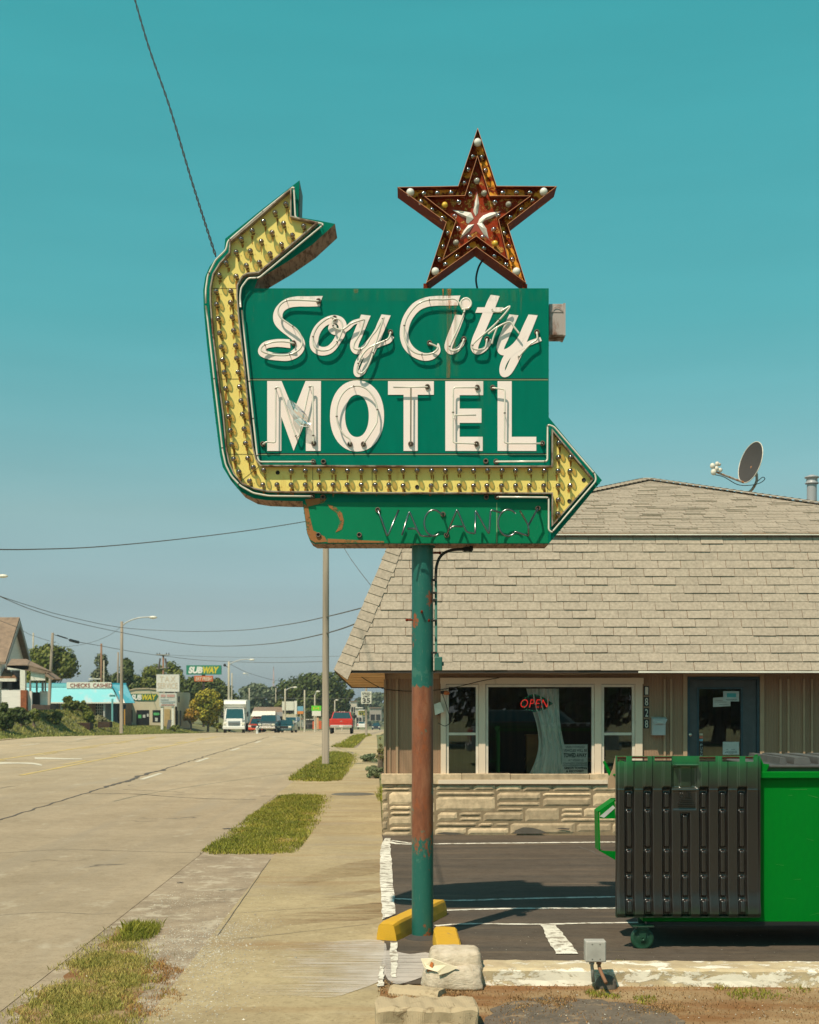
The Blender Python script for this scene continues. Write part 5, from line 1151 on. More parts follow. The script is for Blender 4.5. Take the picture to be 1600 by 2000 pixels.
for i, (cl, nm_) in enumerate((((.5, .42, .3, 1), 'cream'), ((.55, .13, .08, 1), 'red'), ((.12, .33, .45, 1), 'blue'))):
    mb = MB(); a = P(1366.5, 1436.5+i*5.5, YW+.036); c = P(1373, 1432.5+i*5.5, YW+.036); mb.box((a.x, YW+.035, a.z), (c.x, YW+.037, c.z)); tag(mb.build('sticker', simple('sticker_'+nm_, cl, .5, bmp=0)), 'small %s sticker above the PUSH label on the office door' % nm_, 'sticker')
push = thing('push_label', 'black vertical PUSH label on the left of the office door glass', 'label', P(1370, 1476, YW+.036)); mb = MB(); a = P(1366.5, 1480, YW+.036); c = P(1373.5, 1450, YW+.036); mb.box((a.x, YW+.036, a.z), (c.x, YW+.038, c.z)); mb.build('plate', M_ink, push)
for i, ch in enumerate('PUSH'): a = P(1368, 1458+i*6.6, YW+.034); c = P(1372.2, 1453+i*6.6, YW+.034); text('lettering', ch, (a.x, a.z, c.x, c.z), YW+.0345, M_pap, push)
# house numbers
for i, ch in enumerate('1828'):
    y0 = 1340+i*21.6; a = P(1258, y0+18, YW-.012); c = P(1268, y0, YW-.012); nm_ = ['first', 'second', 'third', 'fourth'][i]
    t = thing('number_plate', 'black house number plate reading %s, %s from the top' % (ch, nm_), 'number plate', ((a.x+c.x)/2, YW, a.z), group='house number plates beside the front window')
    mb = MB(); mb.bbox((a.x, YW-.008, a.z), (c.x, YW, c.z), .002); mb.build('plate', M_ink, t); q = P(1260, y0+16.5, YW); r_ = P(1266, y0+1.8, YW); text('digit', ch, (q.x, q.z, r_.x, r_.z), YW-.0095, M_steelw, t)
# mailbox
t = thing('mailbox', 'grey wall mailbox beneath the house numbers', 'mailbox', P(1285, 1436, YW-.06)); M_mail = simple('mailbox_grey', (.40, .42, .42, 1), .45, scale=3)
a = P(1273, 1436, YW-.06); c = P(1299, 1403, YW-.06); mb = MB(); mb.bbox((a.x, YW-.12, a.z), (c.x, YW-.001, c.z), .006); mb.build('body', M_mail, t)
mb = MB(); a = P(1271.5, 1414, YW); c = P(1300, 1401, YW); q = [Vector((a.x, YW-.001, c.z)), Vector((c.x, YW-.001, c.z)), Vector((c.x, YW-.14, c.z-.035)), Vector((a.x, YW-.14, c.z-.035))]; mb.prism(q, (0, 0, .006)); q = [Vector((a.x, YW-.14, c.z-.035)), Vector((c.x, YW-.14, c.z-.035)), Vector((c.x-.03, YW-.142, a.z)), Vector((a.x+.03, YW-.142, a.z))]; mb.prism(q, (0, .004, 0)); lid_ = mb.build('lid', M_mail, t)
a = P(1280, 1413, YW); c = P(1292, 1408, YW); mb = MB(); mb.bbox((a.x, YW-.150, a.z), (c.x, YW-.142, c.z), .003); mb.build('label_holder', M_pap, lid_)
# wall lamp boxes, orange fixture, cables
t = thing('floodlight', 'white rectangular floodlight head on the wall just right of the sign pole', 'light fixture', P(858, 1384, 19.7)); mb = MB(); q = [P(848, 1376, 19.7), P(860, 1371, 19.7), P(867.5, 1390, 19.7), P(850, 1397, 19.7)]; mb.prism(q, (0, .10, 0)); mb.build('housing', simple('lamp_white', (.66, .64, .55, 1), .5), t); mb = MB(); mb.tube([P(858, 1388, 19.79), P(856, 1396, 19.84)], .015); mb.build('bracket', M_dkwood, t)
t = thing('sensor_lamp', 'small orange-glass lamp with a dark socket at the window corner', 'light fixture', P(868, 1353, 19.74)); mb = MB(); mb.lathe([(.0, 0), (.022, .0), (.028, .05), (.02, .06)], P(860.5, 1352, 19.74), (1, 0, -.05), 12); mb.build('socket', M_dkwood, t); mb = MB(); mb.lathe([(.026, 0), (.03, .05), (.022, .08), (0, .085)], P(867, 1353, 19.74), (1, 0, -.08), 12); mb.build('lamp_glass', simple('orange_glass', (.55, .14, .03, 1), .2, bmp=0), t)
def cable(nm, pts, r, label, m=None, cat='cable', tw=False, n=8, group=None):
    mb = MB(); sp = crspline(pts, n); mb.tube(sp, r, 6)
    o = mb.build(nm, m or M_dark, None, loc=sp[0]); return tag(o, label, cat, group)
cable('cable', [P(693, 1308, 19.5), P(700, 1318, 19.6), P(738, 1341, 19.7), P(760, 1347, 19.78), P(805, 1350, 19.78), P(860, 1347, 19.75), P(900, 1340, 19.7), P(940, 1330, 19.7), P(975, 1324, 19.72)], .0055, 'thin dark cable strung under the eave past the sign pole to the window')
cable('cable', [P(862, 1352, 19.72), P(866, 1360, 19.7), P(872, 1378, 19.7), P(878, 1398, 19.7), P(882, 1408, 19.7), P(870, 1418, 19.68), P(856, 1412, 19.7)], .005, 'looped dark lamp cable hanging over the left window sash')
cable('cable', [P(985, 1311, 19.4), P(1040, 1315, 19.4), P(1110, 1317, 19.4), P(1180, 1314, 19.4), P(1240, 1311, 19.4)], .0045, 'thin loose wire sagging beneath the shingle eave above the front window', simple('pale_wire', (.4, .33, .22, 1), .6))
# satellite dish
DY = 25.0
M_dish = simple('dish_grey', (.05, .045, .043, 1), .9, var=.06, scale=4); M_lnb = simple('lnb_white', (.62, .58, .5, 1), .5); M_drust = rusty('dish_mount', (.45, .42, .37, 1), (.5, .18, .05, 1), .5, .56, 14, .5)
dish = thing('satellite_dish', 'grey satellite dish on a curved mast on the shingle roof', 'satellite dish', P(1458, 970, DY))
c0 = P(1471, 905, DY); ax = Vector((-.90, -.36, .26)).normalized(); u = ax.cross(Vector((0, 0, 1))).normalized(); v_ = u.cross(ax).normalized(); v_ = v_ if v_.z > 0 else -v_
def dishm(off, R0, R1, flip):
    vs = []; N = 40; ring = 7
    for i in range(ring+1):
        rr = i/ring
        for k in range(N): a = 2*pi*k/N; vs.append(c0+u*cos(a)*R0*rr+v_*sin(a)*R1*rr+ax*(off+.06*rr*rr))
    return vs, [(i*N+k, i*N+(k+1) % N, (i+1)*N+(k+1) % N, (i+1)*N+k) for i in range(ring) for k in range(N)]
mb = MB(); vs, fs = dishm(0, .345, .40, 0); mb.add(vs, fs, 0, True); vs, fs = dishm(-.008, .348, .403, 0); mb.add(vs, fs, 0, True)
N = 40; rg = [c0+u*cos(2*pi*k/N)*.348+v_*sin(2*pi*k/N)*.403+ax*.058 for k in range(N+1)]; mb.tube(rg, .009, 6, 1); mb.build('reflector', [M_dish, M_lnb], dish)
mb = MB(); mb.bbox((c0.x-.04, DY+.0, c0.z-.20), (c0.x+.09, DY+.12, c0.z-.04), .02); mb.tube([c0+Vector((.02, .05, -.1)), c0+Vector((.08, .06, -.22))], .035, 8); mb.build('mount_bracket', M_drust, dish)
mb = MB(); mb.tube(crspline([P(1478, 925, DY+.05), P(1478, 940, DY+.05), P(1470, 955, DY+.02), P(1456, 972, DY), P(1454, 1010, DY)], 6), .026, 10); mb.tube([P(1468, 960, DY+.02), P(1470, 972, DY+.03)], .008, 6); mb.build('mast', M_drust, dish)
mb = MB(); mb.tube([P(1452, 942, DY-.1), P(1420, 930, DY-.42), P(1397, 921, DY-.62)], .021, 8); mb.build('feed_arm', M_drust, dish)
mb = MB()
for (x, y, s_) in ((1392, 910, .05), (1394, 922, .055), (1401, 906, .04), (1400, 915, .042), (1407, 918, .038)): mb.sphere(P(x, y, DY-.66), s_, 10, 0, (1, .9, 1.1))
for (x, y) in ((1405, 907), (1408, 918)): mb.lathe([(.0, -.03), (.028, -.03), (.03, .02), (0, .025)], P(x, y, DY-.64), (1, .5, -.2), 10, 0)
mb.build('feed_horn', M_lnb, dish)
mb = MB(); mb.tube(crspline([P(x, y, DY-.4+.004*(x-1395)) for x, y in ((1396, 927), (1415, 932), (1440, 946), (1462, 948), (1483, 944), (1494, 936), (1490, 932), (1480, 940))], 6), .0075, 6); mb.build('cable', M_dark, dish)
# flowers beside building
# ================================================================== dumpster
M_dgreen = rusty('dumpster_green_paint', (.0, .175, .013, 1), (.30, .13, .04, 1), .735, .745, 9, .45, (.0, .135, .014, 1), rust2=(.3, .22, .08, 1), bmp=.05, spec=.06)
M_dgreen2 = simple('dumpster_dark_green', (.004, .07, .022, 1), .5, var=.2)
M_blackst_shade = simple('black_steel', (.008, .008, .008, 1), .6)
m, n, l, b = newmat('black_lid_plastic')
tcc = n.new('ShaderNodeTexCoord'); sp_ = n.new('ShaderNodeSeparateXYZ'); l.new(tcc.outputs['Object'], sp_.inputs[0])
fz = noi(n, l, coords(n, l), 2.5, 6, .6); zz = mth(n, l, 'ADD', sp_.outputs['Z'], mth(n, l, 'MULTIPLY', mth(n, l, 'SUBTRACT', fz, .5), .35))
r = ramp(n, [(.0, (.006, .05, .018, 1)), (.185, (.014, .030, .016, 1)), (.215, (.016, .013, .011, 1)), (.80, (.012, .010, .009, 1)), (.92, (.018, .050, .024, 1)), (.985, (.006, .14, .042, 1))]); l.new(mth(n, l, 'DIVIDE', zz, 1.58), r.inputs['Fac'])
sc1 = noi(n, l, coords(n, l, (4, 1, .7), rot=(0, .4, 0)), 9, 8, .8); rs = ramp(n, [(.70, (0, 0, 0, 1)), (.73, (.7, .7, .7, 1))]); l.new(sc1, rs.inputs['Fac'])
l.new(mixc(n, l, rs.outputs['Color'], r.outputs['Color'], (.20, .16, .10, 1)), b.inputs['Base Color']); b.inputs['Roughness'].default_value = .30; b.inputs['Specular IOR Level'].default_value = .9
bump(n, l, b, noi(n, l, coords(n, l), 120, 4), .12, .002)
M_lid = m
D0 = Vector((1.70, 10.74, 0)); dmp = thing('dumpster', 'green steel dumpster with a scuffed black ribbed lid hanging over its front', 'dumpster', D0)
Yp = 10.74; ks = Yp/F
def D(px, py, Y=10.74): return P(px, py, Y)
x0 = 1.885; x1 = x0+2.20; zb = D(0, 1800).z; zt = 1.47; yb = 11.95
mb = MB()
mb.box((x0, Yp+.012, zb), (x1, Yp+.02, zt), 0)
gx_, gz_ = 46, 26; vv = [(x0+(x1-x0)*i/gx_, Yp+.0035*noise.noise(Vector((x0+(x1-x0)*i/gx_*1.6, 3, zb+(zt-zb)*j/gz_*1.6)))+.002*noise.noise(Vector((x0+(x1-x0)*i/gx_*5, 9, zb+(zt-zb)*j/gz_*5))), zb+(zt-zb)*j/gz_) for j in range(gz_+1) for i in range(gx_+1)]
mb.add(vv, [(j*(gx_+1)+i, j*(gx_+1)+i+1, (j+1)*(gx_+1)+i+1, (j+1)*(gx_+1)+i) for j in range(gz_) for i in range(gx_)], 0, True); mb.box((x0, yb-.01, zb), (x1, yb, zt), 1)  # back panel coloured black to stand in for its shade
mb.box((x0, Yp+.01, zb), (x0+.01, yb-.01, zt), 0); mb.box((x1-.01, Yp+.01, zb), (x1, yb-.01, zt), 0); mb.box((x0+.01, Yp+.01, zb), (x1-.01, yb-.01, zb+.02), 1)
for k in range(16):
    sx0 = random.uniform(2.9, 3.9); sz0 = random.uniform(zb+.05, 1.3); L = random.uniform(.02, .14); a_ = random.uniform(-.3, .3); t_ = random.uniform(.0012, .003); mb.add([(sx0, Yp-.0050, sz0), (sx0+L*cos(a_), Yp-.0050, sz0+L*sin(a_)), (sx0+L*cos(a_), Yp-.0050, sz0+L*sin(a_)+t_), (sx0, Yp-.0050, sz0+t_*.4)], [(0, 1, 2, 3)], 2)
mb.build('bin_body', [M_dgreen, M_blackst_shade, simple('scraped_paint', (.10, .26, .08, 1), .7, bmp=0)], dmp)
mb = MB(); a = D(0, 1520).z; mb.bbox((x0-.01, Yp-.045, a), (x1+.01, Yp-.001, a+.055), .006); mb.box((x0-.01, Yp-.012, a+.055), (x1, Yp-.001, a+.095), 1); mb.box((x0-.01, yb+.001, a), (x1+.01, yb+.04, a+.06)); mb.box((x0-.03, Yp-.01, a), (x0-.001, yb, a+.06)); mb.box((x1+.001, Yp-.01, a), (x1+.04, yb, a+.06))
mb.build('rim', [M_dgreen, M_dgreen2], dmp)
mb = MB(); mb.box((x0+.03, Yp-.012, zb-.03), (x1, Yp+.10, zb-.002)); mb.box((x0+.03, yb-.1, zb-.03), (x1, yb-.002, zb-.002)); mb.build('skid', M_blackst_shade, dmp)
# hanging lid: relief surface
lx0 = D(1206, 0, 10.62).x; lx1 = D(1487.5, 0, 10.62).x; lz0 = D(0, 1793, 10.62).z; lz1 = D(0, 1477, 10.62).z
def Dz(x, y): return (1140+x/3.478, 1440+y/3.478)
ribs = [320, 447, 577, 703, 830, 960, 1090]
def ss(a, b2, x): t = max(0, min(1, (x-a)/(b2-a))); return t*t*(3-2*t)
def relief(X, Zp):
    """X, Zp in zoom px of the lid; returns height towards viewer in metres"""
    h = 0.0
    ed = min(X-232, 1210-X)
    h += .0
    for i, c in enumerate(ribs):
        cc_ = c
        if Zp < 360: cc_ = c+(c-703)*-.0+(-1 if c < 703 else 1)*0
        wd = 32
        d = abs(X-cc_)
        if i == 3 and Zp < 515: 
            continue
        band = 1-ss(wd-10, wd+4, d)
        # sunk channel bottom with raised flat between ribs
        h -= .034*band
        # pads inside channel
        for (z0_, z1_) in ((370, 485), (495, 755), (768, 930), (945, 1090), (1106, 1200)):
            if i == 3 and z1_ < 500: continue
            if i == 3 and z0_ == 495: z0_ = 525
            if z0_ < Zp < z1_:
                e = min(ss(0, 14, Zp-z0_), ss(0, 10, z1_-Zp)); dd = 1-ss(12, 20, d); h += .024*e*dd
        if Zp < 360: h += .030*band*1.7*(1-ss(330, 360, Zp))
    if 610 < X < 790 and 190 < Zp < 350: h -= .020*min(ss(0, 20, X-610), ss(0, 20, 790-X), ss(0, 12, Zp-195), ss(0, 14, 350-Zp))
    if 660 < X < 750 and 200 < Zp < 340: h += .012*min(ss(0, 14, X-660), ss(0, 14, 750-X))
    if 615 < X < 780 and 365 < Zp < 495: h -= .005*min(ss(0, 8, X-615), ss(0, 8, 780-X), ss(0, 8, Zp-365), ss(0, 8, 495-Zp))
    h -= .012*(1-ss(0, 20, ed)) ; h -= .012*(1-ss(0, 18, 1222-Zp))
    if Zp > 1040: h += .016*ss(1040, 1200, Zp)*ss(0, 18, 1222-Zp)
    h += .004*(1-ss(0, 6, abs(Zp-358)))
    return h
NX, NZ = 250, 230; vs = []
for j in range(NZ+1):
    Zp = 125+(1228-125)*j/NZ
    for i in range(NX+1):
        X = 232+(1212-232)*i/NX; x = lx0+(lx1-lx0)*i/NX; z = lz1+(lz0-lz1)*j/NZ
        bow = .006*sin(z*3.1+1)+.004*noise.noise(Vector((x*2, 0, z*2)))
        flare = .03*(ss(900, 1228, Zp))
        vs.append((x+.003*noise.noise(Vector((z*5, 2, 0))), 10.655-relief(X, Zp)-bow+.035*ss(380, 125, Zp)*0-flare*.3, z))
fs = []
slots = [(236, 296), (332, 438), (492, 605), (795, 905), (950, 1068), (1105, 1165)]
for j in range(NZ):
    Zc = 125+(1228-125)*(j+.5)/NZ
    for i in range(NX):
        Xc = 232+(1212-232)*(i+.5)/NX
        if 132 < Zc < 162 and any(a_ < Xc < b_ for a_, b_ in slots): continue
        fs.append((j*(NX+1)+i, (j+1)*(NX+1)+i, (j+1)*(NX+1)+i+1, j*(NX+1)+i+1))
mb = MB(); mb.add(vs, fs, 0, True)
# side edges give it thickness
E = MB()
for (X_, xx) in ((0, lx0), (1, lx1)):
    mb.box((xx-.004, 10.662, lz0), (xx+.004, 10.70, lz1-.0), 0)
mb.box((lx0, 10.66, lz0-.004), (lx1, 10.70, lz0+.004), 0)
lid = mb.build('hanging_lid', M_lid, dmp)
mb = MB(); mb.tube([Vector((lx0+.01, 10.70, lz1-.012)), Vector((lx1-.01, 10.70, lz1-.012))], .010, 8, 0); mb.build('hinge_rod', simple('rusted_rod', (.22, .05, .025, 1), .6), lid)
a = Dz(615, 208); c = Dz(782, 183); p = P(a[0], a[1], 10.62); q = P(c[0], c[1], 10.62); mb = MB(); mb.bbox((p.x, 10.595, q.z-.014), (q.x, 10.66, q.z), .006); mb.build('lid_handle', M_lid, lid)
# moulded mark on the lid
def D6(x, y): return P(*Dz(x, y), 10.64)
mk = M_lid
for (s_, x0_, y0_, x1_, y1_) in (('LID', 655, 378, 735, 410), ('PLASTIC', 655, 424, 750, 442), ('CONTAINER', 640, 448, 765, 470)):
    pass
mb = MB()
for (x0_, y0_, x1_, y1_) in ((690, 378, 695, 410), (705, 378, 710, 410), (712, 378, 735, 383), (712, 392, 735, 397), (712, 405, 735, 410), (655, 425, 662, 432), (670, 424, 745, 428), (670, 434, 742, 438), (648, 450, 760, 454), (645, 462, 758, 466)):
    p = D6(x0_, y1_); q = D6(x1_, y0_); mb.box((p.x, 10.648, p.z), (q.x, 10.664, q.z))
cc_ = D6(668, 392); mb.tube([cc_+Vector((.016*cos(t/10*4.6+.8), .016, .016*sin(t/10*4.6+.8))) for t in range(11)], .003, 5)
mb.build('moulded_mark', mk, lid)
# closed second lid lying on top at the right
mb = MB(); px0 = D(1499, 0).x; zc = D(0, 1500).z; mb.bbox((px0-.04, Yp-.03, zc), (x1+.03, yb+.02, zc+.022), .008)
hx = [(1497, 1512), (1524, 1557), (1570, 1603), (1616, 1650), (1663, 1697), (1710, 1743)]
for a_, c_ in hx:
    A_, C_ = D(a_, 0, 11.3).x, D(c_, 0, 11.3).x; hgt = .055; bz = zc+.022
    for (ys_, ye_) in ((Yp+.16, Yp+.5), (Yp+.52, yb-.05)):
        q = [Vector((A_, ys_, bz)), Vector((C_, ys_, bz)), Vector((C_-.012, ys_+.02, bz+hgt)), Vector((A_+.012, ys_+.02, bz+hgt))]; mb.prism(q, (0, ye_-ys_, 0))
mb.build('closed_lid', simple('grey_black_lid', (.06, .058, .055, 1), .42, var=.2), dmp)
mb = MB(); q = [D(x, y, 10.70) for x, y in ((1481, 1478), (1487, 1482), (1492, 1492), (1503, 1493), (1497, 1509), (1488, 1512), (1482, 1500))]; mb.prism(q, (0, .05, 0)); q = [D(x, y, 10.70) for x, y in ((1475, 1475), (1480, 1474), (1485, 1497), (1479, 1500))]; mb.prism(q, (0, .03, 0)); mb.build('hinge_bracket', M_dgreen, dmp)
# fork pocket on the left
YK = 10.85
def K(x, y, Y=YK): return P(1140+x/3.478, 1440+y/3.478, Y)
mb = MB()
out_k = [(214, 425), (98, 505), (104, 770), (222, 838)]; thick = .012
for i in range(3):
    a_, c_ = K(*out_k[i]), K(*out_k[i+1]); d = (c_-a_).normalized(); nn = Vector((-d.z, 0, d.x))*thick; nn = nn if nn.x > 0 else -nn
    mb.prism([a_, c_, c_+nn, a_+nn], (0, .22, 0))
q = [K(*p, YK-.001) for p in ((212, 432), (112, 508), (112, 553), (216, 553))]; mb.prism(q, (0, .006, 0)); q = [K(*p, YK-.001) for p in ((112, 770), (220, 775), (222, 832), (112, 772.5))]; mb.prism(q, (0, .006, 0))
q = K(222, 838); mb.box((q.x-.005, YK, q.z), (x0, YK+.22, q.z+.012)); q = K(214, 425); mb.box((q.x-.005, YK, q.z-.012), (x0, YK+.22, q.z)); pk = mb.build('fork_pocket', M_dgreen, dmp)
mb = MB(); q = [K(*p, YK-.004) for p in ((110, 538), (200, 463), (216, 480), (140, 548))]; mb.prism(q, (0, .002, 0)); mb.build('sticker', M_pap, pk)
# lid latch arm and grey lid corner behind
mb = MB(); q = [P(x, y, 10.95) for x, y in ((1178, 1488), (1182, 1486), (1196, 1512), (1199, 1520), (1191, 1518))]; mb.prism(q, (0, .02, 0)); mb.tube([P(1192, 1515, 10.96), P(1207, 1512, 10.9)], .008, 6); mb.build('latch_arm', M_dgreen, dmp)
mb = MB(); q = [P(x, y, 10.93) for x, y in ((1203, 1478), (1207, 1500), (1205, 1538), (1188, 1541), (1189, 1520), (1198, 1502))]; mb.prism(q, (0, .03, 0)); mb.build('corner_plate', M_trim, dmp)
# caster
def caster(cx, cy_, s=1):
    mb = MB(); rW = .093; c = Vector((cx, cy_, rW)); 
    mb.lathe([(.0, -.022), (.045, -.024), (.05, -.020), (.072, -.026), (rW-.004, -.024), (rW, -.014), (rW, .014), (rW-.004, .024), (.05, .02), (.0, .02)], c, (0, 1, 0), 28)
    return mb, c
M_cast = simple('caster_dark_green', (.008, .05, .025, 1), .5, var=.3, scale=10)
for i, (cx_, cy_) in enumerate(((D(1254.5, 0, 10.72).x, 10.72), (D(1240, 0, 11.8).x+.1, 11.72), (x1-.2, 10.75), (x1-.2, 11.7))):
    mb, c = caster(cx_, cy_); o = mb.build('caster_wheel', M_cast, dmp)
    mb = MB(); z1_ = zb-.03
    for s_ in (-1, 1): q = [Vector((cx_-.035, cy_+s_*.034, .17)), Vector((cx_+.035, cy_+s_*.034, .17)), Vector((cx_+.018, cy_+s_*.034, .075)), Vector((cx_-.018, cy_+s_*.034, .075))]; mb.prism(q, (0, .006, 0))
    mb.bbox((cx_-.05, cy_-.05, .168), (cx_+.05, cy_+.05, .19), .005); mb.bbox((cx_-.085, cy_-.06, .20), (cx_+.085, cy_+.06, z1_-.001), .004); mb.tube([(cx_, cy_, .185), (cx_, cy_, .205)], .03, 12); mb.tube([(cx_, cy_-.04, .093), (cx_, cy_+.04, .093)], .012, 8)
    mb.build('caster_fork', M_cast, o)

# ================================================================== wheel stops, bag, kerbs, box
M_yp = rusty('yellow_parking_paint', (.62, .36, .018, 1), (.33, .27, .18, 1), .64, .70, 5, .6, (.55, .30, .02, 1), streak=(1, 1, 1), rust2=(.14, .10, .06, 1), bmp=.4)
def beam(name, p0, p1, w0, w1, h, mat, label, cat, taper=.72, grp=None, n=14, rough=.006, z0=.013):
    p0 = Vector((p0[0], p0[1], z0)); p1 = Vector((p1[0], p1[1], z0)); d = (p1-p0); L = d.length; d.normalize(); s_ = Vector((d.y, -d.x, 0)); vs = []
    prof = [(-.5, 0), (-.48, .35), (-taper/2-.03, .86), (-taper/2+.04, 1), (0, 1.01), (taper/2-.04, 1), (taper/2+.03, .86), (.48, .35), (.5, 0)]
    for i in range(n+1):
        t = i/n; ww = w0+(w1-w0)*t; e = .93 if i in (0, n) else 1
        for (a, b2) in prof:
            p = p0+d*L*t+s_*a*ww*e+Vector((0, 0, h*b2*e)); p += Vector((noise.noise(p*14), noise.noise(p*14+Vector((5, 0, 0))), noise.noise(p*14+Vector((0, 5, 0))) if b2 > 0 else 0))*rough; vs.append(p)
    m_ = len(prof); fs = [(i*m_+k, (i+1)*m_+k, (i+1)*m_+k+1, i*m_+k+1) for i in range(n) for k in range(m_-1)]+[tuple(range(m_)), tuple(n*m_+k for k in reversed(range(m_)))]
    mb = MB(); mb.add(vs, fs); o = fixn(mb.build(name, mat, None, loc=(p0+p1)/2)); return tag(o, label, cat, grp)
a = G(755, 1840); b2 = G(856, 1792)
beam('wheel_stop', (a.x, a.y), (b2.x+.01, b2.y+.10), .19, .17, .145, M_yp, 'yellow concrete parking stop passing behind the sign pole', 'parking stop', grp='yellow parking stops')
beam('wheel_stop', (.315, 9.75), (.295, 11.10), .205, .215, .115, M_yp, 'yellow concrete parking stop in front of the sign pole, running under the pale bag', 'parking stop', taper=.84, grp='yellow parking stops')
# pale stiff bag of set cement
M_bag, n, l, b = newmat('weathered_paper_bag'); f = noi(n, l, coords(n, l), 9, 8, .7); r = ramp(n, [(.3, (.38, .30, .20, 1)), (.5, (.58, .49, .37, 1)), (.75, (.72, .62, .50, 1))]); l.new(f, r.inputs['Fac']); l.new(r.outputs['Color'], b.inputs['Base Color']); b.inputs['Roughness'].default_value = .85
bump(n, l, b, noi(n, l, coords(n, l, (1, 1, 2.5)), 14, 9, .75), 1.0, .02)
bag = thing('cement_bag', 'pale hardened cement bag slumped over the end of the near yellow parking stop', 'bag', (.33, 9.42, 0))
def lump(c, sx, sy, sz, e=.45, nz=.012, N=40, seed=0, fold=.0):
    vs = []; H_ = N//2; f_ = lambda v, ee: math.copysign(abs(v)**ee, v)
    for i in range(H_+1):
        th = pi*i/H_
        for k in range(N):
            a = 2*pi*k/N; x = f_(sin(th), e)*f_(cos(a), e); y = f_(sin(th), e)*f_(sin(a), e); z = f_(cos(th), e); p = Vector((c[0]+x*sx*(1+.08*(-z)), c[1]+y*sy*(1+.08*(-z)), c[2]+z*sz))
            p += Vector((x, y, z))*(noise.noise(p*7+Vector((seed, 0, 0)))*nz*1.6+noise.noise(p*22+Vector((seed, 0, 0)))*nz*.6+fold*sin(p.z*110+3*noise.noise(p*6))); p.z = max(.006, p.z); vs.append(p)
    return vs, [(i*N+k, i*N+(k+1) % N, (i+1)*N+(k+1) % N, (i+1)*N+k) for i in range(H_) for k in range(N)]
mb = MB(); vs, fs = lump((.325, 9.50, .165), .185, .17, .075, .35, .010, seed=3); mb.add(vs, fs, 0, True); mb.build('bag_top', M_bag, bag)
mb = MB(); vs, fs = lump((.31, 9.36, .075), .205, .19, .085, .42, .016, seed=8, fold=.0015); mb.add(vs, fs, 0, True); mb.build('bag_lower', M_bag, bag)
mb = MB(); fl = [(-.02, 9.31, .20), (.06, 9.24, .215), (.16, 9.20, .185), (.235, 9.19, .165), (.17, 9.185, .135), (.10, 9.18, .115), (.12, 9.20, .10), (.09, 9.2, .135), (.02, 9.22, .15), (.0, 9.27, .155)]
fl = [Vector((x+.10, y-.02, z)) for x, y, z in fl]; mb.prism(fl, (0, .012, .004)); mb.build('torn_flap', simple('flap_paper', (.64, .56, .40, 1), .85, bmp=.4), bag)
mb = MB(); mb.prism([Vector((.12, 9.245, .12)), Vector((.155, 9.215, .13)), Vector((.165, 9.21, .19)), Vector((.135, 9.24, .20))], (0, .01, 0)); mb.build('rust_patch', simple('orange_stain', (.42, .13, .03, 1), .8), bag)
# long beige kerb with peeling white paint
M_kerb, n, l, b = newmat('flaking_painted_kerb'); f = noi(n, l, coords(n, l, (.8, 1, 1.6)), 6.5, 10, .72, .4); sx = n.new('ShaderNodeSeparateXYZ'); tcc = n.new('ShaderNodeTexCoord'); l.new(tcc.outputs['Object'], sx.inputs[0])
hgt = ramp(n, [(0.0, (.05, .05, .05, 1)), (.35, (.10, .10, .10, 1)), (.75, (.085, .085, .085, 1)), (.95, (0, 0, 0, 1))]); l.new(mth(n, l, 'DIVIDE', sx.outputs['Z'], .14), hgt.inputs['Fac'])
r = ramp(n, [(.555, (0, 0, 0, 1)), (.59, (1, 1, 1, 1))]); l.new(mth(n, l, 'ADD', f, hgt.outputs['Color']), r.inputs['Fac']); base = ramp(n, [(.3, (.38, .29, .18, 1)), (.7, (.55, .46, .29, 1))]); l.new(noi(n, l, coords(n, l), 5, 8, .7), base.inputs['Fac'])
l.new(mixc(n, l, r.outputs['Color'], base.outputs['Color'], (.74, .69, .58, 1)), b.inputs['Base Color']); b.inputs['Roughness'].default_value = .9; bump(n, l, b, mth(n, l, 'ADD', r.outputs['Color'], f), .6, .005)
beam('kerb', (.49, 9.52), (5.9, 9.36), .34, .34, .125, M_kerb, 'long low concrete kerb with flaking white paint in front of the dumpster', 'kerb', taper=.9, n=80, rough=.010, z0=0)
M_block = rusty('weathered_concrete_block', (.46, .37, .24, 1), (.20, .14, .08, 1), .58, .66, 11, .9, (.38, .30, .19, 1), streak=(1, 1, 1), rust2=(.30, .22, .13, 1), bmp=1.0, spec=.1)
beam('concrete_block', (-.21, 8.20), (.415, 8.22), .36, .36, .145, M_block, 'weathered concrete block in the near foreground below the pale bag', 'concrete block', taper=.92, n=44, rough=.017, z0=0)
beam('concrete_slab', (-.12, 9.12), (.22, 8.98), .16, .2, .055, M_block, 'low broken concrete lump beside the pale bag', 'concrete lump', taper=.6, n=10, rough=.012, z0=0)
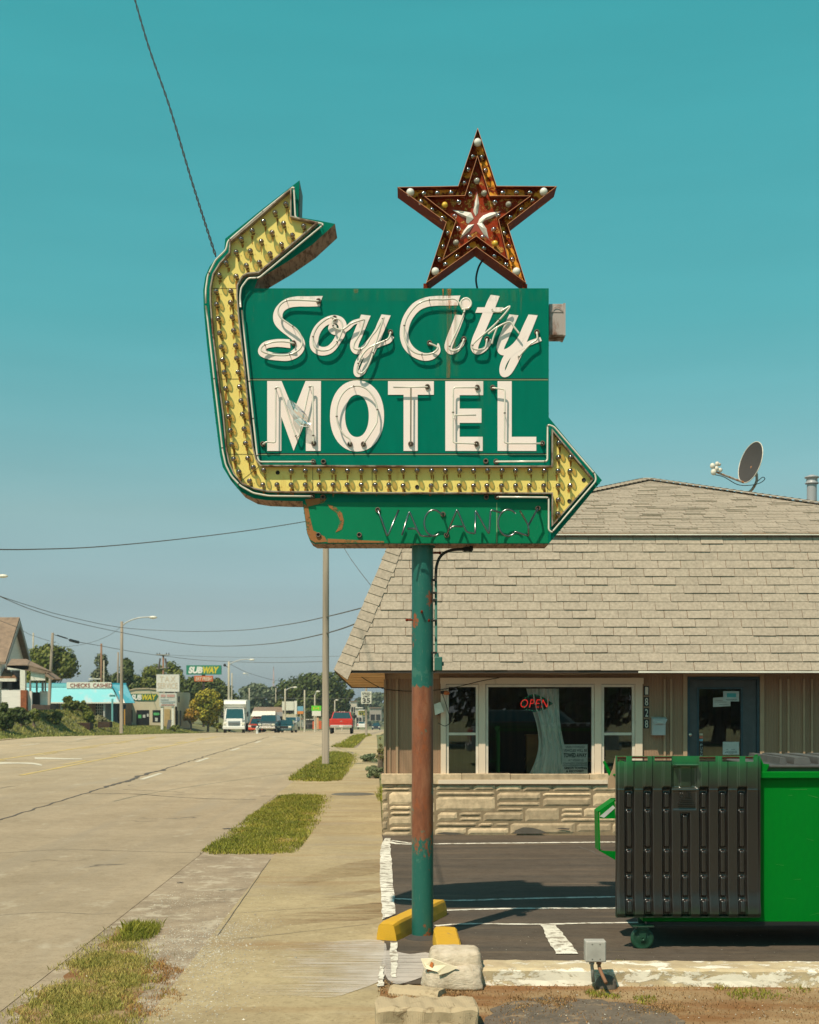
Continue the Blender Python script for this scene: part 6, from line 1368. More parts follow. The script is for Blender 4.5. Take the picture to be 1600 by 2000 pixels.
# electrical box
eb = thing('electrical_box', 'small grey electrical box on two short conduits in front of the kerb', 'electrical box', P(1163, 1905, 9.15)); M_ebox = simple('grey_box_paint', (.40, .385, .35, 1), .45, var=.12, scale=9)
a = P(1143, 1878, 9.15); c = P(1183, 1837, 9.15); mb = MB(); mb.bbox((a.x, 9.12, a.z), (c.x, 9.22, c.z), .005); mb.bbox((a.x+.004, 9.114, a.z+.004), (c.x-.004, 9.121, c.z-.004), .003); mb.build('housing', M_ebox, eb)
mb = MB()
for (x, y) in ((1157, 1844), (1172, 1844), (1157, 1873), (1172, 1873)): mb.sphere(P(x, y, 9.113), .0045, 8)
mb.build('screw', simple('screw_metal', (.3, .28, .25, 1), .4, .5), eb)
mb = MB(); mb.tube([P(1156, 1880, 9.16), P(1157, 1892, 9.16), P(1159, 1918, 9.16)], .012, 10, 0); mb.lathe([(.019, 0), (.019, .018)], P(1156, 1883, 9.16), seg=10, mi=0); mb.build('conduit', simple('grey_conduit', (.27, .27, .25, 1), .5), eb)
mb = MB(); mb.tube(crspline([P(1170, 1880, 9.16), P(1171, 1890, 9.15), P(1176, 1903, 9.10), P(1184, 1920, 9.02)], 5), .0125, 10, 0); mb.lathe([(.019, 0), (.019, .018)], P(1170, 1883, 9.16), seg=10, mi=0); mb.build('conduit', simple('rusty_conduit', (.21, .10, .05, 1), .7), eb)
mb = MB()
vs, fs = lump((1.36, 9.27, .03), .07, .04, .055, .8, .02, N=20, seed=4); mb.add(vs, fs); tag(mb.build('broken_kerb_piece', simple('dark_rubble', (.12, .10, .08, 1), .9, bmp=.6)), 'dark broken lump of concrete behind the electrical box conduits', 'rubble')
# ================================================================== trees and plants
def tree(name, label, px, base_py, Y, top_py, wpx, mat, n=5200, leaf=.28, trunk_h=.3, blobs=9, seed=1, cat='tree', shape='round', zbase=None, depth=None, group=None):
    n = int(n*1.5); leaf *= .8; rs = random.Random(seed); base = P(px, base_py, Y); top = P(px, top_py, Y).z; Hh = top-base.z; Rr = wpx/F*Y/2*(1.16 if 'broadleaf' in name else 1); dp = depth or Rr*.9
    t = thing(name, label, cat, tuple(base), group=group)
    B_ = []
    for i in range(blobs):
        a = rs.uniform(0, 2*pi); rr = rs.uniform(.15, .62)
        if shape == 'cone': zz = rs.uniform(.15, .95); k = (1-zz)*.95+.12; B_.append((cos(a)*rr*Rr*k, sin(a)*rr*dp*k, Hh*(trunk_h*.6+(1-trunk_h*.6)*zz*.92), Rr*.42*k+.25))
        else:
            zz = rs.uniform(0, 1); k = sqrt(max(.12, 1-(zz*1.6-.7)**2*.75)); s_ = rs.uniform(.30, .46); B_.append((cos(a)*rr*Rr*k*1.25, sin(a)*rr*dp*k, Hh*(trunk_h+(1-trunk_h)*(.14+zz*.68)), Rr*s_))
    B_.append((0, 0, Hh*(trunk_h+(1-trunk_h)*.5), Rr*.5)); B_.append((0, 0, top-base.z-Rr*.33, Rr*.33))
    V = []; Fc = []; tot = sum(b_[3]**2 for b_ in B_)
    for (bx, by, bz, br) in B_:
        sq = min(1.25, max(.7, Hh*(1-trunk_h)/(2.1*Rr)))
        for _ in range(int(n*br*br/tot)):
            v = Vector((rs.gauss(0, 1), rs.gauss(0, 1), rs.gauss(0, 1))).normalized(); r_ = br*(rs.random()**.33)*rs.uniform(.8, 1.12)
            if noise.noise(Vector((bx, by, bz))+v*1.7) < -.22: r_ *= .8
            c = base+Vector((bx, by, bz))+Vector((v.x*r_, v.y*r_, v.z*r_*sq)); 
            if c.z > top: c.z = top-rs.random()*.3
            nn = (v+Vector((rs.uniform(-.9, .9), rs.uniform(-.9, .9), rs.uniform(-.5, 1)))).normalized(); u = nn.orthogonal().normalized(); w_ = nn.cross(u); s_ = leaf*rs.uniform(.5, 1.3)
            o = len(V); V += [tuple(c-base+u*s_), tuple(c-base+w_*s_*.6), tuple(c-base-u*s_), tuple(c-base-w_*s_*.6)]; Fc.append((o, o+1, o+2, o+3))
    me = bpy.data.meshes.new('crown'); me.from_pydata(V, [], Fc); me.materials.append(mat); o = bpy.data.objects.new('crown', me); COL.objects.link(o); o.parent = t
    mb = MB(); r0 = max(.12, Rr*.07); mb.tube([(0, 0, -.3), (.03*Rr, 0, Hh*trunk_h), (0, .05*Rr, Hh*(trunk_h+.35))], r0, 8, r1=r0*.4)
    for (bx, by, bz, br) in B_[:6]: mb.tube([(0, 0, Hh*trunk_h*.8), (bx*.5, by*.5, (Hh*trunk_h+bz)/2), (bx, by, bz)], r0*.45, 6, r1=r0*.12)
    mb.build('trunk', M_bark, t, local=True); return t
M_bark = simple('bark', (.12, .09, .06, 1), .9, var=.3)
L1 = leafmat('foliage_mid', (.07, .095, .015, 1), (.14, .16, .022, 1), (.21, .20, .035, 1), .7)
L2 = leafmat('foliage_dark', (.035, .055, .012, 1), (.085, .11, .022, 1), None, .7)
L3 = leafmat('foliage_autumn', (.22, .24, .03, 1), (.36, .30, .03, 1), (.48, .30, .03, 1), .55)
L4 = leafmat('foliage_orange', (.38, .18, .02, 1), (.30, .22, .03, 1), None, 1)
L5 = leafmat('foliage_blue_green', (.09, .12, .075, 1), (.125, .155, .09, 1), None, .4)  # bluish leaf colour stands in for haze on the far trees
L6 = leafmat('foliage_conifer', (.085, .105, .05, 1), (.125, .14, .055, 1), None, .7)
tree('broadleaf_tree', 'bushy yellow-green tree behind the white gabled house', 93, 1400, 135, 1254, 100, L1, 6500, .25, .16, 15, 11)
tree('conifer_tree', 'dark loose conifer behind the checks cashed building', 198, 1395, 170, 1277, 88, L6, 5200, .26, .1, 15, 12, shape='cone')
tree('broadleaf_tree', 'tall ragged dark tree between two wooden poles beyond the blue awning', 246, 1390, 160, 1286, 50, L2, 3600, .26, .2, 10, 13)
tree('broadleaf_tree', 'wide mid-green tree behind the tan sandwich shop', 292, 1392, 165, 1296, 90, L1, 5600, .27, .15, 14, 14)
tree('broadleaf_tree', 'green tree top rising behind the tax service sign', 334, 1392, 172, 1291, 66, L1, 4200, .27, .15, 11, 15)
tree('broadleaf_tree', 'dense dark tree beneath the hanging green sandwich sign', 376, 1412, 158, 1322, 70, L2, 4600, .27, .12, 12, 16)
tree('broadleaf_tree', 'dense dark tree just left of the white box truck', 424, 1412, 160, 1320, 78, L2, 5000, .27, .12, 12, 17)
tree('autumn_tree', 'yellow-green autumn tree in front of the dark trees by the box truck', 406, 1424, 138, 1343, 74, L3, 5200, .19, .12, 15, 18)
tree('autumn_shrub', 'orange autumn shrub at the foot of the yellow-green tree', 373, 1420, 136, 1382, 38, L4, 1900, .17, .15, 8, 19, cat='shrub')
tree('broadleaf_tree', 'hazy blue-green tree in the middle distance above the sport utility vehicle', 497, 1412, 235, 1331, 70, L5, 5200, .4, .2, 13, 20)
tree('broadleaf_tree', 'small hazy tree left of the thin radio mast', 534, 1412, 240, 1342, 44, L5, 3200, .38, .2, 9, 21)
tree('broadleaf_tree', 'large round dark green tree behind the near utility pole', 617, 1412, 205, 1314, 138, L2, 9500, .36, .16, 20, 22)
tree('broadleaf_tree', 'shorter green tree at the right edge of the large round one', 668, 1412, 215, 1340, 52, L2, 3800, .34, .2, 10, 23)
tree('bush', 'dark bushy tree left of the large round tree', 556, 1414, 210, 1362, 40, L1, 2600, .32, .1, 8, 24, cat='bush')
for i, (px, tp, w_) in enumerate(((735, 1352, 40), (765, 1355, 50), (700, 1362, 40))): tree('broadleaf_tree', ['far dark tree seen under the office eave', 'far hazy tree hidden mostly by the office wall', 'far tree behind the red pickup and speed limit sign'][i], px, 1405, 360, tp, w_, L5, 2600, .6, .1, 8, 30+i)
# far wood on the horizon
rs = random.Random(5); V = []; Fc = []
for k in range(16000):
    x = rs.uniform(-420, 60); y = 470+rs.uniform(0, 60); h = 7.5+3*noise.noise(Vector((x*.04, 0, 1)))+2*noise.noise(Vector((x*.15, 0, 4))); z = -7+h*rs.random(); s_ = rs.uniform(.4, 1.2); c = Vector((x, y, z)); u = Vector((rs.gauss(0, 1), rs.gauss(0, 1), rs.gauss(0, 1))).normalized(); w_ = u.orthogonal().normalized()
    o = len(V); V += [tuple(c+u*s_), tuple(c+w_*s_), tuple(c-u*s_), tuple(c-w_*s_)]; Fc.append((o, o+1, o+2, o+3))
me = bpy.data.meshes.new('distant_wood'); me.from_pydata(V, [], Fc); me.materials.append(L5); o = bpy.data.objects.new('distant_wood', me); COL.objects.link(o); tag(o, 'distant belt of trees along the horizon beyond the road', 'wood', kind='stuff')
# bushes on the bank
for i, (px, bp, Y, tp, w_, mt, nn_, lab) in enumerate(((8, 1428, 77, 1372, 52, L2, 2600, 'dark overgrown bush at the far left edge of the bank'), (40, 1416, 82, 1380, 44, L2, 2200, 'dark green bush in front of the white porch wall'), (66, 1411, 84, 1384, 30, L1, 1400, 'light green bush left of the brick porch pier'),
        (108, 1414, 90, 1390, 38, L1, 1800, 'green bush on the bank below the leaning pole'), (136, 1392, 100, 1358, 36, L1, 1700, 'leggy bush growing against the blue-roofed building front'), (163, 1397, 102, 1368, 30, L1, 1400, 'leafy bush under the blue awning, left of the shop window'), (193, 1418, 104, 1394, 40, leafmat('pale_grass_clump', (.16, .17, .07, 1), (.24, .22, .12, 1), None, 1), 1700, 'pale feathery grass clump at the end of the bank'),
        (172, 1412, 100, 1390, 34, L1, 1500, 'green shrub beside the dark retaining blocks'), (424, 1424, 138, 1411, 24, L1, 800, 'low clipped bush left of the box truck'), (341, 1426, 124, 1417, 26, L1, 700, 'low bush at the foot of the tax service sign'))):
    tree('bush', lab, px, bp, Y, tp, w_, mt, nn_, .13, .02, 8, 50+i, cat='bush')
# plants beside the office
M_sage = leafmat('sage_leaves', (.13, .17, .09, 1), (.19, .23, .12, 1), None, 3); M_rose = leafmat('flower_leaves', (.14, .16, .05, 1), (.20, .18, .06, 1), (.50, .17, .10, 1), 12)
tree('sage_plant', 'low grey-green plant beside the office wall, nearest the corner', 729, 1519, 34.5, 1493, 42, M_sage, 1700, .035, .0, 9, 71, cat='plant')
tree('sage_plant', 'grey-green mound of leaves, second from the office corner', 722, 1490, 44, 1472, 40, M_sage, 1600, .04, .0, 9, 72, cat='plant')
tree('flowering_shrub', 'upright shrub with orange-pink flowers at the office wall', 743, 1502, 37, 1438, 20, M_rose, 700, .028, .1, 14, 73, cat='shrub')
mb = MB(); a = P(742, 1510, 30); c = P(752, 1478, 30); mb.bbox((a.x, 30, 0), (c.x, 30.3, c.z), .02); 

# ================================================================== poles, lamps, wires
M_pw = simple('weathered_pole_wood', (.27, .225, .17, 1), .9, var=.2, scale=2, stretch=(6, 6, .25), bmp=.5); M_pw2 = simple('brown_pole_wood', (.24, .13, .075, 1), .9, var=.15); M_pw3 = simple('pale_pole', (.40, .36, .27, 1), .8); M_alu = simple('lamp_aluminium', (.45, .45, .42, 1), .45)
def pole(name, label, px, top, bot, wpx, Y, mat=None, lean=0, group=None, cat='utility pole'):
    base = P(px, bot, Y); tp = P(px+lean, top, Y); r0 = wpx/F*Y/2; t = thing(name, label, cat, tuple(base), group=group)
    mb = MB(); mb.tube([base-Vector((0, 0, .3)), base.lerp(tp, .5), tp], r0*1.08, 14, r1=r0*.82); mb.build('pole_shaft', mat or M_pw, t); return t, base, tp, r0
def arm(t, pts, Y, head=True, rr=.045, s=1.0):
    mb = MB(); mb.tube(crspline([P(x, y, Y) for x, y in pts], 5), rr, 8); a_ = mb.build('lamp_arm', M_alu, t)
    if head:
        q = P(*pts[-1], Y); sg_ = 1 if pts[-1][0] > pts[0][0] else -1; mb = MB(); mb.sphere(q+Vector((sg_*.18*s, 0, -.03)), .30*s, 12, 0, (1, .5, .36)); mb.build('lamp_head', simple('lamp_head_white', (.72, .68, .58, 1), .4), t)
pole('utility_pole', 'tall weathered wooden utility pole standing in the grass island by the road', 636, 900, 1497, 13.5, 41.2, lean=1)
t, b_, tp_, r_ = pole('street_lamp', 'wooden street lamp pole with a curved arm in front of the blue awning', 237, 1214, 1424, 6.6, 93, lean=1, cat='street lamp'); arm(t, [(239, 1222), (250, 1214), (270, 1207), (294, 1205)], 93)
pole('utility_pole', 'leaning wooden pole beside the white porch', 95, 1236, 1386, 6.2, 104, lean=8)
pole('utility_pole', 'distant bare pole rising above the bushy tree on the left', 65, 1236, 1330, 3.4, 150, M_pw3)
pole('utility_pole', 'reddish wooden pole above the checks cashed building', 198, 1257, 1400, 4.6, 148, M_pw2)
pole('utility_pole', 'thin grey pole beside the reddish one', 203, 1290, 1400, 2.6, 150, M_pw3)
pole('utility_pole', 'slanting dark pole half hidden behind the street lamp pole', 229, 1274, 1395, 4, 150, M_pw, lean=2)
t, b_, tp_, r_ = pole('power_pole', 'power pole with crossarms behind the tax service sign', 319, 1279, 1400, 4.4, 145, M_pw2, cat='power pole')
mb = MB(); Yq = 145
for (x0_, y0_, x1_, y1_) in ((306, 1279, 331, 1279.5), (306, 1306, 330, 1304)): mb.tube([P(x0_, y0_, Yq-.15), P(x1_, y1_, Yq-.15)], .07, 6)
mb.build('crossarm', M_pw3, t); mb = MB()
for x_ in (307, 312, 325, 330): q = P(x_, 1279, Yq-.15); mb.tube([q, q+Vector((0, 0, .22))], .05, 6)
for s_ in (-1, 1): mb.tube([P(318+s_*8, 1306, Yq-.2), P(318+s_*5, 1286, Yq-.2)], .10, 6)
mb.build('insulator', M_dish, t)
t, b_, tp_, r_ = pole('street_lamp', 'pale wooden street lamp pole left of the box truck', 447, 1292, 1410, 4.8, 142, M_pw3, cat='street lamp'); arm(t, [(449, 1297), (462, 1291), (475, 1288), (489, 1288)], 142)
mb = MB(); mb.tube([P(446, 1304, 142), P(440, 1300, 142)], .05, 6); mb.sphere(P(439, 1299, 142), .16, 8); mb.build('bracket', M_dark, t)
pole('utility_pole', 'second pale pole close behind the street lamp left of the box truck', 453, 1315, 1400, 3, 150, M_pw3)
mb = MB(); q0 = P(534, 1400, 400); q1 = P(534.5, 1302, 400)
for s_ in (-1, 1): mb.tube([q0+Vector((s_*.45, 0, 0)), q1], .09, 5)
for k in range(14): a = q0.lerp(q1, k/14); w__ = .45*(1-k/14); mb.tube([a+Vector((-w__, 0, 0)), a+Vector((w__, 0, 1))], .06, 4)
tag(mb.build('radio_mast', simple('mast_red_grey', (.35, .25, .24, 1), .6), None, loc=q0), 'thin lattice radio mast far away above the small hazy tree', 'radio mast')
for i, (px, tp, bt, wd, Y, hd_, lab) in enumerate(((557, 1345, 1424, 3.4, 165, [(557, 1349), (566, 1344), (574, 1342)], 'street lamp pole in front of the blank white signboard'), (595, 1348, 1434, 3.4, 150, None, 'bare pole just left of the green signboard'), (615, 1357, 1430, 3.0, 160, [(615, 1360), (618, 1351), (619, 1350)], 'lamp pole in front of the green signboard'), (487, 1344, 1400, 2.6, 190, [(485, 1320), (483, 1316), (480, 1315)], 'far thin pole above the box truck'), (539, 1340, 1400, 2.4, 210, None, 'far thin pole between the two hazy trees and the round tree'), (654, 1368, 1425, 2.6, 200, [(654, 1372), (655, 1368), (656, 1367)], 'far short lamp pole above the red pickup, left one'), (668, 1373, 1425, 2.6, 215, [(668, 1376), (674, 1374), (680, 1374)], 'far short lamp pole above the red pickup, right one'))):
    t, b_, tp_, r_ = pole('street_lamp' if hd_ else 'utility_pole', lab, px, tp, bt, wd, Y, M_pw3, cat='street lamp' if hd_ else 'utility pole')
    if hd_: arm(t, hd_, Y, rr=.05, s=.9)
# lamp head poking in at the left edge
t = thing('street_lamp', 'street lamp head reaching in from the left edge of the view', 'street lamp', P(-40, 1424, 62)); mb = MB(); mb.tube([P(-40, 1424, 62), P(-39, 1130, 62)], .12, 10); mb.build('pole_shaft', M_pw, t); arm(t, [(-39, 1138), (-25, 1128), (-8, 1124), (0, 1124)], 62, s=.8)
# small far lamps beside the near pole
pole('street_lamp', 'faint far street lamp reaching right from behind the near utility pole', 640, 1190, 1440, 2.6, 120, M_pw3, cat='street lamp'); t = [o for o in bpy.data.objects if o.name.startswith('street_lamp')][-1]
def wire(pts, r, lab, m=None, tw=False):
    if not tw: r *= .72
    sp = crspline([P(x, y, Y) for x, y, Y in pts], 10); mb = MB()
    if tw:
        for ph in (0, pi):
            q = []; L = 0; dense = []
            for i in range(len(sp)-1):
                for k in range(6): dense.append(sp[i].lerp(sp[i+1], k/6))
            for i, p in enumerate(dense):
                if i: L += (p-dense[i-1]).length
                q.append(p+Vector((cos(L*16+ph)*r, sin(L*16+ph)*r, 0)))
            mb.tube(q, r*.75, 5)
    else: mb.tube(sp, r, 5)
    return tag(mb.build('power_line', m or M_wire, None, loc=sp[0]), lab, 'power line')
M_wire = simple('wire_dark', (.11, .10, .09, 1), .7, bmp=0)
wire([(258, -20, 15.5), (290, 90, 14.9), (330, 205, 14.2), (375, 355, 13), (422, 502, 11.3)], .0075, 'twisted black service cable dropping from the top of the view to the sign arrow', M_dark, True)
wire([(-20, 1073, 24), (60, 1073, 26), (190, 1068, 29), (350, 1053, 33), (500, 1034, 37), (636, 1012, 41)], .014, 'thick twisted cable crossing the sky at the left to the near utility pole', tw=True)
wire([(636, 1005, 41), (672, 1070, 32), (700, 1112, 29), (742, 1165, 26)], .010, 'thin cable running from the near pole down behind the office roof')
wire([(-20, 1158, 60), (60, 1184, 68), (130, 1204, 76), (240, 1226, 88), (360, 1233, 86), (470, 1231, 70), (560, 1220, 55), (636, 1205, 41.4), (720, 1184, 34)], .024, 'upper of the two long drooping wires left of the near pole')
wire([(-20, 1156, 60), (60, 1190, 68), (140, 1214, 76), (240, 1236, 86), (350, 1256, 88), (430, 1262, 78), (530, 1257, 60), (636, 1237, 41.4), (720, 1208, 34)], .026, 'lower of the two long drooping wires left of the near pole')
wire([(103, 1239, 104), (150, 1253, 112), (200, 1262, 120), (260, 1273, 132), (319, 1281, 145), (400, 1290, 150), (520, 1294, 140), (640, 1292, 120)], .035, 'dark wire bundle from the leaning pole past the crossarm pole')
wire([(319, 1279, 145), (420, 1283, 150), (540, 1284, 145), (640, 1282, 130), (690, 1281, 120)], .022, 'thin wire from the crossarm pole towards the office roof')
wire([(108, 1262, 110), (140, 1262, 115), (180, 1254, 110), (215, 1240, 100), (238, 1222, 93)], .02, 'slack wire looping up to the street lamp pole')
wire([(449, 1297, 142), (490, 1316, 170), (545, 1330, 210), (600, 1334, 260)], .035, 'faint wire sloping right from the street lamp left of the box truck')
wire([(-20, 1205, 80), (30, 1224, 90), (60, 1240, 100), (97, 1252, 104)], .022, 'wire passing in front of the white gable to the leaning pole')
wire([(470, 1362, 200), (560, 1364, 170), (636, 1365, 165), (700, 1364, 165)], .03, 'far low wire crossing in front of the round tree')
mb = MB(); mb.tube([P(137, 1250.5, 109), P(153, 1254.5, 111)], .12, 8); mb.tube([P(112, 1241, 105), P(131, 1247, 108)], .05, 6); tag(mb.build('splice_case', M_dark, None, loc=P(145, 1252, 110)), 'dark cable splice case hanging on the wire near the leaning pole', 'cable case')

# ================================================================== buildings across the road
M_wsid = simple('white_clapboard', (.78, .72, .66, 1), .7, var=.08, scale=1, stretch=(1, 1, 10)); M_rbr = simple('brown_roof_shingle', (.235, .165, .115, 1), .95, var=.2, scale=3); M_brick = simple('red_brick', (.30, .085, .030, 1), .9, var=.25, scale=8); M_dkw = simple('dark_window', (.02, .022, .022, 1), .15, bmp=0); M_whp = simple('white_paint', (.70, .67, .58, 1), .6)
def hb(mb, px0, py0, px1, py1, Y, d, mi=0, dy=0): a = P(px0, py1, Y); c = P(px1, py0, Y); mb.box((a.x, Y+dy, a.z), (c.x, Y+dy+d, c.z), mi)
def part(name, mat, par, *bxs):
    for q in bxs: mb = MB(); hb(mb, *q); o = mb.build(name, mat, par)
    return o
H0 = P(30, 1386, 96); hs = thing('white_house', 'white clapboard house with a steep brown gable and brick-piered porch', 'house', tuple(H0)); Yh = 97
Xg = -27.7
def hY(px, py, Y): return Vector((Xg, Y, CH+(HZ-py)/F*Y))
ap = Vector((Xg, 93, 7.72)); e1 = Vector((Xg, 90, 4.75)); e2 = Vector((Xg, 96, 4.60)); lft = Vector((-12, 0, 0))
mb = MB(); mb.prism([Vector((Xg, 90.2, .5)), Vector((Xg, 95.8, .5)), Vector((Xg, 95.8, 4.7)), ap-Vector((0, 0, .1)), Vector((Xg, 90.2, 4.8))], lft); fixn(mb.build('wall', M_wsid, hs))
mb = MB(); r0 = Vector((.45, 0, 0))
for e_ in (e1, e2): ee = e_+(e_-ap)*.08; mb.prism([ap+r0, ee+r0, ee+lft, ap+lft], (0, 0, .16))
rf_ = fixn(mb.build('roof', M_rbr, hs))
mb = MB()
for e_ in (e1, e2): ee = e_+(e_-ap)*.08; d_ = Vector((0, 0, -.30)); mb.prism([ap+r0, ee+r0, ee+r0+d_, ap+r0+d_*1.4], (.05, 0, 0))
mb.build('bargeboard', simple('grey_trim', (.30, .30, .28, 1), .7), rf_)
mb = MB(); q = [P(8, 1302, 88.5), P(55, 1302, 88.5), P(97, 1316, 88.5), P(97, 1319, 88.5), P(10, 1305, 88.5)]
mb.prism([P(14, 1300, 88.0), P(52, 1300, 88.0), P(100, 1312, 88.0), P(89.0, 1316, 88.0), P(12, 1303, 88.0)], (0, .4, 0)); a1 = [P(14, 1302, 88.0), P(55, 1301, 88.0), P(98, 1313, 88.0), P(52, 1290, 90.6), P(22, 1290, 90.6)]; mb.prism(a1, (0, 0, .1)); mb.build('porch_roof', M_rbr, hs)
part('porch_beam', M_whp, hs, (14, 1301, 56, 1308, 88.0, .3)); mb = MB(); mb.prism([P(60, 1311, 88.2), P(88, 1316, 88.2), P(88, 1329, 88.2), P(60, 1329, 88.2)], (0, .2, 0)); mb.prism([P(88, 1313, 88.0), P(106, 1326, 88.0), P(102, 1328, 88.0), P(88, 1320, 88.0)], (0, 2, 0), 1); mb.build('side_gable', [M_whp, M_rbr], hs)
part('porch_column', M_whp, hs, (39, 1308, 49, 1348, 88.0, .35)); part('porch_pier', M_brick, hs, (40, 1348, 51.5, 1390, 87.95, .45))
part('porch_wall', M_wsid, hs, (3, 1348, 40, 1390, 88.05, .15)); part('porch_wall', M_wsid, hs, (52, 1350, 62, 1388, 88.3, .2), (78, 1350, 92, 1380, 89.3, .2)); part('porch_opening', M_dkw, hs, (23, 1310, 39, 1347, 90.5, .05), (62, 1352, 78, 1376, 89.2, .05), (0, 1330, 38, 1346, 90.5, .04)); part('porch_post', simple('grey_post', (.2, .19, .17, 1), .7), hs, (57, 1328, 60, 1350, 88.3, .15), (70, 1328, 72.5, 1352, 88.6, .15), (81, 1328, 84.5, 1352, 88.6, .15), (87, 1328, 89, 1350, 88.9, .15))
part('porch_steps', simple('dark_steps', (.07, .045, .035, 1), .9), hs, (62, 1377, 98, 1386, 87.8, 1.2))
bh = thing('shingled_porch', 'low roof corner with thick brown wooden shingles at the left edge', 'building', P(0, 1392, 90)); mb = MB(); 
for k in range(6):
    y0_, y1_ = 1290+k*5.8, 1297.5+k*5.8; xe = 3+k*5.2; mb.prism([P(-60, y0_, 91.8-k*.3), P(xe-2, y0_, 91.8-k*.3), P(xe+3.2, y1_, 91.4-k*.3), P(-60, y1_, 91.4-k*.3)], (0, .15, .03))
mb.build('roof', simple('wood_shake', (.22, .12, .06, 1), .95, var=.5, scale=2.5, stretch=(1, 1, 3)), bh); part('fascia', M_whp, bh, (-60, 1325, 31, 1331, 89.4, .2)); part('post', M_whp, bh, (-12, 1331, 0, 1392, 89.6, .25), (0, 1348, 3, 1391, 89.7, .1)); part('wall', M_dkwood, bh, (-60, 1331, 24, 1392, 92, .1))
# checks cashed
Yc = 126; cb = thing('cheque_shop', 'low shop with a turquoise awning roof and CHECKS CASHED board', 'shop', tuple(P(160, 1421, Yc)))
M_turq = rusty('turquoise_metal_roof', (.17, .52, .56, 1), (.46, .46, .46, 1), .50, .60, .45, .5, (.20, .50, .54, 1), streak=(1, 1, .5), rust2=(.38, .50, .52, 1), bmp=0); M_turq2 = simple('turquoise_side', (.02, .27, .36, 1), .5)
M_brk2 = simple('tan_brick', (.24, .15, .10, 1), .9, var=.25, scale=3)
part('wall', M_brk2, cb, (50, 1368, 232, 1421, Yc+2.0, 6), ); part('parapet', M_turq2, cb, (50, 1334, 246, 1345, Yc+1.5, .4)); part('fascia_band', M_turq, cb, (50, 1335, 130, 1342, Yc+1.3, .18))
mb = MB(); q = [P(52, 1343, Yc+1.2), P(218, 1343, Yc+1.2), P(233, 1372, Yc-.4), P(52, 1372, Yc-.4)]; mb.prism(q, (0, .3, 0), 0); q = [P(218.5, 1337, Yc+1.2), P(246, 1338, Yc+1.2), P(263, 1373, Yc-.2), P(236, 1373, Yc-.4)]; mb.prism(q, (0, .3, 0), 1); aw = mb.build('awning', [M_turq, M_turq2], cb)
mb = MB(); q = [P(232, 1350, Yc+.4), P(235, 1350, Yc+.4), P(244, 1373, Yc-.55), P(238, 1373, Yc-.55)]; mb.prism(q, (0, .04, 0)); hb(mb, 52, 1371.5, 240, 1374, Yc-.48, .1); mb.build('awning_edge', M_whp, aw)
sb = part('signboard', M_whp, cb, (130, 1332.5, 217.5, 1344.5, Yc+1.0, .15)); M_red = simple('dark_red_letters', (.28, .045, .03, 1), .6, bmp=0)
a = P(132, 1342.5, Yc); c = P(171, 1334.5, Yc); text('lettering', 'CHECKS', (a.x, a.z, c.x, c.z), Yc+.97, M_red, sb, bold=.01); a = P(177, 1342.5, Yc); c = P(214.5, 1334.5, Yc); text('lettering', 'CASHED', (a.x, a.z, c.x, c.z), Yc+.97, M_red, sb, bold=.01)
part('column', simple('grey_column', (.34, .33, .31, 1), .7), cb, (118, 1374, 121.5, 1398, Yc, .3), (167, 1374, 170.5, 1400, Yc, .3), (201.5, 1374, 205, 1410, Yc-.1, .3)); part('window', M_dkw, cb, (100, 1376, 114, 1392, Yc+1.9, .05), (187, 1374, 201, 1397, Yc+1.9, .05), (223, 1375, 228, 1410, Yc+1.9, .05)); 
mb = MB()
for x_ in (190.5, 194, 197.5): hb(mb, x_-.3, 1374, x_+.3, 1397, Yc+1.8, .05)
for y_ in (1380, 1386, 1391): hb(mb, 187, y_-.3, 201, y_+.3, Yc+1.8, .05)
mb.build('glazing_bar', M_whp, cb); part('wall_panel', simple('slate_panel', (.15, .165, .19, 1), .7), cb, (206, 1374, 222, 1420, Yc+1.8, .08)); part('door', simple('navy_panel', (.02, .045, .085, 1), .5), cb, (222, 1376, 246, 1421, Yc+1.7, .08)); part('door_glass', M_dkw, cb, (230, 1378, 236, 1408, Yc+1.6, .05)); part('post', simple('orange_post', (.45, .22, .03, 1), .6), cb, (242, 1385, 244.5, 1424, Yc-1.5, .12)); 
mb = MB(); mb.tube([P(219.5, 1419, Yc-1.2), P(219.5, 1365, Yc-1.2)], .09, 6); hb(mb, 214, 1357, 225, 1361, Yc-1.2, .1); mb.build('pipe', simple('teal_pipe', (.06, .22, .22, 1), .6), cb)
mb = MB(); hb(mb, 173, 1325, 196, 1327, Yc+4, .2); mb.tube([P(184, 1327, Yc+4), P(190, 1334, Yc+4)], .08, 6); mb.build('roof_vent', M_whp, cb)
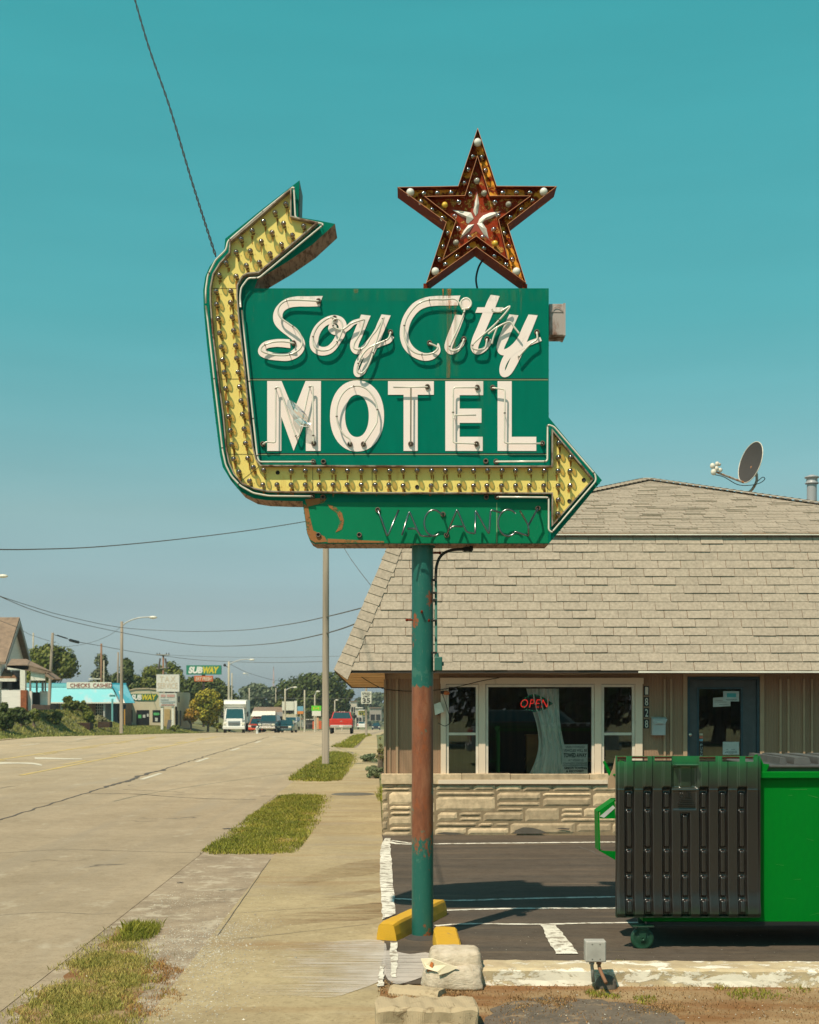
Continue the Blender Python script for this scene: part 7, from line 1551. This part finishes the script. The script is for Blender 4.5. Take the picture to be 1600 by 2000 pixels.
# sandwich shop
Ys = 134; sh = thing('sandwich_shop', 'cream stucco sandwich shop with yellow and white lettering on its front', 'shop', tuple(P(310, 1424, Ys)))
M_stuc = simple('cream_stucco', (.52, .45, .31, 1), .8, var=.06, scale=1)
mb = MB(); q = [P(246, 1425, Ys), P(315, 1425, Ys), P(315, 1350, Ys), P(306, 1346.5, Ys), P(290, 1345, Ys), P(265, 1345.5, Ys), P(246, 1350, Ys)]; mb.prism(q, (0, 8, 0)); hb(mb, 315, 1352, 346, 1425, Ys+.3, 8); q = [P(346, 1352, Ys+.3), P(346, 1425, Ys+.3), P(362, 1420, Ys+8), P(360, 1358, Ys+8)]; mb.prism(q, (-.2, 0, 0)); mb.build('wall', M_stuc, sh)
mb = MB(); q = [P(244, 1351.5, Ys-.1), P(244, 1349, Ys-.1), P(265, 1344, Ys-.1), P(290, 1343.5, Ys-.1), P(306, 1345, Ys-.1), P(316, 1349, Ys-.1), P(316, 1352, Ys-.1), P(305, 1348, Ys-.1), P(290, 1346, Ys-.1), P(265, 1346.5, Ys-.1)]; mb.prism(q, (0, .3, 0)); mb.build('coping', simple('tan_coping', (.40, .33, .22, 1), .8), sh)
M_sy = simple('yellow_letters', (.62, .50, .03, 1), .5, bmp=0); M_sw = simple('white_letters', (.75, .74, .68, 1), .5, bmp=0); M_sgn = simple('green_letter_edge', (.03, .13, .06, 1), .5, bmp=0)
mb = MB(); q = [P(x, y, Ys-.05) for x, y in ((255, 1356), (262, 1355), (306, 1355), (309, 1359), (303, 1369), (270, 1369), (258, 1367))]; mb.prism(q, (0, .05, 0)); lb = mb.build('sign_backing', M_sgn, sh)
a = P(257, 1367.5, Ys); c = P(277, 1356.5, Ys); text('lettering', 'SUB', (a.x, a.z, c.x, c.z), Ys-.08, M_sw, sh, bold=.05, shear=.2); a = P(277.5, 1367.5, Ys); c = P(306, 1356.5, Ys); text('lettering', 'WAY', (a.x, a.z, c.x, c.z), Ys-.08, M_sy, sh, bold=.05, shear=.2)
for (x0_, x1_, y0_, y1_) in ((248, 259, 1387, 1411), (266.5, 291.5, 1387, 1420), (298, 313.5, 1387, 1411)): part('window', M_dkw, sh, (x0_, y0_, x1_, y1_, Ys-.02, .05))
part('poster', simple('poster_white', (.45, .47, .42, 1), .7), sh, (279, 1396, 284, 1402, Ys-.06, .03), (287, 1394, 290.5, 1400, Ys-.06, .03), (303, 1402, 308, 1409, Ys-.06, .03)); part('poster', simple('poster_green', (.08, .38, .12, 1), .7), sh, (270, 1396, 276, 1403, Ys-.06, .03), (300, 1392, 311, 1397, Ys-.06, .03))
part('side_window', M_dkw, sh, (348, 1360, 351, 1372, Ys+.2, .04), (345, 1388, 348, 1420, Ys+.2, .04), (351, 1388, 354, 1418, Ys+.15, .04)); part('door', simple('tan_door', (.42, .29, .12, 1), .6), sh, (321, 1385, 332, 1420, Ys+.2, .08))
# tax sign
Yt = 124; tx = thing('roadside_sign', 'white TAX SERVICE sign above a smaller letter board on two white legs', 'sign', tuple(P(328, 1427, Yt)))
part('upper_board', simple('sign_white', (.66, .63, .57, 1), .5, bmp=0), tx, (305.5, 1317.5, 350, 1351, Yt, .35)); part('neck', M_dkwood, tx, (322, 1351, 340, 1353.5, Yt+.1, .2)); part('lower_board', simple('sign_grey_white', (.50, .50, .45, 1), .5, bmp=0), tx, (311, 1353.5, 345, 1380, Yt+.02, .3)); part('leg', M_whp, tx, (314, 1380, 318.5, 1425, Yt+.1, .18)); part('leg', M_whp, tx, (335.5, 1380, 339.5, 1427, Yt+.1, .18)); part('board_edge', M_alu, tx, (305, 1316.8, 350.5, 1317.7, Yt-.01, .37), (305, 1350.5, 350.5, 1351.3, Yt-.01, .37))
M_tl = simple('faded_letters', (.58, .47, .35, 1), .6, bmp=0); a = P(312, 1332, Yt); c = P(343, 1321, Yt); text('lettering', 'TAX', (a.x, a.z, c.x, c.z), Yt-.02, M_tl, tx, bold=.01, spacing=1.4); a = P(308, 1345, Yt); c = P(347, 1334, Yt); text('lettering', 'SERVICE', (a.x, a.z, c.x, c.z), Yt-.02, M_tl, tx, bold=.01)
M_fr = simple('faded_red_print', (.48, .28, .24, 1), .7, bmp=0); M_fb = simple('faded_grey_print', (.34, .38, .38, 1), .7, bmp=0)
mb = MB()
for (x0_, y0_, x1_, y1_) in ((314, 1356.5, 323, 1361.5), (326, 1356.5, 341, 1361.5), (315, 1376, 341, 1378)): hb(mb, x0_, y0_, x1_, y1_, Yt-.01, .03)
mb.build('print', M_fr, tx); mb = MB()
for (x0_, y0_, x1_, y1_) in ((314, 1365, 329, 1367.5), (314, 1369, 342, 1371.5), (316, 1373, 338, 1374.6)): hb(mb, x0_, y0_, x1_, y1_, Yt-.01, .03)
mb.build('print', M_fb, tx)
ab = thing('sandwich_board', 'dark folding board standing under the tax service sign', 'sandwich board', tuple(P(330, 1423, Yt+2))); mb = MB(); mb.prism([P(325, 1424, Yt+2), P(333, 1424, Yt+2), P(335, 1406, Yt+2.3), P(328, 1406, Yt+2.3)], (0, .06, 0)); mb.build('panel', simple('slate_board', (.05, .055, .055, 1), .7), ab)
# tall sandwich sign
Yu = 146; ts = thing('pole_sign', 'green pole sign with white and yellow lettering over a small orange panel', 'sign', tuple(P(397, 1420, Yu)))
part('board', simple('sign_green', (.010, .20, .12, 1), .5, bmp=0), ts, (364, 1299.5, 432, 1317.5, Yu, .4)); part('lower_panel', simple('sign_orange', (.60, .12, .02, 1), .5, bmp=0), ts, (379.5, 1320, 415.5, 1331, Yu, .35)); part('pole_shaft', M_dkwood, ts, (395.5, 1331, 399.5, 1420, Yu+.1, .25), (394, 1317.5, 401, 1320, Yu+.1, .2))
a = P(368, 1315.5, Yu); c = P(396, 1302, Yu); text('lettering', 'SUB', (a.x, a.z, c.x, c.z), Yu-.03, M_sw, ts, bold=.06, shear=.22); a = P(396.5, 1315.5, Yu); c = P(428, 1302, Yu); text('lettering', 'WAY', (a.x, a.z, c.x, c.z), Yu-.03, M_sy, ts, bold=.06, shear=.22); a = P(382, 1329.5, Yu); c = P(413.5, 1322, Yu); text('lettering', 'EAT FRESH', (a.x, a.z, c.x, c.z), Yu-.03, simple('cream_letters', (.68, .50, .36, 1), .6, bmp=0), ts, bold=.04, shear=.2)
# dark blocks on the bank, low wall, bins
mb = MB(); q = [P(121, 1410, 97), P(131, 1427, 96.4), P(177, 1425, 96.4), P(173, 1411, 97)]
hb(mb, 131, 1412, 176, 1426, 96.4, 1.0); tag(mb.build('retaining_block', simple('dark_earth_block', (.05, .025, .015, 1), .95, var=.4), None, loc=P(153, 1426, 96.4)), 'dark brown retaining block set in the grass bank', 'retaining wall')
mb = MB(); hb(mb, 191, 1410, 214, 1421, 100, 1.0); tag(mb.build('retaining_block', simple('dark_earth_block2', (.06, .035, .02, 1), .95, var=.4), None, loc=P(202, 1421, 100)), 'smaller dark retaining block at the end of the bank by the lamp pole', 'retaining wall')
# background shops in the middle
bs = thing('brown_roof_shop', 'low shop with a brown roof and white canopy behind the sport utility vehicle', 'shop', tuple(P(530, 1425, 205))); Yb_ = 205
part('wall', M_brick, bs, (494, 1398, 548, 1426, Yb_, 10)); mb = MB(); mb.prism([P(494, 1389, Yb_-1.5), P(538, 1389, Yb_-1.5), P(538, 1399, Yb_-2), P(490, 1399, Yb_-2)], (0, 1, 0)); mb.build('canopy', M_whp, bs); mb = MB(); mb.prism([P(492, 1393, Yb_-.5), P(555, 1393, Yb_-.5), P(552, 1381, Yb_+4), P(497, 1381, Yb_+4)], (0, 1, 0)); mb.build('roof', M_rbr, bs); part('side_wall', simple('grey_wall', (.3, .29, .3, 1), .7), bs, (538, 1391, 553, 1399, Yb_-1, .5)); part('window', M_dkw, bs, (522, 1402, 536, 1410, Yb_-.1, .05), (540, 1398, 553, 1416, Yb_-.4, .1))
bb = thing('blank_signboard', 'blank white signboard on a metal frame with small panels beneath', 'sign', tuple(P(568, 1428, 178))); Yq = 178
part('board', simple('blank_white', (.64, .62, .52, 1), .6), bb, (551, 1370, 574, 1387.5, Yq, .3)); part('side_board', M_whp, bb, (575, 1369, 580, 1395, Yq, .3)); part('panel', M_stuc, bb, (552, 1395, 579, 1405, Yq, .2)); part('panel', M_dkw, bb, (553, 1388.5, 573, 1393, Yq+.1, .1)); part('post', M_pw3, bb, (552, 1387, 554, 1430, Yq+.1, .15)); part('post', M_pw3, bb, (579, 1395, 580.6, 1431, Yq+.1, .15))
cs = thing('colour_signboard', 'small blue and orange signboard right of the blank one', 'sign', tuple(P(586, 1432, 172))); part('panel', simple('blue_panel', (.14, .34, .45, 1), .6), cs, (581, 1379.5, 592.5, 1389, 172, .2)); part('panel', simple('orange_panel', (.60, .20, .03, 1), .6), cs, (581, 1389, 592.5, 1394.5, 172, .2)); part('post', M_pw3, cs, (586, 1394.5, 587.5, 1432, 172, .1))
gs = thing('green_signboard', 'bright green signboard over a white panel left of the near pole', 'sign', tuple(P(618, 1431, 158))); part('panel', simple('bright_green', (.12, .56, .02, 1), .6), gs, (608.5, 1378.5, 627.5, 1388.3, 158, .25)); part('panel', M_whp, gs, (609.5, 1388.6, 627, 1398.5, 158, .25)); part('post', M_pw3, gs, (617, 1398.5, 618.6, 1431, 158, .12))
a = P(611, 1386.5, 158); c = P(625.5, 1381, 158); mb = MB(); hb(mb, 612, 1381, 614, 1386, 157.98, .02); hb(mb, 621, 1381, 623, 1386, 157.98, .02); hb(mb, 616, 1383, 620, 1384.5, 157.98, .02); mb.build('mark', M_sy, gs)
for i, (x0_, y0_, x1_, y1_, Y, cl, lab) in enumerate(((592, 1393, 613, 1405, 230, (.55, .5, .36, 1), 'long cream shop fascia right of the coloured signboard'), (575, 1404, 592, 1420, 225, (.62, .6, .52, 1), 'small white kiosk behind the metal frame sign'), (590, 1406, 612, 1424, 240, (.10, .09, .08, 1), 'dark shop front under the cream fascia'), (684, 1370, 697, 1392, 330, (.50, .44, .36, 1), 'far pale building right of the red pickup'), (694, 1383, 708, 1420, 310, (.45, .42, .36, 1), 'far low cream building behind the speed limit pole'), (722, 1383, 745, 1408, 340, (.32, .29, .25, 1), 'far brownish shop seen past the office wall'), (700, 1388, 712, 1397, 290, (.50, .42, .08, 1), 'far yellow-fronted shop left of the speed limit pole'))):
    t = thing('distant_shop', lab, 'building', tuple(P((x0_+x1_)/2, y1_, Y))); part('wall', simple('distant_wall', cl, .8, var=.15), t, (x0_, y0_, x1_, y1_, Y, 6)); part('window', M_dkw, t, (x0_+2, (y0_+y1_)/2, x0_+(x1_-x0_)*.45, y1_-1.5, Y-.1, .08), (x0_+(x1_-x0_)*.55, (y0_+y1_)/2, x1_-2, y1_-1.5, Y-.1, .08)); part('roof_edge', M_rbr if i % 2 else M_whp, t, (x0_-.3, y0_-1.2, x1_+.3, y0_, Y-.3, 6.5))
t = thing('banner', 'red and orange banner stand right of the bare pole', 'banner', tuple(P(617, 1424, 168))); part('panel', simple('banner_red', (.55, .10, .03, 1), .6), t, (610.5, 1409, 615.5, 1424, 168, .1), (623, 1408, 628, 1424, 168, .1)); part('panel', simple('banner_peach', (.60, .33, .18, 1), .6), t, (616, 1402, 622.5, 1424, 168.2, .1))
# speed limit sign
t, b_, tp_, r_ = pole('speed_limit_sign', 'white SPEED LIMIT 35 sign on a wooden pole by the far sidewalk', 715.5, 1342, 1438, 4.6, 78, M_pw, cat='road sign'); part('panel', simple('sign_panel_white', (.62, .59, .50, 1), .5, bmp=0), t, (705.5, 1350.5, 725.5, 1374.5, 77.75, .03)); M_bk = simple('sign_black', (.05, .05, .045, 1), .6, bmp=0)
for (s_, x0_, y0_, x1_, y1_, bo) in (('SPEED', 707.5, 1352.5, 723.5, 1357, .01), ('LIMIT', 709, 1358.3, 722, 1362, .01), ('35', 707.8, 1363.3, 723.2, 1372.8, .03)): a = P(x0_, y1_, 77.72); c = P(x1_, y0_, 77.72); text('lettering', s_, (a.x, a.z, c.x, c.z), 77.735, M_bk, t, bold=bo)

# ================================================================== vehicles (local frame: front towards -Y, origin on the road)
M_tyre = simple('tyre_rubber', (.012, .012, .012, 1), .85); M_rim_ = simple('wheel_rim', (.35, .35, .34, 1), .35, .7, bmp=0); M_vg = simple('vehicle_glass', (.012, .06, .07, 1), .06, bmp=0, spec=.8); M_chr = simple('chrome_trim', (.62, .60, .55, 1), .2, .6, bmp=0); M_hl = simple('headlamp_lens', (.75, .72, .58, 1), .1, bmp=0); M_tl_ = simple('tail_lamp_red', (.55, .04, .02, 1), .2, bmp=0); M_blk = simple('black_trim', (.015, .015, .015, 1), .6, bmp=0)
def loftbody(prof_lo, W_, tumble=.06, r=.08):
    """side profile polygon [(y,z)] extruded across x with softened shoulders"""
    mb = MB(); secs = [(-W_/2, .90), (-W_/2+.05, .97), (-W_/2+.16, 1.0), (W_/2-.16, 1.0), (W_/2-.05, .97), (W_/2, .90)]; cy = sum(p[0] for p in prof_lo)/len(prof_lo); cz = min(p[1] for p in prof_lo)+.35; n0 = len(prof_lo); vs = []
    for (x, k) in secs:
        for (y, z) in prof_lo: vs.append((x, cy+(y-cy)*(1-(1-k)*.25), cz+(z-cz)*(k if z > cz else 1)))
    fs = [(i*n0+j, i*n0+(j+1) % n0, (i+1)*n0+(j+1) % n0, (i+1)*n0+j) for i in range(len(secs)-1) for j in range(n0)]+[tuple(range(n0)), tuple((len(secs)-1)*n0+j for j in reversed(range(n0)))]
    mb.add(vs, fs); return mb
def cabin(y0, y1, y2, y3, zb_, zt_, Wb, Wt):
    q = [(-Wb/2, y0, zb_), (Wb/2, y0, zb_), (Wb/2, y3, zb_), (-Wb/2, y3, zb_), (-Wt/2, y1, zt_), (Wt/2, y1, zt_), (Wt/2, y2, zt_), (-Wt/2, y2, zt_)]
    return q
def inset(a, b2, c, d, m=.08, push=.012):
    a, b2, c, d = map(Vector, (a, b2, c, d)); ce = (a+b2+c+d)/4; nn = (b2-a).cross(d-a).normalized(); return [p.lerp(ce, m)+nn*push for p in (a, b2, c, d)]
def wheels(t, W_, ys_, r, w_=.24):
    for y in ys_:
        for s_ in (-1, 1):
            mb = MB(); c = Vector((s_*(W_/2-w_/2-.02), y, r)); mb.lathe([(.0, -w_/2), (r*.9, -w_/2), (r, -w_/2+.03), (r, w_/2-.03), (r*.9, w_/2), (0, w_/2)], c, (1, 0, 0), 18); o = mb.build('wheel', M_tyre, t, local=True); mb = MB(); mb.lathe([(0, 0), (r*.55, 0), (r*.6, -.02*s_)], c+Vector((s_*(w_/2+.004), 0, 0)), (1, 0, 0), 14); mb.build('rim', M_rim_, o, local=True)
def car(name, label, cat, loc, rz, kind, m_body, W_=1.8, L_c=4.5, zw=1.45, front='car'):
    t = thing(name, label, cat, (0, 0, 0), 0); t.location = loc; t.rotation_euler = (0, 0, rz); h = L_c/2
    if kind == 'sedan':
        lo = [(-h, .28), (-h-.02, .55), (-h+.10, .72), (-h+1.15, .90), (h-.9, .96), (h-.08, .88), (h, .55), (h-.03, .28)]; C = cabin(-h+1.05, -h+1.85, h-1.55, h-.75, .90, zw, W_*.90, W_*.70); wy = (-h+.85, h-.85); wr = .32
    elif kind == 'suv':
        lo = [(-h, .45), (-h-.03, .75), (-h+.04, 1.02), (-h+1.2, 1.16), (h-.1, 1.20), (h, .95), (h, .45)]; C = cabin(-h+1.15, -h+1.85, h-.5, h-.1, 1.15, zw, W_*.93, W_*.78); wy = (-h+.95, h-.95); wr = .40
    else:  # pickup
        lo = [(-h, .62), (-h-.03, .95), (-h+.05, 1.20), (-h+1.4, 1.32), (h-.05, 1.36), (h, 1.30), (h, .68)]; C = cabin(-h+1.35, -h+2.1, h-2.05, h-1.75, 1.32, zw, W_*.92, W_*.74); wy = (-h+1.0, h-1.1); wr = .45
    ob = fixn(loftbody(lo, W_).build('body', m_body, t, local=True)); mb = MB(); mb.add(C, [(0, 3, 2, 1), (4, 5, 6, 7), (0, 1, 5, 4), (1, 2, 6, 5), (2, 3, 7, 6), (3, 0, 4, 7)]); fixn(mb.build('cabin', m_body, t, local=True))
    mb = MB(); mb.add(inset(C[0], C[1], C[5], C[4], .07), [(0, 1, 2, 3)]); mb.build('windscreen', M_vg, t, local=True); mb = MB(); mb.add(inset(C[2], C[3], C[7], C[6], .10), [(0, 1, 2, 3)]); mb.build('rear_window', M_vg, t, local=True)
    for q in ((C[1], C[2], C[6], C[5]), (C[3], C[0], C[4], C[7])): mb = MB(); mb.add(inset(*q, .1), [(0, 1, 2, 3)]); mb.build('side_window', M_vg, t, local=True)
    wheels(t, W_, wy, wr); zl = lo[1][1]
    for s_ in (-1, 1):
        mb = MB(); mb.bbox((s_*W_*.36-.19, -h-.04, zl+.02), (s_*W_*.36+.17, -h+.10, zl+.22), .03); mb.build('headlight', M_hl, t, local=True); mb = MB(); mb.bbox((s_*W_*.43-.10, h-.10, zl+.0), (s_*W_*.43+.08, h+.02, zl+.34), .02); mb.build('tail_light', M_tl_, t, local=True)
        mb = MB(); mb.bbox((s_*(W_/2+.09)-.08, C[0][1]+.3, zl+.36), (s_*(W_/2+.09)+.08, C[0][1]+.42, zl+.54), .03); mb.build('wing_mirror', M_blk, t, local=True)
    mb = MB(); mb.bbox((-W_*.24, -h-.05, zl-.06), (W_*.24, -h+.02, zl+.22), .02); mb.build('grille', M_chr if kind != 'sedan' else M_blk, t, local=True)
    mb = MB(); mb.bbox((-W_*.47, -h-.10, lo[0][1]-.02), (W_*.47, -h+.08, lo[0][1]+.20), .04); mb.build('front_bumper', M_chr if kind == 'suv' else m_body, t, local=True)
    mb = MB(); mb.bbox((-W_*.47, h-.06, lo[0][1]-.04), (W_*.47, h+.12, lo[0][1]+.20), .04); mb.build('rear_bumper', M_chr if kind == 'pickup' else m_body, t, local=True)
    mb = MB(); mb.box((-.16, h+.121, lo[0][1]+.02), (.16, h+.13, lo[0][1]+.16)); mb.build('licence_plate', M_whp, t, local=True)
    return t
def paint(nm, c): return simple(nm, c, .25, 0, var=.03, bmp=0, coat=.6)
def at(px, py, Y): v = P(px, py, Y); return (v.x, v.y, v.z)
M_silver = paint('silver_paint', (.34, .34, .33, 1)); M_redp = paint('red_paint', (.52, .018, .006, 1)); M_tealp = paint('dark_teal_paint_car', (.015, .07, .075, 1)); M_whv = paint('white_vehicle_paint', (.66, .65, .60, 1)); M_blv = paint('navy_paint', (.02, .03, .06, 1)); M_orv = paint('orange_red_paint', (.55, .06, .015, 1))
car('sport_utility_vehicle', 'dark sport utility vehicle with a chrome grille beside the box truck', 'car', at(527, 1430.5, 144), R(-2), 'suv', paint('charcoal_paint', (.07, .075, .075, 1)), 1.98, 5.0, 1.86)
car('parked_car', 'low dark teal sedan right of the sport utility vehicle', 'car', at(561, 1431, 146), R(-3), 'sedan', M_tealp, 1.78, 4.6, 1.38)
car('parked_car', 'bright orange-red car half hidden between the truck and the utility vehicle', 'car', at(503, 1429.5, 152), R(0), 'sedan', M_orv, 1.75, 4.4, 1.55)
pk_ = car('pickup_truck', 'lifted red pickup truck driving away in the near lane', 'pickup truck', at(668, 1433, 118), R(181.5), 'pickup', M_redp, 2.02, 5.8, 1.93)
mb = MB(); mb.bbox((-.80, 2.895, .95), (.80, 2.915, 1.28), .01); mb.build('tailgate', M_redp, pk_, local=True); mb = MB(); mb.bbox((-.09, 2.91, 1.12), (.09, 2.925, 1.17), .005); mb.build('badge', M_chr, pk_, local=True); mb = MB()
for k in (-1, 0, 1): mb.bbox((k*.22-.06, .2, 1.93), (k*.22+.06, .3, 1.97), .01)
mb.build('roof_marker_light', M_hl, pk_, local=True); mb = MB()
for s_ in (-1, 1): mb.tube([(s_*1.0, -1.0, 1.5), (s_*1.22, -1.0, 1.5)], .03, 6); mb.bbox((s_*1.2-.10, -1.08, 1.38), (s_*1.2+.10, -.98, 1.66), .02)
mb.build('towing_mirror', M_blk, pk_, local=True)
car('distant_car', 'small dark blue car coming up the far road right of the speed limit pole', 'car', at(735, 1425.5, 292), R(0), 'sedan', M_blv, 1.85, 4.6, 1.5)
car('distant_car', 'small white car far down the road left of the speed limit pole', 'car', at(707, 1424, 285), R(180), 'suv', M_whv, 1.85, 4.6, 1.6)
car('parked_car', 'white van-like car behind the dark teal sedan', 'car', at(570, 1426, 175), R(-6), 'suv', M_whv, 1.85, 4.6, 1.7)
# box truck
tk = thing('box_truck', 'white box truck facing the viewer across the road', 'truck', (0, 0, 0)); tk.location = at(459.5, 1431.5, 138); tk.rotation_euler = (0, 0, R(4)); M_trw = simple('truck_white', (.70, .69, .64, 1), .45, var=.04, bmp=0)
mb = MB(); mb.bbox((-1.2, .3, 1.0), (1.2, 6.6, 3.42), .04); mb.box((-1.205, .29, 3.36), (1.205, 6.61, 3.43)); mb.build('cargo_box', M_trw, tk, local=True)
mb = MB(); mb.prism([(-1.12, .295, 3.36), (-1.12, -.35, 3.30), (-1.12, -.55, 2.98), (-1.12, -.30, 2.62), (-1.12, .295, 2.55)], (2.24, 0, 0)); fixn(mb.build('wind_deflector', M_trw, tk, local=True))
C = cabin(-.95, -.55, .25, .28, 1.35, 2.55, 2.05, 1.85); mb = MB(); mb.add(C, [(0, 3, 2, 1), (4, 5, 6, 7), (0, 1, 5, 4), (1, 2, 6, 5), (2, 3, 7, 6), (3, 0, 4, 7)]); mb.bbox((-1.02, -.9, .7), (1.02, .28, 1.4), .05); mb.build('cab', M_trw, tk, local=True)
mb = MB(); mb.add(inset(C[0], C[1], C[5], C[4], .10, .012), [(0, 1, 2, 3)]); mb.build('windscreen', M_vg, tk, local=True)
mb = MB(); mb.prism([(-.82, -.93, 1.5), (-.78, -1.95, 1.32), (-.78, -2.1, .72), (-.82, -.93, .72)], (1.62, 0, 0)); fixn(mb.build('bonnet', M_trw, tk, local=True)); mb = MB()
for s_ in (-1, 1): mb.bbox((s_*.93-.19, -2.0, .62), (s_*.93+.19, -1.0, 1.12), .10)
mb.build('wing', M_trw, tk, local=True)
mb = MB(); q = [(-.58, -2.13, .80), (.58, -2.13, .80), (.62, -2.02, 1.24), (-.62, -2.02, 1.24)]; mb.prism(q, (0, .03, 0)); 
for k in range(5): mb.box((-.58, -2.15, .84+k*.08), (.58, -2.11, .865+k*.08), 1)
mb.build('grille', [simple('truck_grille', (.10, .16, .20, 1), .4, bmp=0), M_chr], tk, local=True)
for s_ in (-1, 1):
    mb = MB(); mb.bbox((s_*.90-.17, -2.05, .86), (s_*.90+.17, -1.9, 1.10), .04); mb.build('headlight', M_hl, tk, local=True); mb = MB(); mb.bbox((s_*1.32-.09, -.8, 1.7), (s_*1.32+.09, -.7, 2.2), .02); mb.tube([(s_*1.0, -.7, 2.0), (s_*1.3, -.75, 2.0)], .02, 5); mb.build('wing_mirror', M_blk, tk, local=True)
mb = MB(); mb.bbox((-1.13, -2.25, .42), (1.13, -2.0, .72), .04); mb.build('front_bumper', M_trw, tk, local=True); wheels(tk, 2.2, (-1.45, 4.9), .46, .28); mb = MB(); mb.box((-.9, -1.8, .45), (.9, 6.4, .98)); mb.build('chassis', M_blk, tk, local=True)
# hydrant and delineator
t = thing('fire_hydrant', 'small white hydrant beside the orange-red car', 'hydrant', at(502.5, 1434, 121)); mb = MB(); mb.lathe([(.14, 0), (.10, .05), (.10, .55), (.13, .58), (.10, .70), (0, .76)], (0, 0, 0), seg=12); mb.lathe([(.06, -.16), (.06, .16)], (0, 0, .45), (1, 0, 0), 8); mb.build('hydrant_body', M_whv, t, local=True)
for i, (x_, y_, h_) in enumerate(((-2.5, -24, 9), (6.5, -27, 10), (15, -25, 8))):  # unseen trees added behind the viewpoint to darken the window reflections
    t = tree('broadleaf_tree', ['tree across the lot behind the viewpoint, left of three', 'tallest tree across the lot behind the viewpoint', 'tree across the lot behind the viewpoint, right of three'][i], 800, 1370, 20, 1000, 60, L2, 10, .3, .2, 3, 90+i); bpy.data.objects.remove([c for c in kids(t) if c.name.startswith('trunk')][0]); c = [c for c in kids(t)][0]; src = [o for o in bpy.data.objects if o.get('label', '').startswith('large round dark green tree')][0]
    for q in kids(t): bpy.data.objects.remove(q)
    t.location = (x_, y_, 0); t.scale = (h_/9, h_/9, h_/9)
    for q in kids(src): r_ = q.copy(); COL.objects.link(r_); r_.parent = t
# ---- parked cars behind the viewer, reflected in the office windows
car('parked_car', 'silver car parked behind the viewpoint and mirrored in the office windows', 'car', (2.6, 1.5, 0), R(90), 'suv', M_silver, 1.9, 4.7, 1.72)
bpy.data.objects['parked_car.003'].location = (4.3, -3.5, 0)
# ================================================================== haze
hm = bpy.data.materials.new('haze_air'); hm.use_nodes = True; hn = hm.node_tree.nodes; hn.clear(); ho = hn.new('ShaderNodeOutputMaterial'); hv = hn.new('ShaderNodeVolumePrincipled')
hv.inputs['Color'].default_value = (.80, .88, .95, 1); hv.inputs['Density'].default_value = 0.00038; hv.inputs['Anisotropy'].default_value = .2
hm.node_tree.links.new(hv.outputs['Volume'], ho.inputs['Volume'])
mb = MB(); mb.box((-1105, -205, -9), (1105, 1505, 15)); tag(mb.build('haze', hm), 'thin pale summer haze over the far end of the street', 'haze', kind='stuff')
